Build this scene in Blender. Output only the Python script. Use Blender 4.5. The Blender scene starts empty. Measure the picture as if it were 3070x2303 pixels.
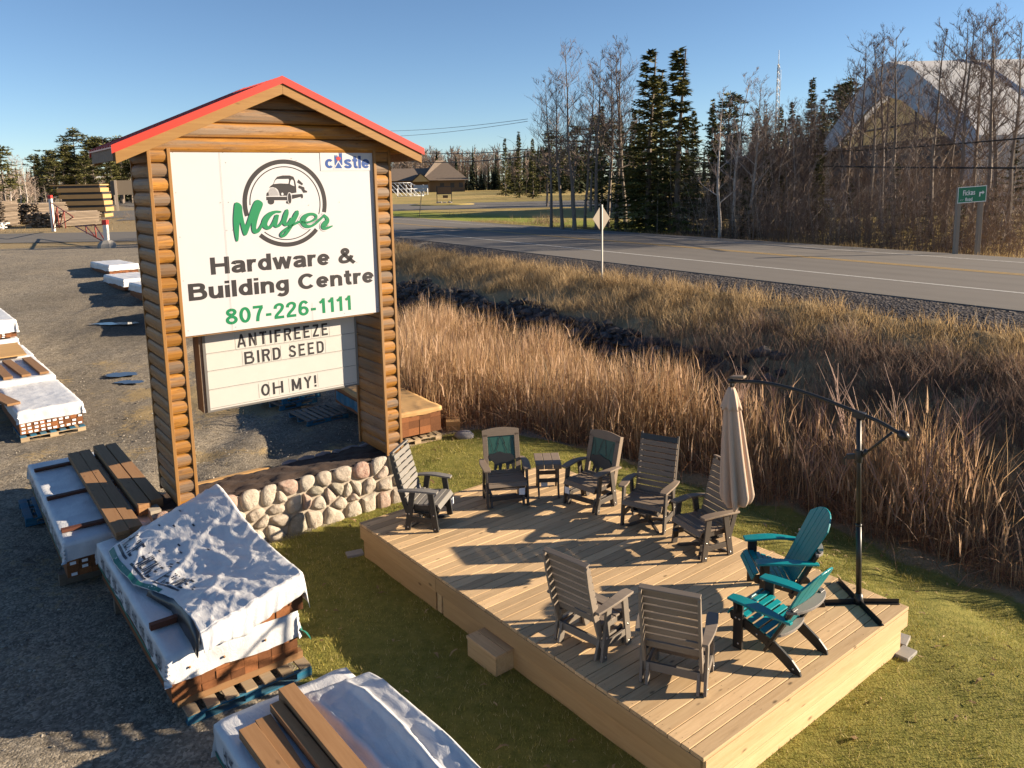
import bpy, math, random
import numpy as np
from math import radians, sin, cos, pi, atan2
from mathutils import Vector, Matrix, noise
from mathutils.geometry import tessellate_polygon

# ------------------------------------------------------------------ camera, sky, sun, exposure
scene = bpy.context.scene
COL = scene.collection
CAM_H = 5.26
PITCH, ROLL = radians(8.719), radians(-1.1636)
cd = bpy.data.cameras.new('camera')
cam = bpy.data.objects.new('camera', cd)
COL.objects.link(cam)
F = Vector((0, cos(PITCH), -sin(PITCH)))
R0 = Vector((1, 0, 0))
U0 = R0.cross(F)
RV = R0 * cos(ROLL) + U0 * sin(ROLL)
UV = -R0 * sin(ROLL) + U0 * cos(ROLL)
mw = Matrix((RV, UV, -F)).transposed().to_4x4()
mw.translation = Vector((0, 0, CAM_H))
cam.matrix_world = mw
cd.sensor_width = 36.0
cd.lens = 27.577
cd.shift_x = 0.0005
cd.shift_y = -0.0803
cd.clip_start = 0.1
cd.clip_end = 8000
scene.camera = cam

SUN_EL, SUN_AZ = radians(17.5), radians(4.0)          # azimuth counted from +X towards +Y
world = bpy.data.worlds.new('World')
scene.world = world
world.use_nodes = True
wn = world.node_tree
bg = wn.nodes['Background']
sky = wn.nodes.new('ShaderNodeTexSky')
sky.sky_type = 'NISHITA'
sky.sun_disc = False
sky.sun_elevation = SUN_EL
sky.sun_rotation = pi / 2 - SUN_AZ
sky.altitude = 400
sky.air_density = 0.8
sky.dust_density = 0.0
sky.ozone_density = 3.2
wn.links.new(sky.outputs[0], bg.inputs[0])
bg.inputs[1].default_value = 0.054

TO_SUN = Vector((cos(SUN_EL) * cos(SUN_AZ), cos(SUN_EL) * sin(SUN_AZ), sin(SUN_EL)))
sd = bpy.data.lights.new('sun', 'SUN')
sd.energy = 5.0
sd.angle = radians(0.5)
sd.color = (1.0, 0.84, 0.63)
sun = bpy.data.objects.new('sun', sd)
COL.objects.link(sun)
sun.rotation_euler = (-TO_SUN).to_track_quat('-Z', 'Y').to_euler()
sun.location = TO_SUN * 60

scene.view_settings.view_transform = 'Standard'
scene.view_settings.look = 'None'
scene.view_settings.gamma = 1
scene.view_settings.exposure = 1.5

random.seed(7)
rng = np.random.default_rng(7)

# ------------------------------------------------------------------ helpers
def tag(o, label=None, cat=None, group=None, kind=None):
    if label: o['label'] = label
    if cat: o['category'] = cat
    if group: o['group'] = group
    if kind: o['kind'] = kind
    return o

def empty(name, loc=(0, 0, 0), rz=0.0):
    o = bpy.data.objects.new(name, None)
    o.empty_display_size = 0.2
    COL.objects.link(o)
    o.location = loc
    o.rotation_euler = (0, 0, rz)
    return o

def link(name, me, parent=None):
    o = bpy.data.objects.new(name, me)
    COL.objects.link(o)
    if parent: o.parent = parent
    return o

def copy_tree(o, parent=None):
    c = o.copy()
    COL.objects.link(c)
    if parent: c.parent = parent
    for ch in list(o.children):
        copy_tree(ch, c)
    return c

class MB:
    """collects shapes, then links them as one mesh object"""
    def __init__(s): s.v = []; s.f = []; s.sm = []
    def add(s, v, f, smooth=False):
        b = len(s.v)
        s.v += [tuple(p) for p in v]
        s.f += [tuple(i + b for i in q) for q in f]
        s.sm += [smooth] * len(f)
    def box(s, x0, x1, y0, y1, z0, z1, m=None):
        v = [Vector(p) for p in ((x0,y0,z0),(x1,y0,z0),(x1,y1,z0),(x0,y1,z0),(x0,y0,z1),(x1,y0,z1),(x1,y1,z1),(x0,y1,z1))]
        if m: v = [m @ p for p in v]
        s.add(v, [(0,3,2,1),(4,5,6,7),(0,1,5,4),(1,2,6,5),(2,3,7,6),(3,0,4,7)])
    def bar(s, a, b, w, h, up=(0, 0, 1)):
        a, b = Vector(a), Vector(b)
        d = (b - a).normalized(); up = Vector(up)
        x = d.cross(up)
        if x.length < 1e-5: x = d.cross(Vector((1, 0, 0)))
        x.normalize(); z = x.cross(d).normalized()
        q = [(-w/2, -h/2), (w/2, -h/2), (w/2, h/2), (-w/2, h/2)]
        v = [a + x*i + z*j for i, j in q] + [b + x*i + z*j for i, j in q]
        s.add(v, [(0,1,2,3),(7,6,5,4),(0,4,5,1),(1,5,6,2),(2,6,7,3),(3,7,4,0)])
    def tube(s, pts, rad, n=8, smooth=True, cap=True):
        pts = [Vector(p) for p in pts]
        if not hasattr(rad, '__len__'): rad = [rad] * len(pts)
        v = []; f = []
        t0 = (pts[1] - pts[0]).normalized()
        ref = Vector((0, 0, 1)) if abs(t0.z) < 0.9 else Vector((1, 0, 0))
        x = t0.cross(ref).normalized()
        for i, p in enumerate(pts):
            t = (pts[min(i+1, len(pts)-1)] - pts[max(i-1, 0)]).normalized()
            x = (x - t * x.dot(t)).normalized(); y = t.cross(x)
            for k in range(n):
                a = 2*pi*k/n
                v.append(p + (x*cos(a) + y*sin(a)) * rad[i])
        for i in range(len(pts)-1):
            for k in range(n):
                f.append((i*n+k, i*n+(k+1)%n, (i+1)*n+(k+1)%n, (i+1)*n+k))
        if cap:
            f.append(tuple(range(n-1, -1, -1))); f.append(tuple((len(pts)-1)*n + k for k in range(n)))
        s.add(v, f, smooth)
    def prism(s, poly, fn, t):
        """polygon in 2D, fn(x, y, h) -> 3D, thickness t"""
        n = len(poly)
        tris = tessellate_polygon([[Vector((p[0], p[1], 0)) for p in poly]])
        v = [fn(p[0], p[1], 0) for p in poly] + [fn(p[0], p[1], t) for p in poly]
        f = [tuple(q) for q in tris] + [tuple(i + n for i in q[::-1]) for q in tris]
        f += [(i, (i+1) % n, (i+1) % n + n, i + n) for i in range(n)]
        s.add(v, f)
    def flat(s, poly, fn):
        tris = tessellate_polygon([[Vector((p[0], p[1], 0)) for p in poly]])
        s.add([fn(p[0], p[1]) for p in poly], [tuple(q) for q in tris])
    def lathe(s, prof, c=(0, 0, 0), n=16, smooth=True):
        v = []; f = []
        for r, z in prof:
            for k in range(n):
                a = 2*pi*k/n
                v.append((c[0] + r*cos(a), c[1] + r*sin(a), c[2] + z))
        for i in range(len(prof)-1):
            for k in range(n):
                f.append((i*n+k, i*n+(k+1)%n, (i+1)*n+(k+1)%n, (i+1)*n+k))
        s.add(v, f, smooth)
    def build(s, name, mat, parent=None, bevel=0.0, fix=True):
        me = bpy.data.meshes.new(name)
        me.from_pydata(s.v, [], s.f)
        me.polygons.foreach_set('use_smooth', s.sm)
        if fix:
            import bmesh
            bm = bmesh.new(); bm.from_mesh(me)
            bmesh.ops.recalc_face_normals(bm, faces=bm.faces)
            bm.to_mesh(me); bm.free()
        me.materials.append(mat)
        o = link(name, me, parent)
        if bevel:
            m = o.modifiers.new('bevel', 'BEVEL'); m.width = bevel; m.segments = 2; m.limit_method = 'ANGLE'
        return o

def np_mesh(name, verts, faces, mat, parent=None, cols=None, smooth=False):
    """fast mesh from numpy arrays: faces (n,k)"""
    verts = np.asarray(verts, np.float32); faces = np.asarray(faces, np.int32)
    k = faces.shape[1]
    me = bpy.data.meshes.new(name)
    me.vertices.add(len(verts)); me.vertices.foreach_set('co', verts.ravel())
    me.loops.add(faces.size); me.loops.foreach_set('vertex_index', faces.ravel())
    me.polygons.add(len(faces))
    me.polygons.foreach_set('loop_start', np.arange(0, faces.size, k, dtype=np.int32))
    me.polygons.foreach_set('use_smooth', np.full(len(faces), smooth))
    if cols is not None:
        a = me.color_attributes.new('tint', 'FLOAT_COLOR', 'POINT')
        c = np.ones((len(verts), 4), np.float32); c[:, :3] = cols
        a.data.foreach_set('color', c.ravel())
    me.update(); me.validate()
    me.materials.append(mat)
    return link(name, me, parent)

# ------------------------------------------------------------------ materials
class NT:
    def __init__(s, name):
        s.m = bpy.data.materials.new(name); s.m.use_nodes = True
        s.t = s.m.node_tree; s.b = s.t.nodes['Principled BSDF']
    def n(s, typ, **kw):
        q = s.t.nodes.new('ShaderNode' + typ)
        for k_, v_ in kw.items():
            if k_.startswith('i_'):
                key = k_[2:]
                q.inputs[int(key) if key.isdigit() else key.replace('_', ' ')].default_value = v_
            else: setattr(q, k_, v_)
        return q
    def l(s, a, b): s.t.links.new(a, b)
    def coords(s, scale=(1, 1, 1), rot=(0, 0, 0), out='Object'):
        tc = s.n('TexCoord'); mp = s.n('Mapping')
        mp.inputs['Scale'].default_value = scale; mp.inputs['Rotation'].default_value = rot
        s.l(tc.outputs[out], mp.inputs[0]); return mp.outputs[0]
    def noise(s, vec, scale, detail=5, rough=.6, dist=0):
        q = s.n('TexNoise'); q.inputs['Scale'].default_value = scale; q.inputs['Detail'].default_value = detail
        q.inputs['Roughness'].default_value = rough; q.inputs['Distortion'].default_value = dist
        s.l(vec, q.inputs['Vector']); return q.outputs[0]
    def ramp(s, fac, stops):
        q = s.n('ValToRGB'); e = q.color_ramp.elements
        while len(e) < len(stops): e.new(0.5)
        for el, (p, c) in zip(e, stops):
            el.position = p; el.color = (c[0], c[1], c[2], 1) if hasattr(c, '__len__') else (c, c, c, 1)
        s.l(fac, q.inputs[0]); return q.outputs[0]
    def mix(s, fac, a, b, mode='MIX'):
        q = s.n('Mix', data_type='RGBA', blend_type=mode)
        for i, val in ((0, fac), (6, a), (7, b)):
            if hasattr(val, 'is_output'): s.l(val, q.inputs[i])
            elif hasattr(val, '__len__'): q.inputs[i].default_value = (val[0], val[1], val[2], 1)
            else: q.inputs[i].default_value = val
        return q.outputs[2]
    def math(s, op, a, b=0.0, c=0.0, clamp=False):
        q = s.n('Math', operation=op, use_clamp=clamp)
        for i, val in enumerate((a, b, c)):
            if hasattr(val, 'is_output'): s.l(val, q.inputs[i])
            else: q.inputs[i].default_value = val
        return q.outputs[0]
    def island(s): return s.n('NewGeometry').outputs['Random Per Island']
    def objrand(s): return s.n('ObjectInfo').outputs['Random']
    def bump(s, h, strength=.3, dist=.01):
        q = s.n('Bump'); q.inputs['Strength'].default_value = strength; q.inputs['Distance'].default_value = dist
        s.l(h, q.inputs['Height']); s.l(q.outputs[0], s.b.inputs['Normal'])
    def fin(s, col, rough=.7, spec=None, metal=0):
        if hasattr(col, 'is_output'): s.l(col, s.b.inputs['Base Color'])
        else: s.b.inputs['Base Color'].default_value = (*col, 1)
        if hasattr(rough, 'is_output'): s.l(rough, s.b.inputs['Roughness'])
        else: s.b.inputs['Roughness'].default_value = rough
        if spec is not None: s.b.inputs['Specular IOR Level'].default_value = spec
        s.b.inputs['Metallic'].default_value = metal
        return s.m

def mat_plain(name, col, rough=.6, var=.12, scale=6, bump=.08, spec=None, metal=0):
    t = NT(name); v = t.coords()
    nz = t.noise(v, scale, 6)
    c = t.mix(nz, [x*(1-var) for x in col], [min(1, x*(1+var)) for x in col])
    t.bump(t.noise(v, scale*12, 3), bump, .004)
    return t.fin(c, rough, spec, metal)

def mat_wood(name, light, dark, axis=0, scale=1.0, rough=.75, knots=.0, isl=.25, grey=None, greyamt=.5, bump=.25, streak=0):
    """grain runs along the local axis; knots, per board tone, grey weathering"""
    t = NT(name)
    st = [1, 1, 1]; st[axis] = .06
    tc = t.n('TexCoord'); isn = t.island()
    off = t.n('CombineXYZ'); 
    for i in range(3): t.l(t.math('MULTIPLY', isn, 37.0 + 11*i), off.inputs[i])
    va = t.n('VectorMath', operation='ADD'); t.l(tc.outputs['Object'], va.inputs[0]); t.l(off.outputs[0], va.inputs[1])
    mp = t.n('Mapping'); mp.inputs['Scale'].default_value = st; t.l(va.outputs[0], mp.inputs[0])
    g = t.noise(mp.outputs[0], 34*scale, 6, .65, .6)
    g2 = t.noise(mp.outputs[0], 8*scale, 3, .5, .3)
    c = t.mix(t.ramp(g, [(.3, 0), (.72, 1)]), light, dark)
    c = t.mix(t.math('MULTIPLY', g2, .55), c, [x*.72 for x in light])
    if knots:
        st2 = [1, 1, 1]; st2[axis] = .42
        mk = t.n('Mapping'); mk.inputs['Scale'].default_value = st2; t.l(va.outputs[0], mk.inputs[0])
        vo = t.n('TexVoronoi', feature='F1'); vo.inputs['Scale'].default_value = 7.0*scale
        t.l(mk.outputs[0], vo.inputs['Vector'])
        kn = t.ramp(vo.outputs['Distance'], [(.05, 1), (.13, 0)])
        c = t.mix(t.math('MULTIPLY', kn, knots), c, [x*.28 for x in dark])
    if grey:
        gz = t.noise(mp.outputs[0], 5*scale, 5, .6, .5)
        c = t.mix(t.math('MULTIPLY', t.ramp(gz, [(.45, 0), (.62, 1)]), greyamt), c, grey)
    if streak:
        st3 = [1, 1, 1]; st3[axis] = .09
        m3 = t.n('Mapping'); m3.inputs['Scale'].default_value = st3; t.l(va.outputs[0], m3.inputs[0])
        cr = t.noise(m3.outputs[0], 26, 6, .75, 1.0)
        c = t.mix(t.math('MULTIPLY', t.ramp(cr, [(.54, 0), (.66, 1)]), streak), c, [x*.35 for x in dark])
        c = t.mix(t.math('MULTIPLY', t.ramp(t.noise(m3.outputs[0], 11, 5, .7, .8), [(.56, 0), (.68, 1)]), streak*.6), c, [min(1, x*1.5) for x in light])
    k = t.math('MULTIPLY_ADD', isn, isl*2, 1-isl)
    cc = t.n('CombineColor'); 
    for i in range(3): t.l(k, cc.inputs[i])
    c = t.mix(1.0, c, cc.outputs[0], 'MULTIPLY')
    t.bump(g, bump, .004)
    return t.fin(c, rough, .3)

def mat_tint(name, rough=.8, spec=.2, mul=1.0, trans=.0):
    """colour from the per blade attribute"""
    t = NT(name)
    a = t.n('Attribute', attribute_name='tint')
    m = t.fin(a.outputs['Color'], rough, spec)
    if trans:
        tr = t.n('BsdfTranslucent'); t.l(a.outputs['Color'], tr.inputs[0])
        mx = t.n('MixShader'); mx.inputs[0].default_value = trans
        t.l(t.b.outputs[0], mx.inputs[1]); t.l(tr.outputs[0], mx.inputs[2])
        t.l(mx.outputs[0], t.t.nodes['Material Output'].inputs[0])
    return m

M = {}
M['deck'] = mat_wood('deck wood', (.62, .435, .245), (.45, .29, .145), 0, 1.0, .7, .85, .22, bump=.3, streak=.22)
M['fascia'] = mat_wood('deck fascia wood', (.60, .43, .24), (.46, .30, .14), 0, .8, .7, .8, .14, streak=.2)
M['log'] = mat_wood('stained log', (.37, .165, .024), (.185, .07, .012), 0, 1.0, .55, .8, .30, (.15, .12, .095), .8, .6, .6)
M['logside'] = mat_wood('stained log side', (.31, .145, .034), (.165, .068, .016), 1, 1.0, .55, .8, .28, (.15, .12, .095), .7, .6, .6)
M['trim'] = mat_wood('stained trim', (.31, .155, .045), (.21, .095, .023), 2, 1.0, .6, .5, .12, (.27, .2, .13), .3)
M['rake'] = mat_wood('rake board', (.32, .172, .052), (.235, .112, .03), 0, .8, .6, .5, .12)
M['soffit'] = mat_wood('soffit boards', (.42, .2, .07), (.32, .13, .04), 1, 1.0, .6, .5, .15)
M['red'] = mat_plain('red painted steel', (.42, .032, .016), .38, .08, 3, .02, .5)
M['signwhite'] = mat_plain('white sign face', (.46, .445, .455), .45, .03, 2, .02)
M['boardwhite'] = mat_plain('message board face', (.45, .43, .40), .4, .05, 5, .02)
M['vinylblack'] = mat_plain('black vinyl', (.011, .008, .010), .7, .1, 8, 0)
M['vinylgreen'] = mat_plain('green vinyl', (.0, .155, .055), .45, .05, 8, 0)
M['vinylblue'] = mat_plain('blue vinyl', (.003, .045, .21), .45, .05, 8, 0)
M['vinylred'] = mat_plain('red vinyl', (.42, .012, .012), .45, .05, 8, 0)
M['alu'] = mat_plain('dull aluminium', (.16, .15, .14), .5, .1, 8, .03, None, .4)
M['black'] = mat_plain('black plastic lumber', (.018, .017, .016), .45, .2, 10, .05)
M['charcoal'] = mat_plain('charcoal frame', (.022, .021, .020), .5, .2, 10, .05)
M['greyslat'] = mat_wood('grey slat', (.20, .185, .165), (.17, .155, .14), 0, 1.0, .6, 0, .08, bump=.06)
M['tanslat'] = mat_wood('weathered tan slat', (.245, .185, .135), (.19, .14, .10), 0, 1.0, .6, 0, .08, bump=.06)
M['brownframe'] = mat_plain('dark brown frame', (.060, .048, .039), .55, .15, 8, .05)
M['drift'] = mat_wood('driftwood slat', (.235, .19, .15), (.185, .145, .11), 0, 1.0, .6, 0, .08, bump=.06)
M['driftframe'] = mat_plain('driftwood frame', (.155, .13, .105), .6, .15, 8, .05)
M['teal'] = mat_plain('teal plastic lumber', (.0, .205, .225), .38, .08, 9, .04)
M['panelgreen'] = mat_plain('dark green panel', (.02, .085, .065), .5, .1, 8, .03)
M['greygran'] = mat_plain('grey speckled back brace', (.19, .165, .15), .6, .3, 120, .05)
M['steel'] = mat_plain('bolt steel', (.6, .58, .55), .3, .05, 5, 0, None, 1)
M['umbmetal'] = mat_plain('dark bronze metal', (.022, .02, .018), .4, .15, 6, .03)
M['umbcloth'] = mat_plain('beige canopy cloth', (.50, .365, .27), .85, .06, 20, .15)
M['paper'] = mat_plain('paper tag', (.75, .74, .74), .6, .05, 30, 0)
t = NT('white lumber wrap'); v = t.coords((1, .6, 1)); v2 = t.coords((2.2, .8, 1.5), (.3, .2, .7))
c = t.mix(t.ramp(t.noise(v, 3, 6, .7), [(.35, 0), (.7, 1)]), (.50, .50, .515), (.64, .635, .63))
c = t.mix(t.math('MULTIPLY', t.ramp(t.noise(v, 1.6, 8, .75), [(.60, 0), (.72, 1)]), .35), c, (.38, .35, .31))
n1 = t.noise(v2, 5, 5, .62, 1.2); n2 = t.noise(v, 17, 4, .6, .8)
rg = t.math('POWER', t.math('SUBTRACT', 1.0, t.math('ABSOLUTE', t.math('MULTIPLY', t.math('SUBTRACT', n1, .5), 5.0)), clamp=True), 3.0)
t.bump(t.math('ADD', t.math('MULTIPLY', rg, .7), t.math('MULTIPLY', n2, .5)), .16, .03)
M['wrap'] = t.fin(c, .38, .4)
M['wrapdark'] = mat_plain('black wrap underside', (.018, .018, .02), .35, .2, 4, .05)
M['wrapgreen'] = mat_plain('green wrap print', (.01, .13, .10), .5, .1, 9, 0)
M['ink'] = mat_plain('blue black print', (.015, .018, .03), .5, .1, 9, 0)
M['lumber'] = mat_wood('treated lumber', (.27, .125, .05), (.17, .07, .027), 1, 1.0, .75, .4, .3)
M['lumberend'] = mat_wood('treated lumber ends', (.22, .085, .03), (.13, .045, .016), 1, 1.0, .8, .2, .45)
M['plank'] = mat_wood('brown plank', (.30, .165, .075), (.22, .11, .045), 1, 1.0, .7, .5, .22)
M['batten'] = mat_wood('dark red batten', (.13, .045, .025), (.08, .028, .016), 0, 1.0, .75, .2, .25)
M['bluepaint'] = mat_wood('blue pallet paint', (.01, .14, .24), (.02, .09, .15), 0, 1.0, .7, .0, .2, (.16, .16, .15), .4)
M['palletwood'] = mat_wood('raw pallet wood', (.42, .31, .19), (.30, .21, .12), 0, 1.0, .8, .3, .25, (.25, .23, .2), .3)
M['packwood'] = mat_wood('pale packed lumber', (.47, .29, .12), (.36, .2, .08), 0, .5, .7, .3, .2)
M['greywood'] = mat_wood('grey old boards', (.22, .17, .125), (.13, .095, .07), 0, .6, .8, .3, .3)
M['packblack'] = mat_plain('black pack wrap', (.02, .02, .02), .5)
M['whitepost'] = mat_plain('white painted post', (.62, .6, .56), .7, .15, 4, .1)
M['concrete'] = mat_plain('concrete', (.26, .24, .215), .85, .2, 6, .3)
M['gatered'] = mat_plain('rusty red gate paint', (.25, .05, .035), .6, .25, 8, .1)
M['capred'] = mat_plain('bright red cap', (.55, .03, .02), .5)
M['signback'] = mat_plain('bare sign back', (.15, .115, .08), .6, .06, 2, .02)
M['postgrey'] = mat_plain('galvanised post', (.33, .31, .28), .5, .1, 8, .03, None, .5)
M['woodpost'] = mat_wood('sign post wood', (.34, .28, .22), (.26, .2, .15), 2, 1.0, .8, .2, .15)
M['signgreen'] = mat_plain('green road sign', (.0, .17, .085), .4, .05, 3, .0)
M['signlegend'] = mat_plain('white road sign legend', (.8, .8, .78), .4, .03, 3, .0)
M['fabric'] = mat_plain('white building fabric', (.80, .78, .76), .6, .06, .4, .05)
def translucent(m, f):
    nt = m.node_tree; out = nt.nodes['Material Output']; b = nt.nodes['Principled BSDF']
    tr = nt.nodes.new('ShaderNodeBsdfTranslucent'); mx = nt.nodes.new('ShaderNodeMixShader'); mx.inputs[0].default_value = f
    src = b.inputs['Base Color'].links[0].from_socket; nt.links.new(src, tr.inputs[0])
    nt.links.new(b.outputs[0], mx.inputs[1]); nt.links.new(tr.outputs[0], mx.inputs[2]); nt.links.new(mx.outputs[0], out.inputs[0])
translucent(M['fabric'], .4)
M['fabricshade'] = mat_plain('end fabric shaded grey', (.42, .43, .46), .6, .08, .4, .05)  # fabric greyed to carry the shade of the end turned from the sun
M['tanend'] = mat_plain('tan end wall', (.74, .58, .31), .7, .1, .6, .05)
translucent(M['tanend'], .5)
M['steelshade'] = mat_plain('dark steel and opening shade', (.045, .042, .04), .6, .2, .6, .05)  # dark steel; also colours in the shade of the open building end
M['shed'] = mat_plain('brown shed siding', (.16, .095, .05), .8, .2, 2, .1)
M['shedroof'] = mat_plain('dark shed roof', (.07, .055, .05), .8, .2, 2, .1)
M['shingle'] = mat_plain('brown shingles', (.155, .115, .085), .85, .25, 1.5, .2)
M['housewall'] = mat_plain('log house wall', (.16, .10, .055), .8, .2, 2, .1)
M['goalwhite'] = mat_plain('white goal tube', (.8, .8, .8), .4)
M['asphalt'] = None
M['bark'] = mat_plain('grey bark', (.17, .135, .11), .9, .35, 5, .3)
M['birchbark'] = mat_plain('pale birch bark', (.42, .36, .31), .85, .45, 3, .3)
M['twig'] = mat_plain('purple brown twigs', (.14, .10, .085), .9, .3, .8, .0)
M['paletwig'] = mat_plain('pale grey twigs', (.27, .2, .165), .9, .3, .8, .0)
M['needle'] = mat_tint('conifer needles', .75, .2)
M['blade'] = mat_tint('grass blades', .7, .25, 1, .25)
M['reed'] = mat_tint('dry reed blades', .6, .3, 1, .42)
M['stonemix'] = None
M['mortar'] = mat_plain('mortar', (.33, .28, .22), .9, .2, 12, .3)
M['soil'] = mat_plain('dark mulch', (.055, .032, .020), .95, .6, 25, .9)
M['rock'] = mat_plain('grey boulder', (.24, .22, .215), .85, .3, 5, .4)
M['water'] = mat_plain('puddle water', (.03, .03, .03), .03, .1, 2, .0, .6)
M['wire'] = mat_plain('cable', (.015, .015, .015), .5)
# ------------------------------------------------------------------ terrain
def ss(a, b, x):
    t = np.clip((x - a) / (b - a), 0, 1); return t * t * (3 - 2 * t)

HP, HN, HD = (12.9, 19.6), (.8465, .5324), (.5324, -.8465)     # near white line of the highway, its normal, its direction
ROADZ = 2.16
def sD(x, y):
    dx, dy = x - HP[0], y - HP[1]
    return dx*HN[0] + dy*HN[1], dx*HD[0] + dy*HD[1]
def hp(s, d, z=0.0): return (HP[0] + HN[0]*s + HD[0]*d, HP[1] + HN[1]*s + HD[1]*d, z)

def height(x, y):
    x = np.asarray(x, float); y = np.asarray(y, float)
    s, D = sD(x, y)
    yard = 1.9 * ss(17, 46, y - 0.15*np.minimum(x, 0))
    prof = np.interp(s, [-13.2,-12.4,-11.2,-9.8,-8.9,-7.6,-7.0,-5.6,-4.4,-2.75,9.2,10.5,12.5,15.,20.],
                     [0,-.06,-.35,-.45,-.35,.78,1.08,1.45,1.78,2.16,2.16,1.9,1.45,1.7,2.1])
    df = ss(-34, -25, D)
    flat = np.interp(s, [-13,-4.2,-2.75,9.2,10.5,12.5,15,20], [0,1,1,1,.85,.65,.8,1])
    alt = yard*(1-flat) + 2.16*flat
    return np.where(s < -13.2, yard, prof*df + alt*(1-df) + yard*df*np.clip((-s-10.2)/3, 0, 1))

def H(x, y): return float(height(x, y))

LAWN = [(-0.1,2.6),(-0.35,6.1),(-1.15,7.05),(-2.35,7.75),(-3.0,8.9),(-4.5,10.2),(-1.85,12.45),(-2.1,13.6),(-2.25,15.0),(-1.6,15.8),
        (-.6,16.2),(1.2,15.2),(3.2,14.0),(4.6,12.6),(5.4,11.6),(6.3,10.2),(7.0,8.6),(8.6,6.0),(10.5,2.0)]
def poly_sd(px, py, poly):
    """signed distance, negative inside"""
    px = np.asarray(px, float); py = np.asarray(py, float)
    d = np.full(px.shape, 1e9); ins = np.zeros(px.shape, bool)
    n = len(poly)
    for i in range(n):
        (ax, ay), (bx, by) = poly[i], poly[(i+1) % n]
        ex, ey = bx-ax, by-ay
        t = np.clip(((px-ax)*ex + (py-ay)*ey) / (ex*ex+ey*ey), 0, 1)
        d = np.minimum(d, np.hypot(px-ax-t*ex, py-ay-t*ey))
        c = ((ay > py) != (by > py)) & (px < (bx-ax)*(py-ay)/(by-ay+1e-12) + ax)
        ins ^= c
    return np.where(ins, -d, d)

def wob(x, y, f, seed=0):
    """cheap smooth pseudo noise in -1..1"""
    r = np.random.default_rng(seed); o = np.zeros_like(x, float)
    for k_ in range(6):
        a = r.uniform(0, 2*pi); ff = f*r.uniform(.6, 2.2); p = r.uniform(0, 6.3)
        o += np.sin((x*cos(a)+y*sin(a))*ff + p + 1.7*np.sin((x*sin(a)-y*cos(a))*ff*.7 + p*2))
    return o / 4.0

def axis_pts(segs):
    out = []
    for a, b, st in segs: out += list(np.arange(a, b, st))
    out.append(segs[-1][1]); return np.array(out)
gx = axis_pts([(-3000,-600,300),(-600,-160,40),(-160,-60,5),(-60,-16,.6),(-16,12,.13),(12,30,.4),(30,80,2.5),(80,300,20),(300,3000,300)])
gy = axis_pts([(-200,-20,30),(-20,2.5,2.5),(2.5,24,.13),(24,60,.45),(60,140,2.5),(140,400,10),(400,1000,60),(1000,5000,400)])
X, Y = np.meshgrid(gx, gy)
S_, D_ = sD(X, Y)
lawn_d = poly_sd(X, Y, LAWN)
lawn_m = ss(.35, -.25, lawn_d + .22*wob(X, Y, 1.6, 3))
yardm = ss(-12.6, -13.4, S_)
road_side = ss(-13.0, -11.5, S_)
farfield = ss(9.0, 10.0, S_)
Z = height(X, Y)
near = ss(60, 20, np.hypot(X, Y-10))
yard_rough = (1-lawn_m) * yardm * near
Z = Z + yard_rough*(.022*wob(X, Y, 2.2, 5) + .030*wob(X, Y, 6.5, 6)*(.4+.9*np.clip(wob(X, Y, .5, 15)+.3, 0, 1)) + .014*wob(X, Y, 15, 8)) + lawn_m*near*(.012*wob(X, Y, 3, 7))
ruts = np.exp(-((X + 6.0 + .25*np.sin(Y*.5))**2)/.15) + np.exp(-((X + 4.7 + .25*np.sin(Y*.45))**2)/.12)
Z = Z - yard_rough*.05*1.8*ruts*ss(12.5, 14, Y)*ss(28, 22, Y)
bank = ss(-13.2, -11.0, S_)*ss(-2.9, -4.4, S_)*ss(-34, -28, D_)
Z = Z + bank*near*.07*wob(X, Y, 3.2, 9)
rockm = bank*ss(-6.7, -7.3, S_ + .5*wob(X, Y, .9, 11))*ss(-10.2, -9.2, S_)*ss(-1, -5, D_)
# straw and dry grass: edges of the yard, the banks, the verges
straw = np.clip(.52 + .75*wob(X, Y, .55, 13) + .5*wob(X, Y, 2.1, 14), 0, 1)*yardm*(1-lawn_m)*ss(-20, -8, X + .2*wob(X, Y, .3, 2)*10)*ss(26, 20, Y)*(.3 + .7*ss(9, 13, Y))
straw = np.maximum(straw, bank*(1-rockm))
straw = np.maximum(straw, ss(52, 56, Y - .25*X)*(1-farfield)*ss(-4.4, -5.2, S_)*.9)
straw = np.maximum(straw, np.clip(.55 + .6*wob(X, Y, .12, 17), 0, 1)*ss(-12, -14, X + .33*(Y-30)-4*np.sign(Y-30)*0)*0)
field_green = farfield*ss(8.5, 10.5, S_)*ss(20, 14, S_ + .0*D_)*ss(-22, -26, D_)
wet = np.exp(-(((X+12.2)/3.2)**2 + ((Y-26.5)/2.5)**2)) + .9*np.exp(-(((X+3.6)/1.6)**2 + ((Y-15.6)/1.8)**2))
wet = np.clip(wet + .6*np.clip(wob(X, Y, .45, 21), 0, 1)*ss(9, 14, Y)*ss(42, 30, Y), 0, 1)*yardm*(1-lawn_m)

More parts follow.
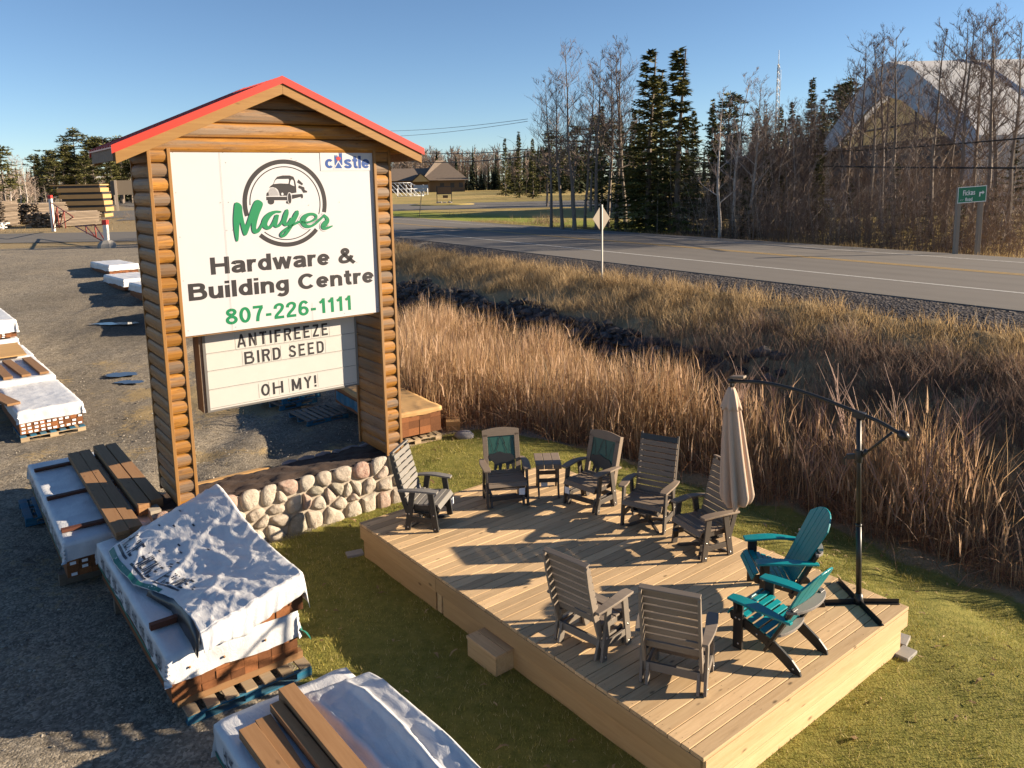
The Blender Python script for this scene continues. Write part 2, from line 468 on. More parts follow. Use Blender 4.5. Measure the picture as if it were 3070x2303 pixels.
def ground_material():
    t = NT('ground surface')
    a = t.n('Attribute', attribute_name='mask'); sp = t.n('SeparateColor'); t.l(a.outputs['Color'], sp.inputs[0])
    b = t.n('Attribute', attribute_name='mask2'); sp2 = t.n('SeparateColor'); t.l(b.outputs['Color'], sp2.inputs[0])
    v = t.coords()
    n1 = t.noise(v, .8, 8, .65); n2 = t.noise(v, 7, 8, .7); n3 = t.noise(v, 45, 4, .7)
    vo = t.n('TexVoronoi', feature='F1'); vo.inputs['Scale'].default_value = 38; t.l(v, vo.inputs['Vector'])
    peb = t.ramp(vo.outputs['Color'], [(.2, .45), (.55, .9), (.9, 1.55)])
    grav = t.mix(t.ramp(n2, [(.35, 0), (.68, 1)]), (.15, .125, .095), (.30, .26, .205))
    grav = t.mix(t.math('MULTIPLY', t.ramp(n1, [(.4, 0), (.65, 1)]), .55), grav, (.34, .28, .20))
    grav = t.mix(.75, grav, peb, 'MULTIPLY')
    grav = t.mix(t.math('MULTIPLY', sp2.outputs[1], .75), grav, (.05, .043, .035))
    def thr(w, nz, k=.55):
        return t.ramp(t.math('ADD', w, t.math('MULTIPLY', t.math('SUBTRACT', nz, .5), k*2)), [(.38, 0), (.62, 1)])
    strawc = t.mix(t.ramp(n3, [(.3, 0), (.7, 1)]), (.17, .12, .055), (.40, .29, .14))
    c = t.mix(t.math('MULTIPLY', thr(sp.outputs[1], n2, .9), .75), grav, strawc)
    rk = t.mix(t.ramp(n3, [(.35, 0), (.7, 1)]), (.035, .034, .036), (.085, .08, .08))
    c = t.mix(thr(sp.outputs[2], n2), c, rk)
    grass = t.mix(t.ramp(n2, [(.3, 0), (.7, 1)]), (.11, .115, .022), (.25, .215, .055))
    c = t.mix(thr(sp.outputs[0], n2, .5), c, grass)
    fld = t.mix(t.ramp(t.noise(v, .05, 6), [(.38, 0), (.62, 1)]), (.46, .32, .12), (.33, .26, .085))
    fld = t.mix(t.math('MULTIPLY', n2, .5), fld, (.26, .20, .075))
    fld = t.mix(sp2.outputs[2], fld, (.22, .24, .04))
    c = t.mix(sp2.outputs[0], c, fld)
    ht = t.math('ADD', t.math('MULTIPLY', vo.outputs['Distance'], -.6), t.math('ADD', n2, n3))
    t.bump(ht, .65, .02)
    return t.fin(c, .92, .15)
M['ground'] = ground_material()

ny, nx = X.shape
vid = np.arange(nx*ny).reshape(ny, nx)
quads = np.stack([vid[:-1,:-1], vid[:-1,1:], vid[1:,1:], vid[1:,:-1]], -1).reshape(-1, 4)
cxs = (X[:-1,:-1]+X[1:,1:])/2; cys = (Y[:-1,:-1]+Y[1:,1:])/2
cs, cD = sD(cxs, cys)
region = np.full(cxs.shape, 0)
region[cs > -4.3] = 2                          # verge and field side
region[(cs > -12.8) & (cs <= -4.3) & (cD > -33)] = 3     # ditch
region[poly_sd(cxs, cys, LAWN) < 0] = 1
region = region.ravel()
m1 = np.stack([lawn_m, straw, rockm], -1).reshape(-1, 3)
m2 = np.stack([farfield, wet, field_green], -1).reshape(-1, 3)
for rid, nm in ((0, 'gravel_yard'), (1, 'lawn'), (2, 'field'), (3, 'ditch')):
    q = quads[region == rid]
    u, inv = np.unique(q, return_inverse=True)
    vv = np.stack([X.ravel()[u], Y.ravel()[u], Z.ravel()[u]], -1)
    o = np_mesh(nm, vv, inv.reshape(-1, 4), M['ground'], smooth=True)
    for an, mm in (('mask', m1), ('mask2', m2)):
        at = o.data.color_attributes.new(an, 'FLOAT_COLOR', 'POINT')
        c4 = np.ones((len(u), 4), np.float32); c4[:, :3] = mm[u]
        at.data.foreach_set('color', c4.ravel())
    o['kind'] = 'structure'

# ------------------------------------------------------------------ highway, shoulder, driveway, car park
def asphalt(name, a, b, sc=1.0):
    t = NT(name); v = t.coords()
    st = t.coords((.02, 1, 1), (0, 0, 0))
    c = t.mix(t.noise(v, 1.2, 6), a, b)
    c = t.mix(t.math('MULTIPLY', t.ramp(t.noise(v, 160, 2), [(.4, 0), (.7, 1)]), .35), c, [x*1.5 for x in b])
    c = t.mix(t.math('MULTIPLY', t.ramp(t.noise(st, 1.3, 3), [(.45, 0), (.7, 1)]), .3), c, [x*.7 for x in a])
    t.bump(t.noise(v, 120, 3), .15, .004)
    return t.fin(c, .85, .2)
M['road'] = asphalt('highway asphalt', (.135, .12, .105), (.165, .148, .13))
M['drive'] = asphalt('driveway asphalt', (.12, .11, .10), (.16, .145, .125))
t = NT('shoulder gravel'); v = t.coords()
vo = t.n('TexVoronoi', feature='F1'); vo.inputs['Scale'].default_value = 16; t.l(v, vo.inputs['Vector'])
c = t.mix(t.ramp(vo.outputs['Color'], [(.2, 0), (.9, 1)]), (.05, .043, .040), (.17, .145, .13))
t.bump(vo.outputs['Distance'], .8, .03)
M['shoulder'] = t.fin(c, .95, .1)
t = NT('road paint white'); c = t.mix(t.ramp(t.noise(t.coords(), 9, 6), [(.35, 0), (.6, 1)]), (.34, .32, .29), (.5, .48, .44)); M['paintw'] = t.fin(c, .7)
t = NT('road paint yellow'); c = t.mix(t.ramp(t.noise(t.coords(), 9, 6), [(.35, 0), (.6, 1)]), (.36, .22, .04), (.48, .28, .05)); M['painty'] = t.fin(c, .7)

HWANG = atan2(HD[1], HD[0])
def strip(name, s0, s1, d0, d1, zf, mat, step=6.0, parent=None):
    """sheet along the highway; local x runs along it"""
    mb = MB(); n = max(1, int((d1-d0)/step))
    for i in range(n+1):
        d = d0 + (d1-d0)*i/n
        mb.v += [(d, s0, zf(s0)), (d, s1, zf(s1))]
    for i in range(n): mb.f.append((2*i, 2*i+2, 2*i+3, 2*i+1)); mb.sm.append(False)
    o = mb.build(name, mat, parent, fix=False)
    o.location = (HP[0], HP[1], 0)
    # local +x along HD, local +y along HN (90 degrees to the left of HD)
    o.rotation_euler = (0, 0, HWANG)
    return o
sh = MB(); prof = [(-4.4, 1.74), (-3.9, 1.90), (-3.3, 2.06), (-2.6, ROADZ+.02)]
nd = 150
for i in range(nd+1):
    d = -260 + i*2.0
    for s_, z_ in prof:
        if d < -28: z_ = max(z_, 2.12 + (.04 if s_ > -3 else .0))
        sh.v.append((d, s_, z_ + (.012*sin(d*3.1+s_*9) if s_ < -3 else 0)))
for i in range(nd):
    for j in range(3): sh.f.append((i*4+j, (i+1)*4+j, (i+1)*4+j+1, i*4+j+1)); sh.sm.append(True)
o = sh.build('road_shoulder', M['shoulder'], fix=False); o.location = (HP[0], HP[1], 0); o.rotation_euler = (0, 0, HWANG); o['kind'] = 'structure'
road = MB()
for i in range(131):
    d = -700 + i*5.8
    for s_, z_ in ((-2.65, -.09), (-2.62, .03), (3.6, .085), (9.0, .03), (9.03, -.09)): road.v.append((d, s_, ROADZ + z_))
for i in range(130):
    for j in range(4): road.f.append((i*5+j, (i+1)*5+j, (i+1)*5+j+1, i*5+j+1)); road.sm.append(False)
o = road.build('highway', M['road'], fix=False); o.location = (HP[0], HP[1], 0); o.rotation_euler = (0, 0, HWANG); o['kind'] = 'structure'
def crown(s): return ROADZ + np.interp(s, [-2.62, 3.6, 9.0], [.03, .085, .03]) + .004
for nm, s0, s1, mt in (('road_marking_white', -.07, .07, 'paintw'), ('road_marking_yellow', 3.42, 3.53, 'painty'), ('road_marking_yellow', 3.67, 3.78, 'painty'), ('road_marking_white', 7.2, 7.33, 'paintw')):
    o = strip(nm, s0, s1, -600, 50, crown, M[mt], 20); o['kind'] = 'structure'

def ground_sheet(name, poly, mat, dz=.03, step=3.0):
    """sheet that follows the terrain inside a convex polygon given as two edges"""
    (a, b), (d, c) = poly
    n = max(2, int((Vector(b)-Vector(a)).length/step)); m = max(2, int((Vector(d)-Vector(a)).length/step))
    mb = MB()
    for j in range(m+1):
        for i in range(n+1):
            u, w = i/n, j/m
            p = (Vector(a).lerp(Vector(b), u)).lerp(Vector(d).lerp(Vector(c), u), w)
            mb.v.append((p.x, p.y, H(p.x, p.y) + dz))
    for j in range(m):
        for i in range(n): mb.f.append((j*(n+1)+i, j*(n+1)+i+1, (j+1)*(n+1)+i+1, (j+1)*(n+1)+i)); mb.sm.append(True)
    o = mb.build(name, mat, fix=False); o['kind'] = 'structure'; return o
ground_sheet('driveway', (((-80, 56), (-21.5, 50.5)), ((-80, 66), (-24, 62))), M['drive'], .03)
ground_sheet('car_park', (((-60, 92), (30, 92)), ((-75, 118), (32, 122))), M['drive'], .03, 6)
ground_sheet('side_road', (((-42, 84), (-20, 84)), ((-45, 93), (-26, 93))), M['drive'], .034)
for k_ in range(4):
    mb = MB(); x0 = -3 + 4.2*k_
    mb.add([(x0, 100, 2.215), (x0+.14, 100, 2.215), (x0-1.86, 106, 2.215), (x0-2, 106, 2.215)], [(0, 1, 2, 3)])
    o = mb.build('parking_line', M['paintw'], fix=False); o['kind'] = 'structure'
mb = MB(); mb.lathe([(4.6, -.1), (4.5, .06), (3.5, .16), (0, .22)], (0, 0, 0), 24)
o = mb.build('verge_island', M['ground']); o.location = (-9.5, 112, 2.19); o.scale = (1, .8, 1); o['kind'] = 'structure'
at = o.data.color_attributes.new('mask', 'FLOAT_COLOR', 'POINT'); at.data.foreach_set('color', np.tile([0, 1, 0, 1], len(o.data.vertices)).astype(np.float32))
at = o.data.color_attributes.new('mask2', 'FLOAT_COLOR', 'POINT'); at.data.foreach_set('color', np.tile([1, 0, 0, 1], len(o.data.vertices)).astype(np.float32))
# puddles in the yard
for (px_, py_, rx, ry, sd_) in ((-13.6, 26.6, .95, .33, 1), (-11.9, 27.2, .6, .22, 2), (-10.75, 21.1, .5, .3, 3), (-10.2, 20.4, .45, .22, 4), (-9.6, 21.3, .35, .2, 5), (-8.3, 22.5, .7, .3, 6), (-7.0, 19.2, .6, .3, 8)):
    mb = MB(); r = random.Random(sd_); n = 22; zz = H(px_, py_) + .035
    pts = [(px_ + rx*cos(2*pi*i/n)*r.uniform(.6, 1.1), py_ + ry*sin(2*pi*i/n)*r.uniform(.6, 1.1), zz) for i in range(n)]
    mb.add(pts + [(px_, py_, zz)], [(i, (i+1) % n, n) for i in range(n)])
    o = mb.build('puddle_water', M['water'], fix=False); o['kind'] = 'structure'
# ------------------------------------------------------------------ roadside log sign
SA = .645456
sign = empty('log_sign', (-4.746, 10.481, 0), SA)
tag(sign, 'tall roadside log sign with red metal gable roof standing on a stone planter', 'sign')
TW, DEP = 3.5975, 1.034            # overall width and depth
PZ0, PZ1 = .80, 5.79               # foot and head of the posts
def log_strip(mb, p0, p1, out, z0, z1, bulge, seg=6, end0=None, end1=None):
    """one half round log from p0 to p1 (xy), bulging towards out; end0/end1: slanted ends fn(z) -> offset along"""
    p0 = Vector((p0[0], p0[1], 0)); p1 = Vector((p1[0], p1[1], 0)); o = Vector((out[0], out[1], 0)); d = (p1-p0).normalized()
    v = []; zc = (z0+z1)/2; hh = (z1-z0)/2
    for e, p in ((0, p0), (1, p1)):
        for i in range(seg+1):
            a = -pi/2 + pi*i/seg
            z = zc + sin(a)*hh*.985
            q = p + o*(cos(a)**.8*bulge if cos(a) > 0 else 0)
            if e == 0 and end0: q = q + d*end0(z)
            if e == 1 and end1: q = q + d*end1(z)
            v.append((q.x, q.y, z))
    n = seg+1
    mb.add(v, [(i, i+1, n+i+1, n+i) for i in range(seg)] + [tuple(range(n-1, -1, -1)), tuple(range(n, 2*n))], False)

def sign_post(t0, w, inner):
    """a square hollow post clad with half logs on all four sides"""
    p = empty('post'); p.parent = sign
    mbx, mby = MB(), MB()
    mbx.box(t0+.045, t0+w-.045, .06, DEP-.06, PZ0, PZ1)
    n = 26; hz = (PZ1-PZ0)/n
    for i in range(n):
        z0 = PZ0 + i*hz; z1 = z0+hz; b = .055 + random.uniform(-.004, .006)
        log_strip(mbx, (t0+.04, .06), (t0+w-.04, .06), (0, -1), z0, z1, b)
        log_strip(mbx, (t0+.04, DEP-.06), (t0+w-.04, DEP-.06), (0, 1), z0, z1, b)
        if not inner or inner == 'both' or True:
            log_strip(mby, (t0+.045, .045), (t0+.045, DEP-.045), (-1, 0), z0, z1, .045 if inner != 'flatleft' else .022)
            log_strip(mby, (t0+w-.045, .045), (t0+w-.045, DEP-.045), (1, 0), z0, z1, .045)
    mbx.build('end_logs', M['log'], p); mby.build('side_logs', M['logside'], p)
    for x0, x1 in ((t0-.002, t0+.042), (t0+w-.042, t0+w+.002)):
        for y0, y1 in ((-.002, .046), (DEP-.046, DEP+.002)):
            mb = MB(); mb.box(x0, x1, y0, y1, PZ0-.01, PZ1); mb.build('corner_trim', M['trim'], p, .004)
    return p
pl_ = sign_post(0, .29, 'l'); pr_ = sign_post(TW-.2965, .2965, 'flatleft')

# roof
RC, RZ, ES = TW/2, 6.768, (6.768-5.80)/2.237
EH = TW/2 + .437; FRONT, BACK = -.25, DEP+.25
rf = empty('roof'); rf.parent = sign
def roof_slab(mb, side, off, th, y0, y1, ext=0.0):
    a = Vector((RC, 0, RZ-off)); b = Vector((RC + side*(EH+ext), 0, RZ-off-ES*(EH+ext)))
    up = Vector((0, 0, -th))
    v = []
    for y in (y0, y1):
        for p in (a, b, b+up, a+up): v.append((p.x, y, p.z))
    mb.add(v, [(0, 1, 2, 3), (7, 6, 5, 4), (0, 4, 5, 1), (1, 5, 6, 2), (2, 6, 7, 3), (3, 7, 4, 0)])
mb = MB()
for s in (-1, 1):
    roof_slab(mb, s, .0, .018, FRONT+.0, BACK, .03)
    for i in range(9):                                  # raised ribs of the steel sheet
        y = FRONT + .06 + i*(BACK-FRONT-.12)/8
        roof_slab(mb, s, -.018, .0176, y-.012, y+.012, .03)
mb.build('metal_sheet', M['red'], rf)
mb = MB()
for s in (-1, 1):
    for y0, y1 in ((FRONT-.022, FRONT-.004), (BACK+.004, BACK+.022)): roof_slab(mb, s, -.022, .105, y0, y1, .03)
mb.build('metal_trim', M['red'], rf)
mb = MB()
for s in (-1, 1): roof_slab(mb, s, .0195, .045, FRONT+.045, BACK-.045, 0)
mb.build('soffit', M['soffit'], rf)
for s in (-1, 1):
    for y0, y1 in ((FRONT, FRONT+.042), (BACK-.042, BACK)):
        mb = MB(); roof_slab(mb, s, .021, .205, y0, y1, -.012); 
        o = mb.build('rake_board', M['rake'], rf, .004)
for s in (-1, 1):
    mb = MB(); xe = RC + s*(EH-.03); ze = RZ - ES*EH - .03
    mb.box(min(xe, xe+s*.04), max(xe, xe+s*.04), FRONT+.045, BACK-.045, ze-.15, ze+.0)
    mb.build('eave_fascia', M['greywood'], rf)
# bolts on the trim
# gable of horizontal logs, front and back
gb = MB()
for yy, oy in ((.06, -1), (DEP-.06, 1)):
    z = PZ1 - .06; i = 0
    while z < RZ-.20:
        z1 = min(z+.205, RZ-.16)
        hw = lambda zz: max(.02, (RZ-.12-zz)/ES)
        w0 = min(hw(z), TW/2+.20)
        e0 = lambda zz: (w0 - min(hw(zz), TW/2+.20))
        log_strip(gb, (RC-w0, yy), (RC+w0, yy), (0, oy), z, z1, .055, 6, e0, lambda zz: -e0(zz))
        z = z1; i += 1
gb.box(.05, TW-.05, .065, DEP-.065, PZ1-.06, PZ1-.02)
gb.build('gable', M['log'], sign)

# upper panel with its lettering
SP = .04
mb = MB(); mb.box(.292, TW-.2985, SP, SP+.02, 3.222, 5.782); mb.box(.292, TW-.2985, DEP-SP-.02, DEP-SP, 3.222, 5.782)
panel = mb.build('sign_panel', M['signwhite'], sign)
mb = MB(); mb.box(.30, TW-.305, SP+.022, DEP-SP-.022, 3.20, 3.26); mb.build('panel_base', M['trim'], sign)
cap = MB(); cap.box(.40, .47, .062, DEP-.062, 3.26, 5.7)
cap.build('inner_frame', M['trim'], sign)

def chaikin(L, it=2, closed=False):
    for _ in range(it):
        o = [] if closed else [L[0]]
        for i in range(len(L) if closed else len(L)-1):
            a, b = L[i], L[(i+1) % len(L)]
            o.append(tuple(p*.75+q*.25 for p, q in zip(a, b))); o.append(tuple(p*.25+q*.75 for p, q in zip(a, b)))
        if not closed: o.append(L[-1])
        L = o
    return L
lay = [0.0]
# ------------------------------------------------------------------ block lettering drawn stroke by stroke
def _el(cx, cy, rx, ry, a0=0, a1=360, n=28):
    return [(cx+rx*cos(radians(a0+(a1-a0)*i/n)), cy+ry*sin(radians(a0+(a1-a0)*i/n))) for i in range(n+1)]
_c = lambda *p: chaikin(list(p), 2)
def glyphs(w):
    h = w/2; t = 1-h; b = h; x = .74-h
    V = lambda px, y0=0, y1=1: [(px, y0), (px, y1)]
    bowl = _el(h+.2, .37, .2, .37-h)
    G = {
     'H': ([V(h), V(.8-h), [(h, .53), (.8-h, .53)]], .80), 'l': ([V(h)], w), 'i': ([V(h, 0, .74), V(h, .84, 1)], w),
     'a': ([_c((.09,.52),(.12,.62),(.22,x),(.34,x),(.47,.62),(.50,.5),(.50,.3),(.50,.12),(.53,0)), _c((.50,.42),(.36,.385),(.20,.36),(.11,.28),(.10,.17),(.17,b),(.30,b-.01),(.42,.14),(.50,.27))], .60),
     'r': ([V(h, 0, .74), _c((h,.36),(h+.03,.52),(h+.11,.62),(h+.21,x),(h+.30,x-.02))], .40),
     'd': ([bowl, V(.5, 0, 1)], .5+h), 'u': ([_c((h,.74),(h,.45),(h,.2),(h+.09,b),(h+.22,b),(.43,.17),(.49,.3)), V(.5, 0, .74)], .5+h),
     'n': ([V(h, 0, .74), _c((h,.42),(h+.06,.56),(h+.17,x),(.38,x),(.5,.56),(.5,.4),(.5,.2),(.5,0))], .5+h),
     'w': ([[(.07,.74),(.24,0)], [(.24,0),(.43,.74)], [(.43,.74),(.62,0)], [(.62,0),(.79,.74)]], .86),
     'e': ([_el(.3, .37, .205, .37-h, 2, 322), [(h, .37), (.52, .37)]], .60), 'c': ([_el(.3, .37, .205, .37-h, 42, 318)], .56),
     'g': ([_el(h+.2, .39, .2, .35-h), _c((.5,.74),(.5,.4),(.5,.05),(.46,-.12),(.34,-.205),(.2,-.2),(.10,-.12))], .5+h),
     's': ([_c((.46,.53),(.42,.63),(.29,x),(.15,.62),(.10,.53),(.16,.43),(.29,.38),(.42,.32),(.47,.21),(.42,.11),(.28,b),(.13,.12),(.07,.22))], .55),
     't': ([_c((.2,.95),(.2,.6),(.2,.25),(.22,.11),(.30,b),(.39,b+.01)), [(.02, x), (.39, x)]], .40),
     'k': ([V(h), [(h,.28),(.5,.72)], [(.24,.42),(.53,0)]], .56), 'o': ([_el(.3,.37,.205,.37-h)], .60),
     'C': ([_el(.42, .5, .42-h, .5-h, 42, 318)], .80),
     '&': ([_c((.82,0),(.6,.24),(.4,.48),(.26,.66),(.22,.80),(.30,.90),(.42,.90),(.50,.79),(.46,.67),(.31,.55),(.15,.43),(.09,.27),(.16,.12),(.31,b),(.47,.13),(.62,.30),(.70,.50))], .86),
     'B': ([V(h), _c((h,t),(.3,t),(.46,t),(.59,.85),(.59,.64),(.46,.55),(.3,.55),(h,.55)), _c((h,.545),(.34,.545),(.52,.545),(.66,.42),(.66,.19),(.52,b),(.34,b),(h,b))], .75),
     '8': ([_el(.3,.755,.185,.245-h), _el(.3,.28,.22,.28-h)], .60), '0': ([_el(.3,.5,.21,.5-h)], .60), '-': ([[(.03,.35),(.32,.35)]], .35),
     '7': ([[(.03,t),(.56,t)], _c((.50,.88),(.38,.66),(.28,.36),(.24,0))], .58), '6': ([_el(.31,.31,.205,.31-h), _c((.10,.3),(.10,.52),(.15,.78),(.27,t+.01),(.42,t),(.52,.78))], .60),
     '2': ([_c((.09,.66),(.11,.82),(.24,t+.01),(.39,t+.01),(.50,.82),(.49,.66),(.36,.47),(.18,.29),(.09,.1)), [(.03,b),(.56,b)]], .58), '1': ([V(.33), _c((.33,.92),(.24,.80),(.10,.72))], .33+h),
     'A': ([[(.05,0),(.32,1)], [(.32,1),(.59,0)], [(.16,.28),(.48,.28)]], .64), 'N': ([V(h), V(.6-h), [(h+.02,.98),(.58-h,.02)]], .60), 'T': ([[(0,t),(.56,t)], V(.28)], .56), 'I': ([V(h)], w),
     'F': ([V(h), [(h,t),(.5,t)], [(h,.52),(.45,.52)]], .5), 'E': ([V(h), [(h,t),(.52,t)], [(h,.52),(.47,.52)], [(h,b),(.53,b)]], .53), 'L': ([V(h), [(h,b),(.5,b)]], .5),
     'R': ([V(h), _c((h,t),(.28,t),(.44,t),(.53,.82),(.53,.66),(.42,.53),(.28,.53),(h,.53)), [(.34,.53),(.54,0)]], .60), 'Z': ([[(.03,t),(.52,t)], [(.49,.9),(.08,.1)], [(.02,b),(.54,b)]], .54),
     'D': ([V(h), _c((h,t),(.2,t),(.38,t),(.52,.78),(.52,.5),(.52,.22),(.38,b),(.2,b),(h,b))], .60), 'O': ([_el(.33,.5,.33-h,.5-h)], .66),
     'S': ([_c((.50,.72),(.46,.86),(.30,t+.01),(.14,.86),(.10,.72),(.17,.58),(.32,.50),(.47,.41),(.52,.26),(.44,.11),(.28,b),(.12,.13),(.06,.28))], .58),
     'M': ([V(h), V(.76-h), [(h+.02,.98),(.38,.12)], [(.38,.12),(.74-h,.98)]], .76), 'Y': ([[(.05,1),(.3,.5)], [(.55,1),(.3,.5)], V(.3,0,.54)], .60), '!': ([V(h,.3,1), V(h,0,.18)], w), ' ': ([], .30)}
    return G
def block_text(mb, s, x0, x1, zb, zc, fn, w=.19, gap=.085, space=.34):
    """fit s between x0 and x1, baseline zb, capitals up to zc; fn(x, z, layer) -> 3D"""
    G = glyphs(w); adv = 0; items = []
    for ch in s:
        if ch == ' ': adv += space; continue
        st, a = G[ch]; items.append((adv, st)); adv += a + gap
    adv -= gap; kx = (x1-x0)/adv; kz = (zc-zb)
    for off, st in items:
        for q, pts in enumerate(st):
            n = len(pts); v = []; closed = n > 3 and math.hypot(pts[0][0]-pts[-1][0], pts[0][1]-pts[-1][1]) < 1e-6
            for i in range(n):
                a, b = pts[i-1 if i else (n-2 if closed else 0)], pts[i+1 if i < n-1 else (1 if closed else n-1)]
                d = Vector((b[0]-a[0], b[1]-a[1])).normalized(); nn = Vector((-d.y, d.x))*w/2
                if not closed and n == 2: nn *= 1 if abs(d.x) < .05 or abs(d.y) < .05 else .92
                for sg in (1, -1): v.append(fn(x0 + (off+pts[i][0]+sg*nn.x)*kx, zb + (pts[i][1]+sg*nn.y)*kz, q))
            mb.add(v, [(2*i, 2*i+1, 2*i+3, 2*i+2) for i in range(n-1)])
def on_panel(y=SP):
    lay[0] += .00025
    h = .0016 + lay[0]
    return lambda x, z, q=0: (x, y-h-.00012*q, z)

let = MB()
block_text(let, 'Hardware &', .711, 2.917, 4.050, 4.292, on_panel(), .205, .085, .36)
block_text(let, 'Building Centre', .388, 3.225, 3.712, 3.950, on_panel(), .205, .085, .36)
let.build('lettering', M['vinylblack'], panel, fix=False)
let = MB(); lay[0] = 0
block_text(let, '807-226-1111', .866, 2.806, 3.314, 3.545, on_panel(), .175, .10)
let.build('phone_lettering', M['vinylgreen'], panel, fix=False)

# round emblem: rings, truck, script name
lay[0] = 0
em = MB(); EC = (1.858, 5.008)
def arc(mb, r0, r1, a0, a1, fn, n=72):
    v = []
    for i in range(n+1):
        a = radians(a0 + (a1-a0)*i/n)
        for r in (r0, r1): v.append(fn(EC[0]+r*cos(a), EC[1]+r*sin(a)))
    mb.add(v, [(2*i, 2*i+1, 2*i+3, 2*i+2) for i in range(n)])
fn = on_panel()
arc(em, .573, .637, -14.5, 195.3, fn); arc(em, .573, .637, -133.2, -42, fn)
arc(em, .524, .538, -19.6, 181, fn); arc(em, .524, .538, -130.9, -45.4, fn)
TRUCK = {'cab': [(1.616,5.234),(1.645,5.266),(1.687,5.294),(1.713,5.351),(1.75,5.396),(1.829,5.414),(1.941,5.413),(1.997,5.393),(2.019,5.334),(2.029,5.249),(2.029,5.161),(1.956,5.151),(1.932,5.167),(1.899,5.155),(1.884,5.119),(1.772,5.12),(1.768,5.159),(1.752,5.207),(1.723,5.235),(1.681,5.247),(1.631,5.243)],
 'bumper': [(1.571,5.112),(1.877,5.104),(1.88,5.053),(1.57,5.062)], 'fender': [(1.572,5.125),(1.582,5.166),(1.605,5.18),(1.609,5.124)],
 'bed': [(1.959,5.132),(2.109,5.14),(2.102,5.099),(1.951,5.067)], 'l1': [(2.049,5.31),(2.071,5.352),(2.138,5.29),(2.123,5.266)],
 'l2': [(2.072,5.267),(2.154,5.235),(2.158,5.198),(2.196,5.179),(2.192,5.158),(2.136,5.156),(2.107,5.211),(2.063,5.23)]}
def ell(mb, c, rx, rz, fn, n=24): mb.flat([(c[0]+rx*cos(2*pi*i/n), c[1]+rz*sin(2*pi*i/n)) for i in range(n)], fn)
for p_ in TRUCK.values(): em.flat(p_, on_panel())
fn = on_panel()
for i in range(9):                                       # grille bars
    z = 5.128 + i*.0125; w = .085 - .0022*i*i*.35
    em.flat([(1.672-w, z), (1.672+w, z), (1.672+w, z+.0035), (1.672-w, z+.0035)], fn)
ell(em, (1.636, 5.042), .047, .043, on_panel()); ell(em, (1.888, 5.025), .026, .022, on_panel()); ell(em, (2.111, 5.107), .015, .033, on_panel())
em.build('emblem', M['vinylblack'], panel, fix=False)
wl = MB()  # white windows, headlight and wheel rim of the printed truck
for p_ in ([(1.689,5.292),(1.718,5.345),(1.744,5.362),(1.919,5.362),(1.924,5.336),(1.911,5.293),(1.784,5.3)], [(1.933,5.287),(1.946,5.335),(1.969,5.356),(1.993,5.335),(2.001,5.256),(1.964,5.269)]): wl.flat(p_, on_panel())
ell(wl, (1.811, 5.145), .017, .02, on_panel()); ell(wl, (1.916, 5.08), .036, .088, on_panel())
wl.build('emblem_white', M['signwhite'], panel, fix=False)
em2 = MB(); ell(em2, (1.916, 5.08), .027, .079, on_panel()); em2.build('emblem_wheel', M['vinylblack'], panel, fix=False)

MOUT = [(1.111,5.051),(1.165,5.043),(1.213,4.995),(1.206,4.915),(1.22,4.785),(1.238,4.7),(1.281,4.806),(1.339,4.951),(1.385,5.044),(1.423,5.076),(1.467,5.068),(1.515,5.028),(1.507,4.981),(1.454,4.882),(1.413,4.777),(1.385,4.665),(1.398,4.649),(1.425,4.669),(1.468,4.732),(1.488,4.785),(1.507,4.754),(1.49,4.695),(1.449,4.626),(1.404,4.592),(1.361,4.588),(1.333,4.614),(1.322,4.668),(1.33,4.768),(1.296,4.681),(1.257,4.594),(1.234,4.569),(1.205,4.574),(1.186,4.645),(1.163,4.794),(1.145,4.671),(1.126,4.507),(1.104,4.488),(1.086,4.51),(1.07,4.663),(1.072,4.804),(1.091,4.943)]
STROKES = [[(1.766,4.888,.028),(1.701,4.896,.037),(1.618,4.869,.068),(1.547,4.806,.091),(1.511,4.736,.092),(1.526,4.681,.073),(1.573,4.655,.049),(1.625,4.695,.043),(1.674,4.771,.055),(1.704,4.824,.063)],
 [(1.721,4.833,.038),(1.704,4.818,.062),(1.678,4.752,.078),(1.672,4.698,.062),(1.698,4.673,.04),(1.75,4.701,.037),(1.798,4.771,.038),(1.83,4.83,.05)],
 [(1.864,4.9,.05),(1.856,4.872,.073),(1.833,4.818,.082),(1.809,4.746,.073),(1.825,4.691,.045),(1.876,4.707,.045),(1.932,4.777,.057)],
 [(2.019,4.878,.051),(2.01,4.854,.077),(1.978,4.8,.077),(1.927,4.704,.064),(1.864,4.609,.053),(1.802,4.539,.048),(1.76,4.526,.035),(1.74,4.555,.033),(1.788,4.607,.035),(1.879,4.658,.036),(1.972,4.702,.035),(2.051,4.735,.036)],
 [(2.051,4.729,.036),(2.127,4.713,.032),(2.219,4.721,.032),(2.301,4.763,.037),(2.321,4.807,.042),(2.266,4.84,.04),(2.174,4.831,.059),(2.105,4.776,.086),(2.095,4.721,.086),(2.124,4.664,.06),(2.202,4.647,.042),(2.283,4.681,.037),(2.366,4.746,.035),(2.437,4.803,.034)],
 [(2.44,4.81,.037),(2.488,4.763,.054),(2.492,4.721,.071),(2.436,4.673,.091),(2.4,4.631,.061),(2.438,4.604,.046),(2.5,4.62,.04),(2.56,4.642,.021)]]
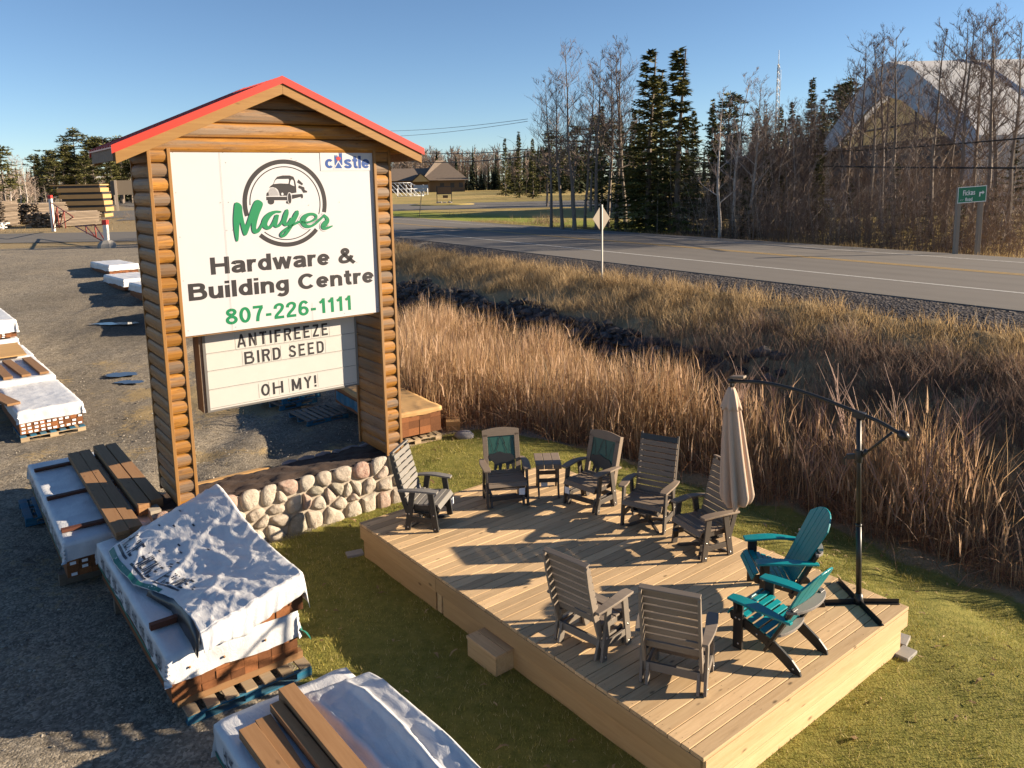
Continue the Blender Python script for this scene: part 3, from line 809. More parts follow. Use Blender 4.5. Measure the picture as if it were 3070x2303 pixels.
def brush(mb, st, grow=0.0):
    st = chaikin(st, 2)
    fn = on_panel(); n = len(st); v = []
    for i, (x, z, w) in enumerate(st):
        a, b = st[max(i-1, 0)], st[min(i+1, n-1)]
        d = Vector((b[0]-a[0], b[1]-a[1])).normalized(); nn = Vector((-d.y, d.x))*(w/2*.94+grow)
        v += [fn(x+nn.x, z+nn.y), fn(x-nn.x, z-nn.y)]
    mb.add(v, [(2*i, 2*i+1, 2*i+3, 2*i+2) for i in range(n-1)])
    for q, (x, z, w) in ((0, st[0]), (1, st[-1])): ell(mb, (x, z), w/2*.94+grow, w/2*.94+grow, on_panel(), 14)
key = MB(); lay[0] = .0030
for st in STROKES[4:]: brush(key, st, .022)
key.build('script_keyline', M['signwhite'], panel, fix=False)
scr = MB(); lay[0] = .0075
scr.flat(chaikin(MOUT, 2, True), on_panel())
for st in STROKES: brush(scr, st)
scr.build('script_name', M['vinylgreen'], panel, fix=False)

# small plaque in the corner
mb = MB(); mb.box(2.427, 3.296, SP-.006, SP-.0005, 5.474, 5.772)
plq = mb.build('plaque', M['signwhite'], panel)
lay[0] = 0; PQ = SP-.0062
bl = MB()
block_text(bl, 'c', 2.503, 2.632, 5.512, 5.702, on_panel(PQ), .2)
block_text(bl, 'stle', 2.812, 3.244, 5.508, 5.700, on_panel(PQ), .2, .05)
def tower(x, w, z1):
    f_ = on_panel(PQ); q = w/5
    bl.flat([(x-w/2, 5.56), (x+w/2, 5.56), (x+w/2, z1), (x+w/2-q, z1), (x+w/2-q, z1-.02), (x+q/2, z1-.02), (x+q/2, z1), (x-q/2, z1), (x-q/2, z1-.02), (x-w/2+q, z1-.02), (x-w/2+q, z1), (x-w/2, z1)], f_)
tower(2.683, .05, 5.708); tower(2.760, .05, 5.748)
bl.build('plaque_lettering', M['vinylblue'], plq, fix=False)
mb = MB(); lay[0] = .002; mb.flat([(2.628, 5.497), (2.806, 5.497), (2.717, 5.632)], on_panel(PQ)); mb.build('plaque_triangle_edge', M['signwhite'], plq, fix=False)
mb = MB(); mb.flat([(2.655, 5.511), (2.779, 5.511), (2.717, 5.604)], on_panel(PQ)); mb.build('plaque_triangle', M['vinylblue'], plq, fix=False)
LEAF = [(0,-1),(.06,-.45),(.55,-.55),(.45,-.3),(.95,.1),(.8,.2),(.9,.5),(.55,.42),(.5,.6),(.22,.35),(.32,.85),(.15,.75),(0,1),(-.15,.75),(-.32,.85),(-.22,.35),(-.5,.6),(-.55,.42),(-.9,.5),(-.8,.2),(-.95,.1),(-.45,-.3),(-.55,-.55),(-.06,-.45)]
mb = MB(); mb.flat([(2.722+x*.044, 5.652+z*.044) for x, z in LEAF], on_panel(PQ)); mb.build('plaque_leaf', M['vinylred'], plq, fix=False)
# screws and the seam of the panel
mb = MB(); lay[0] = 0; r = random.Random(4)
for x, z in [(.34, 5.74), (.34, 5.2), (.34, 4.6), (.34, 4.0), (.35, 3.3), (1.0, 5.74), (1.95, 5.74), (1.02, 5.6), (1.02, 5.05), (1.06, 4.66), (2.7, 5.0), (1.0, 3.27), (1.9, 3.27), (2.7, 3.27), (3.26, 4.6), (3.26, 3.9), (3.26, 3.3), (2.2, 4.97), (1.05, 4.2), (2.95, 4.05), (.92, 5.05), (.97, 4.66), (1.98, 5.66), (2.05, 5.63)]:
    ell(mb, (x+r.uniform(-.01, .01), z), .006, .006, on_panel(), 8)
mb.build('panel_screws', M['alu'], panel, fix=False)
mb = MB(); f_ = on_panel(); mb.flat([(.948, 3.225), (.951, 3.225), (.951, 5.78), (.948, 5.78)], f_); mb.flat([(2.164, 3.225), (2.167, 3.225), (2.167, 3.5), (2.164, 3.5)], f_)
mb.build('panel_seam', M['alu'], panel, fix=False)

# message board
BY = .35
bd = empty('message_board'); bd.parent = sign
mb = MB(); mb.box(.60, 3.03, BY+.012, .69, 2.0, 3.21); mb.build('cabinet', M['alu'], bd)
mb = MB(); mb.box(.60, .64, BY-.004, BY+.011, 2.0, 3.21); mb.box(2.995, 3.03, BY-.004, BY+.011, 2.0, 3.21); mb.box(.64, 2.995, BY-.004, BY+.011, 2.0, 2.028)
mb.build('frame', M['alu'], bd)
mb = MB(); mb.box(.555, .598, BY+.02, .68, 1.995, 3.21); mb.build('side_board', M['greywood'], bd)
mb = MB(); mb.box(.64, 2.995, BY+.003, BY+.011, 2.028, 3.21); bface = mb.build('face', M['boardwhite'], bd)
mb = MB()
for z in (2.869, 2.608, 2.330): mb.box(.645, 2.99, BY-.003, BY+.0028, z-.004, z+.004)
mb.build('letter_rail', M['boardwhite'], bd)
mb = MB()
for z in (2.874, 2.613, 2.335, 2.05): mb.box(.645, 2.99, BY+.0015, BY+.0025, z, z+.006)
mb.build('letter_track', M['alu'], bd)
lay[0] = 0; BF = BY+.003
for word, x0, x1, zb, zc, gp in (('ANTIFREEZE', 1.10, 2.532, 2.901, 3.098, .24), ('BIRD SEED', 1.188, 2.450, 2.630, 2.822, .22), ('OH MY!', 1.405, 2.292, 2.098, 2.286, .22)):
    let = MB(); block_text(let, word, x0, x1, zb, zc, on_panel(BF), .165, gp, .45); let.build('lettering', M['vinylblack'], bd, fix=False)
# clear letter tiles
mb = MB()
for x0, x1, zb, n in ((1.07, 2.56, 2.885, 10), (1.16, 2.48, 2.615, 9), (1.37, 2.32, 2.08, 6)):
    for i in range(n+1):
        x = x0 + (x1-x0)*i/n; mb.box(x-.0015, x+.0015, BY+.0005, BY+.0022, zb, zb+.225)
mb.build('tile_edges', M['postgrey'], bd)

# stone planter under the sign
pt = empty('stone_planter', (-4.746, 10.481, 0), SA)
tag(pt, 'low fieldstone planter wall under the log sign', 'planter')
t = NT('field stones'); v = t.coords(); isn = t.island()
c = t.ramp(isn, [(.0, (0.359, 0.296, 0.234)), (.16, (0.390, 0.335, 0.265)), (.3, (0.281, 0.156, 0.117)), (.42, (0.406, 0.351, 0.281)), (.55, (0.234, 0.211, 0.156)), (.68, (0.367, 0.281, 0.226)), (.8, (0.312, 0.203, 0.156)), (.9, (0.390, 0.343, 0.281)), (1, (0.328, 0.281, 0.234))])
[q_ for q_ in t.t.nodes if q_.type == 'VALTORGB'][-1].color_ramp.interpolation = 'CONSTANT'
c = t.mix(t.ramp(t.noise(v, 14, 6, .7, .8), [(.35, 0), (.7, 1)]), c, t.mix(.55, c, (.47, .415, .35)))
c = t.mix(t.math('MULTIPLY', t.ramp(t.noise(v, 40, 4, .7), [(.55, 0), (.75, 1)]), .6), c, (.13, .10, .09))
t.bump(t.math('ADD', t.noise(v, 18, 6, .7), t.noise(v, 60, 4, .6)), .8, .022)
M['stone'] = t.fin(c, .85, .2)
WY, WT, WX0, WX1 = -.09, .87, -.35, 3.66
mb = MB(); mb.box(WX0, WX1, WY+.012, .05, -.1, WT-.075); mb.box(WX0, WX0+.14, .05, 1.0, -.1, WT-.03); mb.box(WX1-.14, WX1, .05, 1.0, -.1, WT-.03)
mb.build('mortar', M['mortar'], pt)
# stones: relaxed cells on the wall face, each rounded off and bulged
r = random.Random(12)
pts = []
zrow = [.70, .42, .13]
for j, z in enumerate(zrow):
    x = WX0 + .05 + (.1 if j % 2 else 0)
    while x < WX1:
        pts.append([x + r.uniform(-.035, .035), z + r.uniform(-.06, .06)]); x += r.uniform(.25, .37)
for _ in range(12): pts.append([r.uniform(WX0+.2, WX1-.2), r.uniform(.15, .62)])
def clip(poly, px_, py_, nx_, ny_):
    o = []
    for i in range(len(poly)):
        a, b = poly[i], poly[(i+1) % len(poly)]
        da = (a[0]-px_)*nx_ + (a[1]-py_)*ny_; db = (b[0]-px_)*nx_ + (b[1]-py_)*ny_
        if da <= 0: o.append(a)
        if (da < 0 < db) or (db < 0 < da):
            q = da/(da-db); o.append((a[0]+(b[0]-a[0])*q, a[1]+(b[1]-a[1])*q))
    return o
def cells(pts):
    out = []
    for i, p in enumerate(pts):
        poly = [(WX0-.01, -.14), (WX1+.01, -.14), (WX1+.01, WT), (WX0-.01, WT)]
        for j, q in enumerate(pts):
            if i == j: continue
            dx, dy = q[0]-p[0], q[1]-p[1]
            if dx*dx+dy*dy > .9: continue
            L = math.hypot(dx, dy)
            poly = clip(poly, (p[0]+q[0])/2, (p[1]+q[1])/2, dx/L, dy/L)
            if len(poly) < 3: break
        out.append(poly)
    return out
st = MB()
for poly in cells(pts):
    if len(poly) < 3: continue
    cx = sum(p[0] for p in poly)/len(poly); cy = sum(p[1] for p in poly)/len(poly)
    size = min(max(abs(p[0]-cx) for p in poly), max(abs(p[1]-cy) for p in poly))
    if size < .03: continue
    sh_ = max(.5, 1 - .017/size)
    q = [(cx+(p[0]-cx)*sh_, cy+(p[1]-cy)*sh_) for p in poly]
    q = chaikin(q, 3, True); n = len(q)
    v = []; f = []; sd_ = r.uniform(0, 100); bul = r.uniform(.055, .085)
    rings = [(1.0, -.02), (1.0, .18), (.95, .5), (.82, .8), (.6, .95), (.3, 1.02)]
    for s_, h in rings:
        for p in q:
            x = cx+(p[0]-cx)*s_; z = cy+(p[1]-cy)*s_
            nz = noise.noise(Vector((x*9+sd_, z*9, sd_)))*.022 + noise.noise(Vector((x*22+sd_, z*22, sd_)))*.010
            v.append((x, WY+.012 - bul*h - (nz*h), z))
    for a in range(len(rings)-1):
        for i in range(n): f.append((a*n+i, a*n+(i+1) % n, (a+1)*n+(i+1) % n, (a+1)*n+i))
    v.append((cx, WY+.012-bul*1.03, cy)); f += [((len(rings)-1)*n+i, (len(rings)-1)*n+(i+1) % n, len(v)-1) for i in range(n)]
    st.add(v, f, True)
st.build('stonework', M['stone'], pt)
# mulch bed behind the stones
mb = MB(); n, m = 60, 20
for j in range(m+1):
    for i in range(n+1):
        x = WX0+.05 + (WX1-WX0-.1)*i/n; y = -.085 + 1.12*j/m
        mb.v.append((x, y, .815 - .12*(j/m) + .035*noise.noise(Vector((x*4, y*4, 2))) + .025*noise.noise(Vector((x*14, y*14, 5)))))
for j in range(m):
    for i in range(n): mb.f.append((j*(n+1)+i, j*(n+1)+i+1, (j+1)*(n+1)+i+1, (j+1)*(n+1)+i)); mb.sm.append(True)
mb.build('mulch_bed', M['soil'], pt, fix=False)
mb = MB(); mb.box(WX0, WX1, 1.0, 1.05, -.1, .66); mb.build('back_board', M['greywood'], pt)
mb = MB(); mb.box(.5, 1.72, 1.052, 1.14, .60, .70); mb.box(1.75, 2.1, 1.052, 1.13, .58, .66)
mb.build('broken_board', M['packwood'], pt)
r = random.Random(5); mb = MB()
x = 1.9
while x < 3.4:
    w = r.uniform(.18, .34); q = r.uniform(.05, .08)
    mb.tube([(x, 1.07, .66), (x+.03, 1.07, .66), (x+w/2, 1.08, .67), (x+w-.02, 1.07, .66), (x+w, 1.07, .66)], [.01, q*.85, q, q*.8, .01], 8); x += w
mb.build('edging_stones', M['rock'], pt)
# ------------------------------------------------------------------ deck
DZ = .5
DL, DN, DR = Vector((-2.256, 10.561)), Vector((1.517, 5.850)), Vector((4.347, 8.092))
ex = (DR-DN); DW = ex.length; ex.normalize()               # boards run along ex
ey = (DL-DN); DLEN = ey.length; ey.normalize()
deck = empty('wooden_deck', (DN.x, DN.y, 0), atan2(ex.y, ex.x))
tag(deck, 'low rectangular cedar deck on the lawn beside the sign', 'deck')
mb = MB(); y = 0.0; r = random.Random(3); k_ = 0
while y < DLEN - .02:
    w = .139 if k_ != 1 else .088
    w = min(w, DLEN - y)
    dz = r.uniform(-.0015, .0015)
    mb.box(-r.uniform(0, .006), DW + r.uniform(0, .006), y, y+w, DZ-.036+dz, DZ+dz); y += w + .008; k_ += 1
mb.build('deck_boards', M['deck'], deck, .004)
def nail_marks():
    mb = MB(); y = .02; r = random.Random(9)
    for i in range(42):
        for x in (.06, .9, 1.8, 2.7, DW-.06):
            for dy in (.03, .105):
                xx = x + r.uniform(-.012, .012); yy = y+dy
                mb.add([(xx+.004*cos(a), yy+.004*sin(a), DZ+.0022) for a in (0, 1.05, 2.1, 3.14, 4.2, 5.2)], [(0, 1, 2, 3, 4, 5)])
        y += .1455
    mb.build('screw_heads', M['vinylblack'], deck, fix=False)
nail_marks()
ins = .022
def fascia(name, rows):
    mb = MB()
    for b in rows: mb.box(*b)
    return mb.build(name, M['fascia'], deck, .003)
lo = .055
fascia('front_fascia', [(ins, DW-ins, ins-.03, ins+.008, DZ-.22, DZ-.038), (ins+.03, DW-.12, ins-.006, ins+.03, lo+.12, DZ-.223), (ins+.03, DW-.12, ins-.008, ins+.03, lo-.06, lo+.117)])
fascia('rear_fascia', [(ins, DW-ins, DLEN-ins-.008, DLEN-ins+.02, DZ-.22, DZ-.038), (ins+.03, DW-.12, DLEN-ins-.03, DLEN-ins+.01, lo-.06, DZ-.223)])
mb = MB()
mb2 = M['fascia']
sf = MB()
sf.box(ins-.03, ins+.008, ins+.01, 4.05, DZ-.225, DZ-.038); sf.box(ins-.03, ins+.008, 4.055, DLEN-ins, DZ-.225, DZ-.038)
sf.box(ins, ins+.03, .06, 3.95, lo-.06, DZ-.228); sf.box(ins, ins+.03, 4.10, DLEN-.06, lo-.06, DZ-.228)
sf.box(DW-ins-.008, DW-ins+.02, ins+.01, DLEN-ins, DZ-.225, DZ-.038); sf.box(DW-.15, DW-.12, .06, DLEN-.06, lo-.06, DZ-.228)
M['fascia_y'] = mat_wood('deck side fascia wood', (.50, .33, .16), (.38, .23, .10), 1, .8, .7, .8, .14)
sf.build('side_fascia', M['fascia_y'], deck, .003)
mb = MB(); mb.box(ins-.012, ins+.02, 3.955, 4.05, lo-.03, DZ-.23); mb.build('side_post', M['fascia'], deck)
# step against the left side, with a pavers under two corners
stp = empty('deck_step', (-.295, 8.015, 0), atan2(ey.y, ex.y*0 + ey.x))
tag(stp, 'small wooden step box on the grass against the deck side', 'step')
mb = MB(); mb.box(-.27, .27, -.155, -.005, .205, .24); mb.box(-.27, .27, .002, .155, .205, .24); mb.build('tread', M['deck'], stp, .004)
mb = MB(); mb.box(-.26, .26, .12, .148, -.02, .203); mb.box(-.26, -.232, -.15, .118, -.02, .203); mb.box(.232, .26, -.15, .118, -.02, .203); mb.build('riser', M['fascia'], stp, .003)
stp.rotation_euler = (0, 0, atan2(-ey.y, -ey.x) + pi)
for i, (q, rz) in enumerate((((-2.33, 10.62), .4), ((4.36, 8.24), .9), ((4.28, 7.98), .7))):
    o = empty('paver', (q[0], q[1], 0), rz)
    mb = MB(); mb.box(-.12, .12, -.08, .08, -.03, .03); mb.build('slab', M['concrete'], o, .008)
    tag(o, ['concrete paver under the deck corner nearest the stone planter', 'farther of two grey pavers under the sunlit deck corner', 'nearer of two grey pavers under the sunlit deck corner'][i], 'paver', 'pavers under the deck corners')

# ------------------------------------------------------------------ chairs: local +y faces forward, +x is the sitter's right
def slat(mb, a, b, w, t, up):
    mb.bar(a, b, w, t, up)
def arm(mb, s, zb, zf, yb=-.32, yf=.25, x=.30, w0=.075, w1=.115, sw=0.0, t=.026):
    """contoured arm board on one side"""
    n = 9; L = []; Rr = []
    for i in range(n):
        u = i/(n-1); y = yb + (yf-yb)*u
        w = w0 + (w1-w0)*min(1, u*1.7)
        if u > .88: w *= .82
        xc = x + .02*sin(pi*min(1, u*1.2)) + sw*u
        z = zb + (zf-zb)*u + .022*sin(pi*u)
        L.append((s*(xc-w*.5), y, z)); Rr.append((s*(xc+w*.5), y, z))
    v = []
    for a, b in zip(L, Rr): v += [a, b, (b[0], b[1], b[2]-t), (a[0], a[1], a[2]-t)]
    f = []
    for i in range(n-1):
        for q in range(4): f.append((i*4+q, i*4+(q+1) % 4, (i+1)*4+(q+1) % 4, (i+1)*4+q))
    f += [(3, 2, 1, 0), tuple((n-1)*4+q for q in range(4))]
    mb.add(v, f)
BT = radians(15)
def back_pt(x, h, off=0.0):
    """point on the leaning back plane, h along it"""
    y0, z0 = -.20, .36
    return (x, y0 - sin(BT)*h - cos(BT)*off, z0 + cos(BT)*h - sin(BT)*off)
BUP = (0, cos(BT), sin(BT))
def patio_chair(name, label, pos, face, slatm, framem, style='slat', base='glider', top=None, hback=.70, tagside=0, armm=None, cup=False):
    t = empty(name, (pos[0], pos[1], DZ), radians(face) - pi/2)
    tag(t, label, 'chair', 'patio chairs standing on the deck')
    SM, FM = M[slatm], M[framem]; AM = M[armm or slatm]
    # seat
    mb = MB(); hw = .285
    prof = [(-.175, .385), (-.095, .372), (-.015, .368), (.065, .374), (.145, .384), (.212, .378)]
    for y, z in prof: mb.box(-hw, hw, y-.036, y+.036, z-.011, z+.011)
    mb.bar((-hw, .252, .350), (hw, .252, .350), .07, .022, (0, .8, .6))
    mb.build('seat', SM, t, .004)
    for s in (-1, 1):
        fr = MB(); fr.box(s*.25-.016, s*.25+.016, -.22, .235, .29, .358); fr.build('seat_rail', FM, t, .004)
    # back
    bk = empty('backrest'); bk.parent = t
    n = int(hback/.079)
    if style == 'slat':
        mb = MB(); tp = MB()
        for i in range(n):
            h = .065 + i*hback/n
            tgt = tp if (top and i >= n-1) else mb
            tgt.bar(back_pt(-.275, h, 0), back_pt(.275, h, 0), .068 if not (top and i >= n-1) else .078, .02, (0, -cos(BT), -sin(BT)))
        mb.build('slats', SM, bk, .003)
        if top: tp.build('top_slat', M[top], bk, .003)
        mb = MB()
        if not top: mb.bar(back_pt(-.28, hback+.055, .018), back_pt(.28, hback+.055, .018), .06, .02, (0, -sin(BT), cos(BT)))
        if not top: mb.build('top_cap', SM, bk, .004)
        for s in (-1, 1):
            mb = MB()
            poly = [(-.10, -.012), (-.12, -.07), (.2, -.085), (hback*.75, -.075), (hback+.02, -.055), (hback+.05, -.03), (hback+.04, -.012)]
            x0 = s*.268
            mb.prism([(q[0], q[1]) for q in poly], lambda h, o_, tt, x0=x0, s=s: back_pt(x0 - s*.0 + (tt-.014), h, -o_), .028)
            mb.build('side_stile', SM if framem == 'driftframe' else FM, bk, .003)
    else:
        for s in (-1, 1):
            mb = MB()
            mb.bar(back_pt(s*.245, -.06), back_pt(s*.245, .60), .024, .075, (1, 0, 0))
            mb.bar(back_pt(s*.262, -.06, .05), back_pt(s*.262, .66, .05), .024, .065, (0, -cos(BT), -sin(BT)))
            mb.build('side_stile', SM, bk, .003)
        mb = MB(); poly = [(-.285, .57), (.285, .57), (.285, .665)]
        poly += [(.285 - .57*i/12, .665 + .035*sin(pi*i/12)) for i in range(1, 12)] + [(-.285, .665)]
        mb.prism(poly, lambda x, h, tt: back_pt(x, h, tt-.012), .026); mb.build('top_rail', SM, bk, .003)
        mb = MB(); mb.bar(back_pt(-.21, .03), back_pt(.21, .03), .06, .02, BUP); mb.build('lower_rail', SM, bk, .003)
        # cut out forest panel: green board between dark tree outlines, a bear walking along the bottom
        TREE = lambda c, w, z0, z1: [(c-w, z0), (c-w*.55, z0+(z1-z0)*.30), (c-w*.8, z0+(z1-z0)*.28), (c-w*.35, z0+(z1-z0)*.62), (c-w*.55, z0+(z1-z0)*.6), (c, z1), (c+w*.55, z0+(z1-z0)*.6), (c+w*.35, z0+(z1-z0)*.62), (c+w*.8, z0+(z1-z0)*.28), (c+w*.55, z0+(z1-z0)*.30), (c+w, z0)]
        mb = MB(); mb.prism([(-.205, .20), (.205, .20), (.205, .568), (-.205, .568)], lambda x, h, tt: back_pt(x, h, .010-tt), .010); mb.build('forest_panel', M['panelgreen'], bk)
        mb = MB()
        for q in (TREE(0, .115, .24, .60), TREE(-.175, .07, .24, .55), TREE(.175, .07, .24, .55)):
            cx = sum(p[0] for p in q)/len(q)
            inner = [(p[0]*.86 + cx*.14, p[1]*.9 + .036) for p in q]
            nq = len(q); v = [back_pt(max(-.205, min(.205, p[0])), p[1], -.0045) for p in q] + [back_pt(max(-.2, min(.2, p[0])), p[1], -.0045) for p in inner]
            mb.add(v, [(i, (i+1) % nq, nq+(i+1) % nq, nq+i) for i in range(nq)])
        mb.build('tree_outline', M['black'], bk, fix=False)
        BEAR = [(-.20, .16), (-.185, .06), (-.15, .06), (-.14, .13), (-.115, .135), (-.095, .06), (-.06, .06), (-.055, .15), (0, .145), (.02, .06), (.055, .06), (.065, .14), (.10, .06), (.135, .065), (.125, .16), (.15, .2), (.20, .24), (.205, .27), (.17, .315), (.14, .30), (.11, .315), (.03, .335), (-.06, .30), (-.15, .29), (-.19, .24)]
        mb = MB(); mb.prism(BEAR, lambda x, h, tt: back_pt(x, h, -.006-tt), .008); mb.build('bear_cutout', M['black'], bk)
    # arms and their splayed legs
    for s in (-1, 1):
        mb = MB(); arm(mb, s, .575, .585); mb.build('armrest', AM, t, .005)
        for yt, yb in ((.145, .215), (-.115, -.205)):
            mb = MB(); mb.bar((s*.303, yt, .562), (s*.303, yb, .0), .03, .082, (0, 1, 0)); 
            lg = mb.build('leg', FM, t, .004)
            bm_ = MB(); bm_.tube([(s*.3185, yt*.4+yb*.6, .24), (s*.322, yt*.4+yb*.6, .24)], .011, 8); bm_.tube([(s*.3185, yb*.94, .045), (s*.322, yb*.94, .045)], .011, 8)
            bm_.build('bolt', M['steel'], lg)
        mb = MB(); mb.bar((s*.300, -.17, .16), (s*.300, .18, .16), .026, .07); mb.build('side_rail', FM, t, .003)
    if base == 'glider':
        for s in (-1, 1):
            mb = MB()
            mb.bar((s*.24, -.20, .17), (s*.24, .17, .17), .03, .06)
            mb.bar((s*.24, -.17, .2), (s*.24, -.235, .0), .03, .075, (0, 1, 0)); mb.bar((s*.24, .15, .2), (s*.24, .215, .0), .03, .075, (0, 1, 0))
            mb.build('glider_foot', FM, t, .004)
        mb = MB(); mb.bar((-.285, -.185, .165), (.285, -.185, .165), .03, .085); mb.build('stretcher', FM, t, .004)
        mb = MB(); mb.bar((-.285, .165, .14), (.285, .165, .14), .03, .07); mb.build('stretcher', FM, t, .004)
    else:
        mb = MB()
        for a in range(4):
            an = pi/4 + a*pi/2; d = Vector((cos(an), sin(an), 0))
            mb.prism([(0, .07), (.10, .075), (.30, .03), (.335, .0), (.26, .0), (.12, .03), (0, .03)], lambda x, z, tt, d=d: d*x + Vector((-d.y, d.x, 0))*(tt-.018) + Vector((0, 0, z)), .036)
        mb.build('swivel_base', FM, t, .003)
        mb = MB(); mb.tube([(0, 0, .05), (0, 0, .2)], .045, 14); mb.box(-.2, .2, -.17, .17, .2, .225); mb.box(-.19, -.155, -.18, .18, .225, .30); mb.box(.155, .19, -.18, .18, .225, .30); mb.build('swivel_column', FM, t, .003)
        mb = MB(); mb.bar((-.29, -.02, .19), (.29, -.02, .19), .03, .05); mb.build('stretcher', FM, t, .003)
    if tagside:
        mb = MB(); x = tagside*.20
        mb.box(x-.045, x+.045, .292, .2945, .20, .30); mb.build('price_tag', M['paper'], t)
        q = t.children[-1]; q.rotation_euler = (radians(-4), 0, radians(6))
    if cup:
        mb = MB(); mb.lathe([(.0, .0), (.032, .0), (.042, .085), (.045, .085), (.045, .09), (.030, .10), (.0, .10)], (0, 0, 0), 14); o = mb.build('cup_holder', M['black'], t); o.location = (.12, .33, .19)
    return t

patio_chair('patio_chair', 'grey slatted chair with charcoal frame next to the stone planter', (-1.235, 10.56), -14, 'greyslat', 'charcoal', 'slat', 'swivel', None, .70, -1, 'greyslat')
patio_chair('patio_chair', 'tan chair with a bear and pine cutout back standing squarely left of the side table', (-.15, 11.24), -80, 'tanslat', 'brownframe', 'bear', 'glider', None, .66, -1)
patio_chair('patio_chair', 'tan bear cutout chair turned sideways between the side table and the tall chair', (1.11, 11.06), -135, 'tanslat', 'brownframe', 'bear', 'glider', None, .66, 1)
patio_chair('patio_chair', 'tall tan slatted chair topped by one black slat', (1.85, 10.36), -121, 'tanslat', 'brownframe', 'slat', 'swivel', 'black', .80)
patio_chair('patio_chair', 'brown swivel chair partly hidden by the closed umbrella canopy', (2.41, 9.58), -155, 'tanslat', 'brownframe', 'slat', 'swivel', None, .72, 0, None, True)
patio_chair('patio_chair', 'driftwood coloured glider seen from behind, nearer the deck step', (.77, 7.56), 46, 'drift', 'driftframe', 'slat', 'glider', None, .70)
patio_chair('patio_chair', 'driftwood coloured glider seen from behind, nearer the teal chairs', (1.53, 6.96), 67, 'drift', 'driftframe', 'slat', 'glider', None, .70)

def adirondack(label, pos, face):
    t = empty('adirondack_chair', (pos[0], pos[1], DZ), radians(face) - pi/2)
    tag(t, label, 'chair', 'teal adirondack chairs on the deck')
    TM, BM = M['teal'], M['black']
    # stringers: from the front seat edge down to the rear foot
    for s in (-1, 1):
        x0 = s*.262
        prof = [(.30, .355), (.285, .28), (.12, .235), (-.10, .165), (-.30, .06), (-.40, .0), (-.50, .0), (-.485, .05), (-.40, .13), (-.22, .235), (-.05, .29), (.12, .335), (.22, .372)]
        mb = MB(); mb.prism(prof, lambda y, z, tt, x0=x0: (x0 + tt - .014, y, z), .028); lg = mb.build('rear_leg', BM, t, .004)
        b_ = MB()
        for y, z in ((.2, .30), (-.02, .235), (-.42, .05)): b_.tube([(x0+s*.0145, y, z), (x0+s*.019, y, z)], .010, 8)
        b_.build('bolt', M['steel'], lg)
        mb = MB(); mb.box(s*.292-.014, s*.292+.014, .13, .235, 0, .525); fl = mb.build('front_leg', BM, t, .004)
        b_ = MB()
        for y, z in ((.16, .33), (.205, .33), (.17, .06)): b_.tube([(s*.3065, y, z), (s*.311, y, z)], .010, 8)
        b_.build('bolt', M['steel'], fl)
        mb = MB(); mb.prism([(.16, .52), (.21, .52), (.19, .40), (.175, .40)], lambda y, z, tt, s=s: (s*.292 + s*.015 + s*tt, y, z), .05); mb.build('arm_bracket', BM, t)
    # curved seat of slats
    mb = MB()
    seat = [(.305, .345, 1.1), (.268, .392, .5), (.20, .392, .0), (.13, .372, -.15), (.06, .345, -.25), (-.01, .318, -.3), (-.08, .293, -.32), (-.15, .272, -.28)]
    for y, z, sl in seat:
        mb.bar((-.28, y, z), (.28, y, z), .058, .018, (0, sin(sl), cos(sl)))
    mb.build('seat', TM, t, .004)
    # fanned back slats with an arched top
    bt = radians(28)
    def bp(x, h, o=0): return (x, -.165 - sin(bt)*h + cos(bt)*(-o) + .35*x*x*-1*-.9, .27 + cos(bt)*h - sin(bt)*o)
    mb = MB(); n = 6
    for i in range(n):
        u = (i-(n-1)/2)/((n-1)/2)
        xb, xt = u*.185, u*.250; wb, wt = .070, .094
        fa = lambda xx: .86 - .15*(abs(xx)/.297)**2.3; top = fa(xt)
        pts = [(xb-wb/2, .0), (xb+wb/2, .0), (xt+wt/2, fa(xt+wt/2)), (xt+wt/4, fa(xt+wt/4)), (xt, top), (xt-wt/4, fa(xt-wt/4)), (xt-wt/2, fa(xt-wt/2))]
        mb.prism(pts, lambda x, h, tt: bp(x, h, tt), .019)
    mb.build('back_slats', TM, t, .004)
    # braces behind
    def brace(name, h, hw, mat, th, dep):
        mb = MB(); m_ = 12; v = []
        for i in range(m_+1):
            x = -hw + 2*hw*i/m_; q = bp(x, h, .021); c = dep*(1-(x/hw)**2)**.5 if abs(x) < hw else 0
            for dy, dz in ((0, 0), (-.03-c, 0), (-.03-c, -th), (0, -th)): v.append((q[0], q[1]+dy, q[2]+dz))
        f = []
        for i in range(m_):
            for k_ in range(4): f.append((i*4+k_, i*4+(k_+1) % 4, (i+1)*4+(k_+1) % 4, (i+1)*4+k_))
        f += [(3, 2, 1, 0), tuple(m_*4+k_ for k_ in range(4))]
        mb.add(v, f); mb.build(name, mat, t, .003)
    brace('upper_brace', .44, .335, M['greygran'], .028, .085)
    brace('lower_brace', .06, .27, M['greygran'], .03, .05)
    for s in (-1, 1):
        mb = MB(); mb.bar(bp(s*.255, -.16, .05), bp(s*.262, .47, .05), .03, .085, (1, 0, 0)); mb.build('back_support', BM, t, .004)
    for s in (-1, 1):
        mb = MB(); arm(mb, s, .535, .545, -.40, .28, .30, .055, .14, 0.0, .026); mb.build('armrest', TM, t, .006)
    return t
adirondack('teal adirondack chair with its arched back towards the lawn, farther from the camera', (2.95, 8.42), 176)
adirondack('teal adirondack chair seen from behind with grey brace, nearer the camera', (2.58, 7.44), 131)

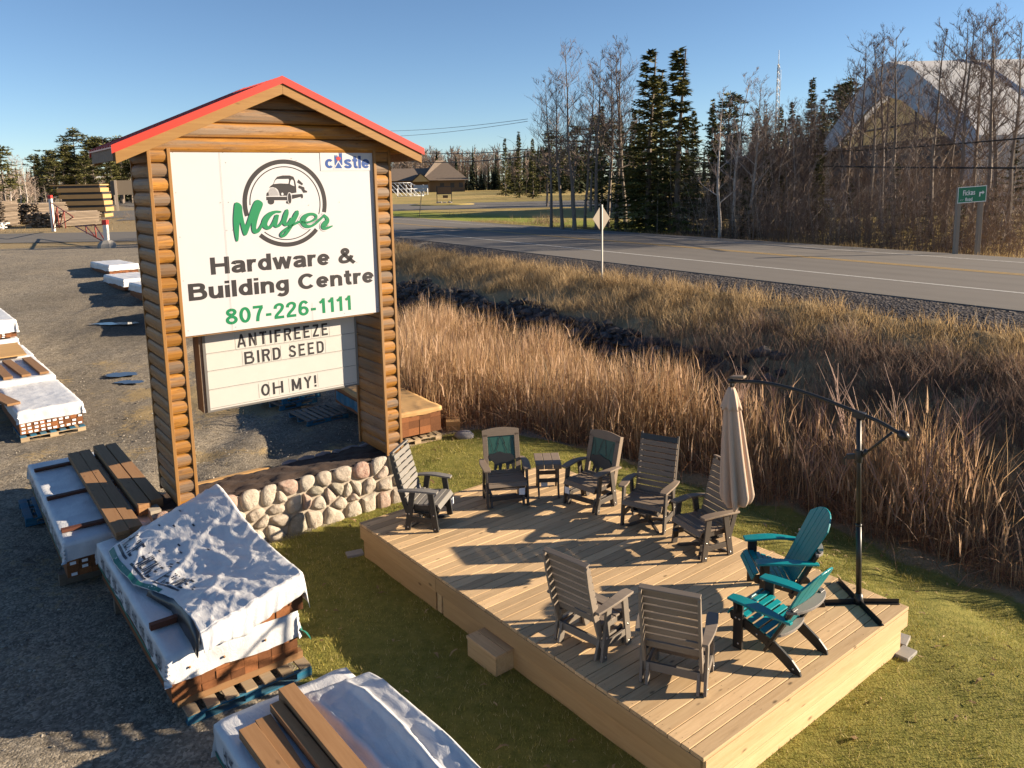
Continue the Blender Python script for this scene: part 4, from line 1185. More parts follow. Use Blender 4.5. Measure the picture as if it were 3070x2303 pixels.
# side table
t = empty('side_table', (.50, 11.56, DZ), radians(2)); tag(t, 'small brown slatted side table between the two bear chairs', 'table')
mb = MB()
for i in range(3): mb.box(-.195+.132*i, -.067+.132*i, -.25, .25, .515, .54)
for i in range(3): mb.bar((-.195+.132*i+.001, -.262, .5), (-.067+.132*i-.001, -.262, .5), .022, .07, (0, 0, 1))
tp = mb.build('tabletop', M['tanslat'], t, .006)
for sx_ in (-1, 1):
    for sy_ in (-1, 1):
        mb = MB(); mb.bar((sx_*.15, sy_*.17, .515), (sx_*.15, sy_*.17, .14), .028, .05, (0, 1, 0)); mb.bar((sx_*.15, sy_*.165, .15), (sx_*.15, sy_*.245, .0), .028, .05, (0, 1, 0)); mb.build('leg', M['brownframe'], t, .003)
for y0 in (-.175, .15):
    mb = MB(); mb.box(-.16, .16, y0, y0+.025, .22, .28); mb.build('stretcher', M['brownframe'], t, .003)
mb = MB(); mb.box(-.11, -.01, -.135, -.132, .145, .215); mb.build('price_tag', M['paper'], t)

# ------------------------------------------------------------------ cantilever umbrella
um = empty('cantilever_umbrella', (3.83, 8.19, DZ), 0)
tag(um, 'closed beige cantilever umbrella on a dark cross base at the deck corner', 'umbrella')
UM = M['umbmetal']
for d in ((.04, -.47), (-.03, .47), (.44, -.03), (-.42, -.02)):
    mb = MB(); d = Vector((d[0], d[1], 0)); e = d.normalized(); w = Vector((-e.y, e.x, 0))
    a = e*.02; b = d
    mb.bar(a + Vector((0, 0, .006)), b + Vector((0, 0, .006)), .06, .006)
    mb.bar(a + w*.0 + Vector((0, 0, .033)), b + w*.0 + Vector((0, 0, .033)), .006, .048)
    mb.build('base_leg', UM, um)
pole_top = Vector((-.075, .05, 2.165))
mb = MB(); mb.tube([(0, 0, .0), (0, 0, .05), (0, 0, .12)], [.06, .05, .035], 14); mb.tube([(0, 0, .10), pole_top*.42], .030, 16); mb.tube([pole_top*.42, pole_top*.43], .034, 16); mb.tube([pole_top*.43, pole_top], .026, 16); mb.build('pole', UM, um)
hub = Vector((2.60, 9.08, 2.86)) - Vector((3.83, 8.19, DZ)); endp = Vector((4.06, 7.93, 2.555)) - Vector((3.83, 8.19, DZ))
ctl = [hub, hub*.72+pole_top*.28+Vector((0, 0, .095)), hub*.4+pole_top*.6+Vector((0, 0, .105)), pole_top+Vector((0, 0, .03)), endp*.5+pole_top*.5+Vector((0, 0, .035)), endp]
ap = [Vector(q) for q in chaikin([tuple(q) for q in ctl], 3)]
mb = MB(); mb.tube(ap, .021, 10); mb.build('arm', UM, um)
mb = MB(); d = (ap[-1]-ap[-4]).normalized(); mb.tube([endp-d*.03, endp, endp+d*.05, endp+d*.09], [.025, .05, .055, .03], 14); mb.build('crank_housing', UM, um)
mb = MB(); pc = pole_top + Vector((0, 0, .01)); mb.bar(pc-(hub-endp).normalized()*.07, pc+(hub-endp).normalized()*.07, .065, .075); mb.build('pivot_bracket', UM, um, .008)
sl = pole_top*.79
mb = MB(); mb.tube([sl-Vector((0, 0, .07)), sl+Vector((0, 0, .07))], .042, 14); mb.bar(sl, sl+Vector((-.10, .07, -.03)), .04, .06); mb.tube([sl+Vector((-.085, .06, -.0)), sl+Vector((-.12, .085, -.06)), sl+Vector((-.115, .08, -.13))], .012, 8); mb.build('slide_handle', UM, um, .004)
mb = MB(); se = endp + Vector((-.06, .05, .0)); mb.tube([sl+Vector((.02, -.015, .0)), se], .014, 8); mb.tube([sl+Vector((.03, -.02, .01)), sl*.75+se*.25], .024, 10); mb.build('strut', UM, um)
hubm = MB(); hubm.tube([hub+Vector((0, 0, .03)), hub+Vector((0, 0, -.13))], .020, 10); hubm.tube([hub+Vector((0, 0, .02)), hub+Vector((0, 0, -.02))], .04, 10)
hubm.build('hub', UM, um)
mb = MB(); mb.bar(hub+Vector((.0, -.0, .05)), hub+Vector((.13, -.10, .07)), .10, .03); mb.build('solar_cap', M['tanslat'], um, .008)
# closed canopy: pleated cloth hanging from the hub, flaring to the lower hem
cv = MB(); NA, NZ = 96, 40
ctop = hub + Vector((.0, -.005, -.09)); 
for j in range(NZ+1):
    u = j/NZ; z = -1.52*u
    R_ = .045 + .165*min(1, u*1.05)**.62
    if u < .14: R_ = .035 + .07*(u/.14)
    if u > .9: R_ *= 1 - .28*((u-.9)/.1)**1.4
    for i in range(NA):
        a = 2*pi*i/NA
        pl = .5 + .5*cos(8*a + .7*sin(3*u+1) + .6*sin(2*a))
        dep = (.16 + .46*u)
        rr = R_*(1 - dep*pl**1.6) * (1 + .13*cos(a - .6)*u)
        lo_ = -.16*u*max(0, cos(a-2.7))**1 * (-1) + .10*u*cos(a - 5.6)
        lean = Vector((.08*u, -.03*u, 0))
        q = ctop + lean + Vector((rr*cos(a), rr*sin(a), z + (lo_ if u > .6 else lo_*u/.6) * (u**2)))
        cv.v.append(tuple(q))
for j in range(NZ):
    for i in range(NA): cv.f.append((j*NA+i, j*NA+(i+1) % NA, (j+1)*NA+(i+1) % NA, (j+1)*NA+i)); cv.sm.append(True)
o = cv.build('canopy', M['umbcloth'], um)
md = o.modifiers.new('solid', 'SOLIDIFY'); md.thickness = .004
vt = MB()
for j in range(9):
    u = j/8; z = .02 - .24*u; R_ = .034 + .10*u**.8
    for i in range(48):
        a = 2*pi*i/48; rr = R_*(1 - (.1+.22*u)*(.5+.5*cos(8*a+.4)))
        vt.v.append(tuple(ctop + Vector((rr*cos(a), rr*sin(a), z - .035*u*(.5-.5*cos(8*a+.4))))))
for j in range(8):
    for i in range(48): vt.f.append((j*48+i, j*48+(i+1) % 48, (j+1)*48+(i+1) % 48, (j+1)*48+i)); vt.sm.append(True)
vv = vt.build('vent_cap', M['umbcloth'], um); md = vv.modifiers.new('solid', 'SOLIDIFY'); md.thickness = .003
# ------------------------------------------------------------------ lumber stacks: local +y runs along the boards, +x across
def crease0(x, y, s):
    q = 1 - abs(noise.noise(Vector((x*1.9+s, y*2.3, s)))*1.6)
    return max(0, q)**5
def wrap_sheet(L, W, top, drop, name, parent, sag=0.0, seed=0, hem=.03, mat=None, res=.05, wr=1.0):
    """white wrap over the top of a bundle with skirts folded down on every side"""
    mb = MB()
    nx_ = int((W+2*drop)/res)+1; ny_ = int((L+2*drop)/res)+1
    for j in range(ny_+1):
        for i in range(nx_+1):
            x = -drop + (W+2*drop)*i/nx_; y = -drop + (L+2*drop)*j/ny_
            px_, py_ = min(max(x, 0), W), min(max(y, 0), L)
            ox, oy = abs(x-px_), abs(y-py_); d = max(ox, oy)
            nz = noise.noise(Vector((x*2.2+seed, y*2.2, seed*1.7))); nf = noise.noise(Vector((x*9+seed, y*3+seed, 4.0))); n3 = noise.noise(Vector((x*22, y*7+seed, 9.0)))
            z = top - d + wr*(.010*nz + .006*nf + .010*crease0(x*1.2+seed, y, seed)) - sag*sin(pi*px_/W)
            out = .026 + (.016*nf+.010*n3)*wr*min(1, d*8)
            if d > .001:
                if ox >= oy: px_ += (1 if x > 0 else -1)*(out + min(ox, oy)*.15)
                if oy >= ox: py_ += (1 if y > 0 else -1)*(out + min(ox, oy)*.15)
                z += (nz*.02+n3*.012)*wr*(d/drop)
            mb.v.append((px_, py_, z))
    for j in range(ny_):
        for i in range(nx_): mb.f.append((j*(nx_+1)+i, j*(nx_+1)+i+1, (j+1)*(nx_+1)+i+1, (j+1)*(nx_+1)+i)); mb.sm.append(True)
    o = mb.build(name, mat or M['wrap'], parent, fix=False)
    return o
def end_boards(L, W, z0, z1, parent, cols=9, rows=6, seed=0):
    mb = MB(); r = random.Random(seed); cw = W/cols; rh = (z1-z0)/rows
    for c in range(cols):
        for q in range(rows):
            j0, j1 = r.uniform(-.008, .004), r.uniform(-.006, .006)
            mb.box(c*cw+.0015, (c+1)*cw-.0015, j0, L+j1, z0+q*rh+.001, z0+(q+1)*rh-.001)
    return mb.build('boards', M['lumberend'], parent)
def end_tags(W, z0, z1, parent, cols=9, rows=6, seed=0, p=.6):
    mb = MB(); r = random.Random(seed+50); cw = W/cols; rh = (z1-z0)/rows
    for c in range(cols):
        if r.random() > p: continue
        for q in range(rows):
            if r.random() < .12: continue
            x = c*cw + cw*.5 + r.uniform(-.01, .01); z = z0+(q+.5)*rh
            mb.box(x-.035, x+.035, -.0125, -.0095, z-rh*.26, z+rh*.26)
    if mb.v: mb.build('end_tags', M['paper'], parent)
def printed(parent, L, top, seed=0, n=9, x=-.030, word='HiLINE', ht=.16, z=None, y0=.12, dy=None):
    """repeated print and green band on the long left skirt"""
    dy = dy or (L-.3)/n
    for i in range(n):
        mb = MB(); yc = y0 + dy*i + dy*.1
        zt = (z or (top-.21))                           # reads from the far end to the near end
        block_text(mb, word, 0, dy*.62, zt, zt+ht, lambda q, zz, ly=0, yc=yc: (x - .0006*ly, yc + dy*.7 - q, zz), .14, .14)
        mb.add([(x, yc+dy*.68, zt-.035), (x, yc+dy*.12, zt-.035), (x, yc+dy*.12, zt-.020), (x, yc+dy*.68, zt-.020)], [(0, 1, 2, 3)])
        mb.build('print', M['ink'], parent, fix=False)
    mb = MB(); zt = (z or (top-.21))
    for i in range(40):
        a, b = L*i/40, L*(i+1)/40
        mb.add([(x+.001, a, zt-.10), (x+.001, b, zt-.10), (x+.001, b, zt-.055), (x+.001, a, zt-.055)], [(0, 1, 2, 3)])
    mb.build('print_band', M['wrapgreen'], parent, fix=False)

def pallet(name, label, pos, rz, W=1.2, D=1.0, mat='bluepaint', deckmat='palletwood', group='pallets on the yard', h=.13):
    p = empty(name, pos, rz); tag(p, label, 'pallet', group)
    mb = MB(); n = 7
    for i in range(n):
        x = W*i/(n-1)*.90; mb.box(x, x+W*.095, 0, D, h-.02, h)
    mb.build('top_deck', M[deckmat], p, .003)
    mb = MB()
    for y in (0, D/2-.02, D-.04):
        for x in (0, W*.44, W*.87): mb.box(x, x+W*.13, y+.001, y+.039, .021, h-.041)
        mb.box(0, W*.998, y, y+.04, h-.0405, h-.0205)
    mb.build('stringers', M[mat], p, .003)
    mb = MB()
    for y in (0, D/2-.05, D-.1): mb.box(0, W*.998, y, y+.1, 0, .0205)
    mb.build('bottom_deck', M[mat], p, .003)
    return p

def bundle(label, pos, rz, L=3.2, W=1.22, z0=.22, z1=.72, hem=.30, seed=0, tags=.6, prints=0, group='wrapped lumber bundles', cols=9, wrapmat=None):
    t = empty('lumber_bundle', pos, rz); tag(t, label, 'lumber bundle', group)
    end_boards(L, W, z0, z1-.012, t, cols, 6, seed)
    wrap_sheet(L, W, z1, hem, 'wrap', t, 0, seed, mat=wrapmat)
    if tags: end_tags(W, z0, z1-hem, t, cols, 3, seed, tags)
    if prints: printed(t, L, z1, seed, prints)
    return t
def plank(label, pos, rz, L, W, th, mat='plank', group='loose planks on the lumber bundles', n=1, tilt=0):
    mb = MB()
    for i in range(n): mb.box(-W/2, W/2, 0, L, i*(th+.0015), i*(th+.0015)+th)
    o = mb.build('plank', M[mat], None, .003); o.location = pos; o.rotation_euler = (tilt, 0, rz)
    return tag(o, label, 'plank', group)

# --- centre pile
AROT = atan2(.617, .787)
def loc2(o, rz, x, y, z=0): return (o[0] + cos(rz)*x - sin(rz)*y, o[1] + sin(rz)*x + cos(rz)*y, z)
AO = (-3.44, 7.09)
A = bundle('white wrapped lumber bundle on a blue pallet, lower one of the nearest double pile', (AO[0], AO[1], 0), AROT, 3.24, 1.31, .215, .72, .30, 3, 0, 0, cols=9)
printed(A, 3.24, .72, 0, 9, -.034, 'HiLINE', .14, .50)
mb = MB()
for x, z in ((.18, .55), (.52, .52), (.95, .53)): mb.tube([(x, -.036, z), (x, -.040, z)], .014, 10)
mb.build('orange_washers', M['plank'], A)
q = loc2(AO, AROT, .12, .02, 0)
pallet('pallet', 'blue pallet under the nearest double lumber pile', loc2(AO, AROT, .09, -.16), AROT, 1.3, 1.0)
o = plank('brown timber bearer lying along the edge of the blue pallet', loc2(AO, AROT, .05, .06, .132), AROT - pi/2 + .0, 1.32, .09, .08, 'plank')
q = plank('timber bearer under the rear of the nearest double pile', loc2(AO, AROT, .0, 2.6, .02), AROT - pi/2, 1.32, .09, .19, 'greywood')
# upper bundle under its draped wrap
UB = empty('lumber_bundle', (AO[0], AO[1], 0), AROT)
tag(UB, 'lumber bundle under a peaked white sheet, upper one of the nearest double pile', 'lumber bundle', 'wrapped lumber bundles')
mb = MB(); r = random.Random(8)
for c in range(5):
    for w in range(3 if c > 2 else (2 if c > 0 else 1)):
        zt = .738 + w*.092
        mb.box(.62+c*.152, .62+(c+1)*.152-.003, -.06+r.uniform(-.01, .01), 2.7, zt, zt+.090)
mb.build('boards', M['lumberend'], UB)
mb = MB(); mb.box(-.02, .6, .55, .62, .738, .80); mb.build('batten', M['batten'], UB)
def crease(x, y, s):
    q = 1 - abs(noise.noise(Vector((x*1.9+s, y*2.3, s)))*1.6)
    return max(0, q)**5
def upper_sheet(u, v):
    """u 0..1 along (near to far), v 0..1 across: left hem, slope, ridge, right skirt"""
    a = -.12 + 2.90*u
    ridge = 1.185 + .15*ss(.5, .9, u) - .09*ss(.93, 1.0, u) - .02*sin(5*u)
    left = float(np.interp(u, [0, .12, .35, .6, .85, 1], [.28, .27, .30, .06, .0, .03]))
    zl = float(np.interp(u, [0, .1, .35, .6, 1], [.90, .95, .83, .78, .77]))
    if v < .78:
        k_ = v/.78
        c = left + (1.36-left)*k_
        z = zl + (ridge-zl)*(k_**.82)
        z -= .05*sin(pi*k_)*(.4+.6*sin(pi*u))
    else:
        k_ = (v-.78)/.22
        c = 1.36 + .05*k_**.5; z = ridge - .36*k_
    w = .020*noise.noise(Vector((a*1.6, c*1.6, 3.3))) + .014*noise.noise(Vector((a*3.0+c*5, c*4-a, 7.1))) + .010*noise.noise(Vector((a*9+c*11, c*12-a*3, 2.2)))
    fold = .020*max(0, sin((a*1.3 + c*3.2)*3.2))**3*(1-u) + crease(a*.8, c*.9, 1.7)*.022 + crease(a*1.7+3, c*1.9, 4.1)*.007
    fz = 1.0 if v < .78 else .4
    return Vector((c, a, z + (w + fold)*fz))
sh = MB(); NU, NV = 130, 84
for i in range(NU+1):
    for j in range(NV+1): sh.v.append(tuple(upper_sheet(i/NU, j/NV)))
for i in range(NU):
    for j in range(NV): sh.f.append((i*(NV+1)+j, i*(NV+1)+j+1, (i+1)*(NV+1)+j+1, (i+1)*(NV+1)+j)); sh.sm.append(True)
b0 = len(sh.v); ND = 8                                  # skirt hanging down over the near end
for k_ in range(ND+1):
    for j in range(NV+1):
        p = upper_sheet(0, j/NV); v = j/NV; w = k_/ND
        dl = float(np.interp(v, [0, .12, .3, .62, .78, 1], [.17, .20, .27, .24, .22, .06]))
        ru = .018*sin(v*38+2*w)*w*(1 if v < .6 else .4)
        sh.v.append((p.x + ru*.4, p.y - .03*math.sqrt(w) - abs(ru) - .05*w*max(0, .4-v)*2.0, p.z - dl*w))
for k_ in range(ND):
    for j in range(NV): sh.f.append((b0+k_*(NV+1)+j, b0+k_*(NV+1)+j+1, b0+(k_+1)*(NV+1)+j+1, b0+(k_+1)*(NV+1)+j)); sh.sm.append(True)
us = sh.build('sheet', M['wrap'], UB, fix=False)
md = us.modifiers.new('solid', 'SOLIDIFY'); md.thickness = .004; md.offset = 0
bd_ = MB()
def on_sheet(u0, du, v0, dv):
    """text frame lying in the sheet: x runs from far to near, z runs up the slope"""
    return lambda x, z, q=0: tuple(upper_sheet(u0 - du*x, v0 + dv*z) + Vector((-.004, 0, .006 + .0004*q)))
for u0 in (.975, .755, .535):
    pr = MB()
    block_text(pr, 'HiLINE', 0, 1, 0, 1, on_sheet(u0, .17, .085, .11), .14, .14)
    f_ = on_sheet(u0, .17, .085, .11)
    for i in range(8): pr.add([f_(i/8, -.24), f_((i+1)/8, -.24), f_((i+1)/8, -.10), f_(i/8, -.10)], [(0, 1, 2, 3)])
    pr.build('print', M['ink'], us, fix=False)
r = random.Random(2); pr = MB()
for _ in range(14):
    f_ = on_sheet(r.uniform(.3, .95), .02, r.uniform(.12, .5), .02); pr.add([f_(0, 0), f_(1, .2), f_(1, .7), f_(0, .5)], [(0, 1, 2, 3)])
pr.build('print_marks', M['ink'], us, fix=False)
for i in range(40):
    u = .44 + .55*i/40; du = .55/40
    q = lambda uu, vv: tuple(upper_sheet(uu, vv) + Vector((-.004, 0, .005)))
    bd_.add([q(u, .003), q(u+du, .003), q(u+du, .035), q(u, .035)], [(0, 1, 2, 3)])
bd_.build('print_band', M['wrapgreen'], us, fix=False)
# black underside of the sheet turned out along the near left hem
fl = MB(); n = 16
for i in range(n+1):
    u = .50*(1-i/n); p = upper_sheet(u, 0.0); w = .05 + .15*(i/n)
    fl.v += [tuple(p + Vector((.0, 0, .004))), (p.x - .035 - .03*(i/n), p.y - .02 - .10*(i/n), max(.735, p.z - w)), ]
for i in range(n): fl.f.append((2*i, 2*i+2, 2*i+3, 2*i+1)); fl.sm.append(True)
o = fl.build('folded_hem', M['wrapdark'], UB, fix=False); md = o.modifiers.new('solid', 'SOLIDIFY'); md.thickness = .006; md.offset = 0
# stray end of wrap beside the pile on the grass side
mb = MB(); 
for i in range(9):
    for j in range(5): mb.v.append((1.335 + .028*j + .01*sin(i*1.3), -.05 + .05*i, .50 - .035*j + .02*sin(i*2.1+j)))
for i in range(8):
    for j in range(4): mb.f.append((i*5+j, i*5+j+1, (i+1)*5+j+1, (i+1)*5+j)); mb.sm.append(True)
o = mb.build('loose_wrap', M['wrapgreen'], A, fix=False); md = o.modifiers.new('solid', 'SOLIDIFY'); md.thickness = .004

# --- pile to the left with loose planks
BR = atan2(.602, .798); BO = (-5.93, 9.70)
Bn = bundle('white wrapped lumber bundle with dark red battens and loose planks on top', (BO[0], BO[1], 0), BR, 3.77, 1.30, .20, .70, .27, 9, .75, cols=9)
printed(Bn, 3.77, .70, 0, 11, -.034, 'HiLINE', .13, .50)
for i, y in enumerate((.35, 1.75, 3.25)):
    mb = MB(); mb.box(0, 1.30, -.045, .045, 0, .042); o = mb.build('batten', M['batten'], None, .003); o.location = loc2(BO, BR, .02, y, .712); o.rotation_euler = (0, 0, BR + radians((-2, 1, 2)[i]))
    tag(o, ('dark red batten across the wrapped bundle, nearest the plank ends in front', 'dark red batten across the middle of the wrapped bundle', 'dark red batten across the far end of the wrapped bundle')[i], 'batten', 'battens under the loose planks')
for i, (x, y, z, L, n, a) in enumerate(((.62, -.52, .757, 3.95, 2, 0), (.79, -.46, .757, 3.9, 2, 0), (1.03, .12, .757, 3.3, 3, .4), (1.21, .2, .757, 3.15, 3, .4))):
    plank(('brown plank pair lying leftmost on the white bundle beside the sign post', 'brown plank pair second from the left on the white bundle beside the sign post', 'raised brown plank third from the left on the white bundle beside the sign post', 'raised brown plank nearest the sign post on the white bundle')[i], loc2(BO, BR, x, y, z), BR + radians(a), L, .163, .05, 'plank', n=n)
pallet('pallet', 'faded blue pallet under the far end of the bundle with loose planks', loc2(BO, BR, -.22, 2.75), BR, 1.2, 1.0, 'bluepaint', 'bluepaint')
o = plank('timber bearer under the near end of the bundle with loose planks', loc2(BO, BR, -.08, .25, .03), BR - pi/2, 1.4, .12, .16, 'greywood')

# --- nearest pile, cut by the lower edge of the picture
CR = AROT; CO = (-2.66, 6.25)
Cn = bundle('white wrapped bundle with diagonal loose planks at the bottom of the yard', loc2(CO, CR, 0, -3.3), CR, 3.3, 1.22, .20, .62, .30, 21, .5)
printed(Cn, 3.3, .62, 0, 8, -.034, 'HiLINE', .13, .42)
pallet('pallet', 'blue pallet under the wrapped bundle with diagonal planks', loc2(CO, CR, -.04, -1.0), CR, 1.25, 1.0, 'bluepaint', 'bluepaint')
def c_sheet(u, v):
    q = min(1, v/.84); c0 = .60
    a = -.16 - .20*q - 3.0*u
    ridge = .835 + .03*sin(3*a); z0 = .632
    k_ = min(1, u/.10)
    if v < .84: c = c0 + (1.30-c0)*q; z = z0 + (ridge-z0)*(q**.85)*(.55+.45*k_**.6)
    else:
        w_ = (v-.84)/.16; c = 1.30 + .05*w_**.6; z = z0 + (ridge-z0)*(.55+.45*k_**.6) - .62*w_
    f = .085*max(0, sin(c*20 + .8*sin(a*2.1) + 2.2*(a+.4)*(1.15-q)))**4*(.15+.85*q)*min(1, u*7)
    w = .016*noise.noise(Vector((a*1.7, c*5, 3.3))) + .010*noise.noise(Vector((a*7, c*12, 7.1))) + .006*noise.noise(Vector((a*16, c*20, 1.1))) + crease(a*1.0, c*2.2, 2.2)*.012
    return Vector((c, a, max(.626, z + (f + w)*(1 if v < .84 else .5))))
cs_ = MB(); NU, NV = 72, 64
for i in range(NU+1):
    for j in range(NV+1): cs_.v.append(tuple(c_sheet(i/NU, j/NV)))
for i in range(NU):
    for j in range(NV): cs_.f.append((i*(NV+1)+j, i*(NV+1)+j+1, (i+1)*(NV+1)+j+1, (i+1)*(NV+1)+j)); cs_.sm.append(True)
TC = empty('draped_sheet', (CO[0], CO[1], 0), CR); tag(TC, 'crumpled white sheet hanging over boards beside the diagonal planks', 'tarp')
o = cs_.build('sheet', M['wrap'], TC, fix=False); md = o.modifiers.new('solid', 'SOLIDIFY'); md.thickness = .004; md.offset = 0
mb = MB()
for c in range(2): mb.box(1.0+c*.145, 1.0+(c+1)*.145-.004, -3.1, -.62, .632, .675)
mb.box(1.16, 1.285, -3.1, -.70, .677, .755)
mb.build('covered_boards', M['lumberend'], TC)
mb = MB(); r = random.Random(6)
for i in range(18):
    u = .12 + .05*i; p = c_sheet(u, .86); 
    for k_ in range(3):
        x = p + Vector((.006, -.03*k_, .01)); mb.add([tuple(x), tuple(x + Vector((.004, -.012, 0))), tuple(x + Vector((.01, -.012, -.05))), tuple(x + Vector((.006, 0, -.05)))], [(0, 1, 2, 3)])
mb.build('print', M['ink'], o, fix=False)
CP = [(.145, -.36, 1.5, .145, .04, 2, 'brown plank lying leftmost on the bottom bundle'),
      (.315, -.27, -2.0, .14, .034, 1, 'brown plank second from the left on the bottom bundle'),
      (.455, -.20, 1.0, .10, .036, 2, 'narrow brown plank third from the left on the bottom bundle'),
      (.60, -.10, .5, .15, .038, 3, 'thick brown plank nearest the crumpled sheet on the bottom bundle')]
for x, y, a, W, th, n, lb in CP:
    plank(lb, loc2(CO, CR, x, y, .646), CR + pi + radians(a), 3.0, W, th, 'plank', n=n)

# --- row along the left edge
LR = atan2(.64, .77); LO = (-10.47, 16.05)
pallet('pallet', 'pale pallet under the front bundle of the left yard row', loc2(LO, LR, -.02, -.12), LR, 1.24, 1.0, 'palletwood', 'bluepaint')
bundle('white wrapped bundle with white end tags at the front of the left yard row', loc2(LO, LR, 0, 0, .0), LR, 2.7, 1.2, .15, .66, .27, 31, .9, 0, cols=10)
bundle('white wrapped bundle under three planks, second in the left yard row', loc2(LO, LR, -.05, 2.76, .08), LR, 2.9, 1.22, .15, .70, .42, 33, .5, 0)
plank('brown plank crossing the near bundle of the left yard row', loc2(LO, LR, .02, .62, .672), LR + radians(10), 2.2, .26, .05)
for i, (x, a) in enumerate(((.22, 1), (.60, 3), (.98, 1))):
    plank(('leftmost of three brown planks on the second left bundle', 'middle of three brown planks on the second left bundle', 'rightmost of three brown planks on the second left bundle')[i], loc2(LO, LR, x, 2.86, .80), LR + radians(a), 2.3, .20, .06)
mb = MB(); mb.box(0, 1.2, 0, 1.5, 0, .03); o = mb.build('plywood_sheet', M['packwood'], None); o.location = loc2(LO, LR, -.2, 5.5, .86); o.rotation_euler = (radians(4), 0, LR); tag(o, 'orange plywood sheet lying behind the three planks', 'plywood')
bundle('white wrapped bundle under the plywood sheet in the left yard row', loc2(LO, LR, -.05, 5.72, .28), LR, 1.9, 1.22, .12, .52, .3, 35, 0)
bundle('lower white bundle at the far end of the left yard row', loc2(LO, LR, -.1, 7.7, .45), LR, 3.0, 1.2, .12, .55, .40, 37, 0)
bundle('upper white bundle stacked at the far end of the left yard row', loc2(LO, LR, -.1, 7.72, .45), LR, 3.0, 1.2, .60, 1.12, .38, 39, .7)

# --- far row beside the sign
SR = atan2(.675, .738)
def far(x, y): return (x, y, H(x, y))
bundle('flat white wrapped bundle alone on the grass near the gate', far(-17.6, 34.25), SR, 2.7, 1.2, .12, .52, .26, 41, 0, group='lumber bundles in the far yard row')
bundle('white and brown wrapped bundle just behind the flat white one in the far row', far(-15.5, 31.2), SR, 2.6, 1.3, .1, .55, .3, 43, 0, group='lumber bundles in the far yard row')
bundle('weathered wrapped bundle half hidden behind the left sign post', far(-13.5, 29.1), SR, 2.4, 1.3, .1, .7, .3, 45, 0, group='lumber bundles in the far yard row')
bundle('wrapped double bundle hidden behind the sign panel', far(-10.3, 25.4), SR, 2.6, 1.3, .1, 1.0, .5, 47, 0, group='lumber bundles in the far yard row')
# --- brown bundle behind the right post
GR = atan2(.55, .83)
G = empty('lumber_bundle', (-2.33, 15.15, 0), GR); tag(G, 'cedar lumber bundle with clear torn wrap behind the right sign post', 'lumber bundle', 'wrapped lumber bundles')
end_boards(3.4, .98, .20, .66, G, 4, 3, 4)
wrap_sheet(3.4, .98, .70, .10, 'wrap', G, 0, 5, mat=M['packwood'])
mb = MB(); 
for i in range(20): mb.add([(-.016, .1+i*.16, .27+.02*sin(i)), (-.016, .26+i*.16, .27+.02*sin(i+1)), (-.018, .26+i*.16, .50), (-.018, .1+i*.16, .50)], [(0, 1, 2, 3)])
mb.build('clear_film', M['bluepaint'], G, fix=False)
pallet('pallet', 'white pallet under the cedar bundle beside the lawn', (-2.42, 15.05, 0), GR, 1.1, .9, 'palletwood', 'palletwood')
pallet('pallet', 'grey blue pallet lying under the message board, nearer one', (-4.55, 16.7, .0), GR+.1, 1.0, 1.0, 'bluepaint', 'greywood')
pallet('pallet', 'grey blue pallet lying under the message board, farther one', (-5.5, 17.9, .02), GR+.2, 1.0, 1.0, 'bluepaint', 'greywood')
pallet('pallet', 'blue pallet stacked on the farther grey blue pallet', (-5.45, 17.95, .155), GR+.15, 1.0, 1.0, 'bluepaint', 'bluepaint')
plank('short cedar timbers on the ground beside the cedar bundle', (-1.30, 16.15, .02), GR-.5, 1.2, .3, .1, 'packwood', n=2)
mb = MB(); mb.lathe([(0, -.05), (.16, -.02), (.19, .06), (.12, .13), (0, .15)], (0, 0, 0), 14)
for i, v in enumerate(mb.v): mb.v[i] = (v[0]*(1.15+.25*noise.noise(Vector(v)*6)), v[1]*(.8+.25*noise.noise(Vector(v)*5)), v[2])
o = mb.build('boulder', M['rock']); o.location = (-1.03, 15.75, 0); tag(o, 'small grey boulder at the edge of the reeds', 'boulder')
# ------------------------------------------------------------------ far yard: gate, lumber, signs, fence
def gate_post(pos, h, label, base=True):
    t = empty('gate_post', pos); tag(t, label, 'gate post', 'posts of the yard gate')
    mb = MB(); mb.box(-.12, .12, -.12, .12, 0, h-.28); mb.build('post', M['whitepost'], t, .02)
    mb = MB(); mb.box(-.14, .14, -.14, .14, h-.28, h); mb.build('red_cap', M['capred'], t, .02)
    if base:
        mb = MB(); mb.lathe([(.0, 0), (.55, 0), (.5, .22), (.3, .42), (.0, .45)], (0, 0, 0), 7, False); mb.build('concrete_foot', M['concrete'], t)
    return t
GA, GB = Vector((-23.6, 46.0)), Vector((-38.0, 65.6))
gate_post((GA.x, GA.y, H(*GA)), 1.62, 'white gate post with red cap on a concrete foot, nearer the sign')
gate_post((GB.x, GB.y, H(*GB)), 3.0, 'tall white and red gate post beside the old lumber piles', False)
gm = (GA+GB)/2
def leaf(a, b, z0, hh, label):
    t = empty('gate_leaf', (a.x, a.y, z0)); tag(t, label, 'gate', 'leaves of the red yard gate')
    d = Vector((b.x-a.x, b.y-a.y, 0)); mb = MB()
    P = lambda u, z: Vector((d.x*u, d.y*u, z))
    for p, q in ((P(.01, hh), P(.98, hh*.62)), (P(.01, .25), P(.98, hh*.62)), (P(.01, .25), P(.01, hh)), (P(.3, hh*.88), P(.3, .42)), (P(.01, .25), P(.3, hh*.88)), (P(.3, .42), P(.6, hh*.77)), (P(.6, .52), P(.6, hh*.77))): mb.tube([p, q], .04, 6)
    mb.build('frame', M['gatered'], t)
leaf(GA, gm, H(*GA), 1.35, 'open red tube gate leaf hinged on the nearer white post')
leaf(GB, gm, H(*GB), 2.4, 'red tube gate leaf hinged on the taller post')
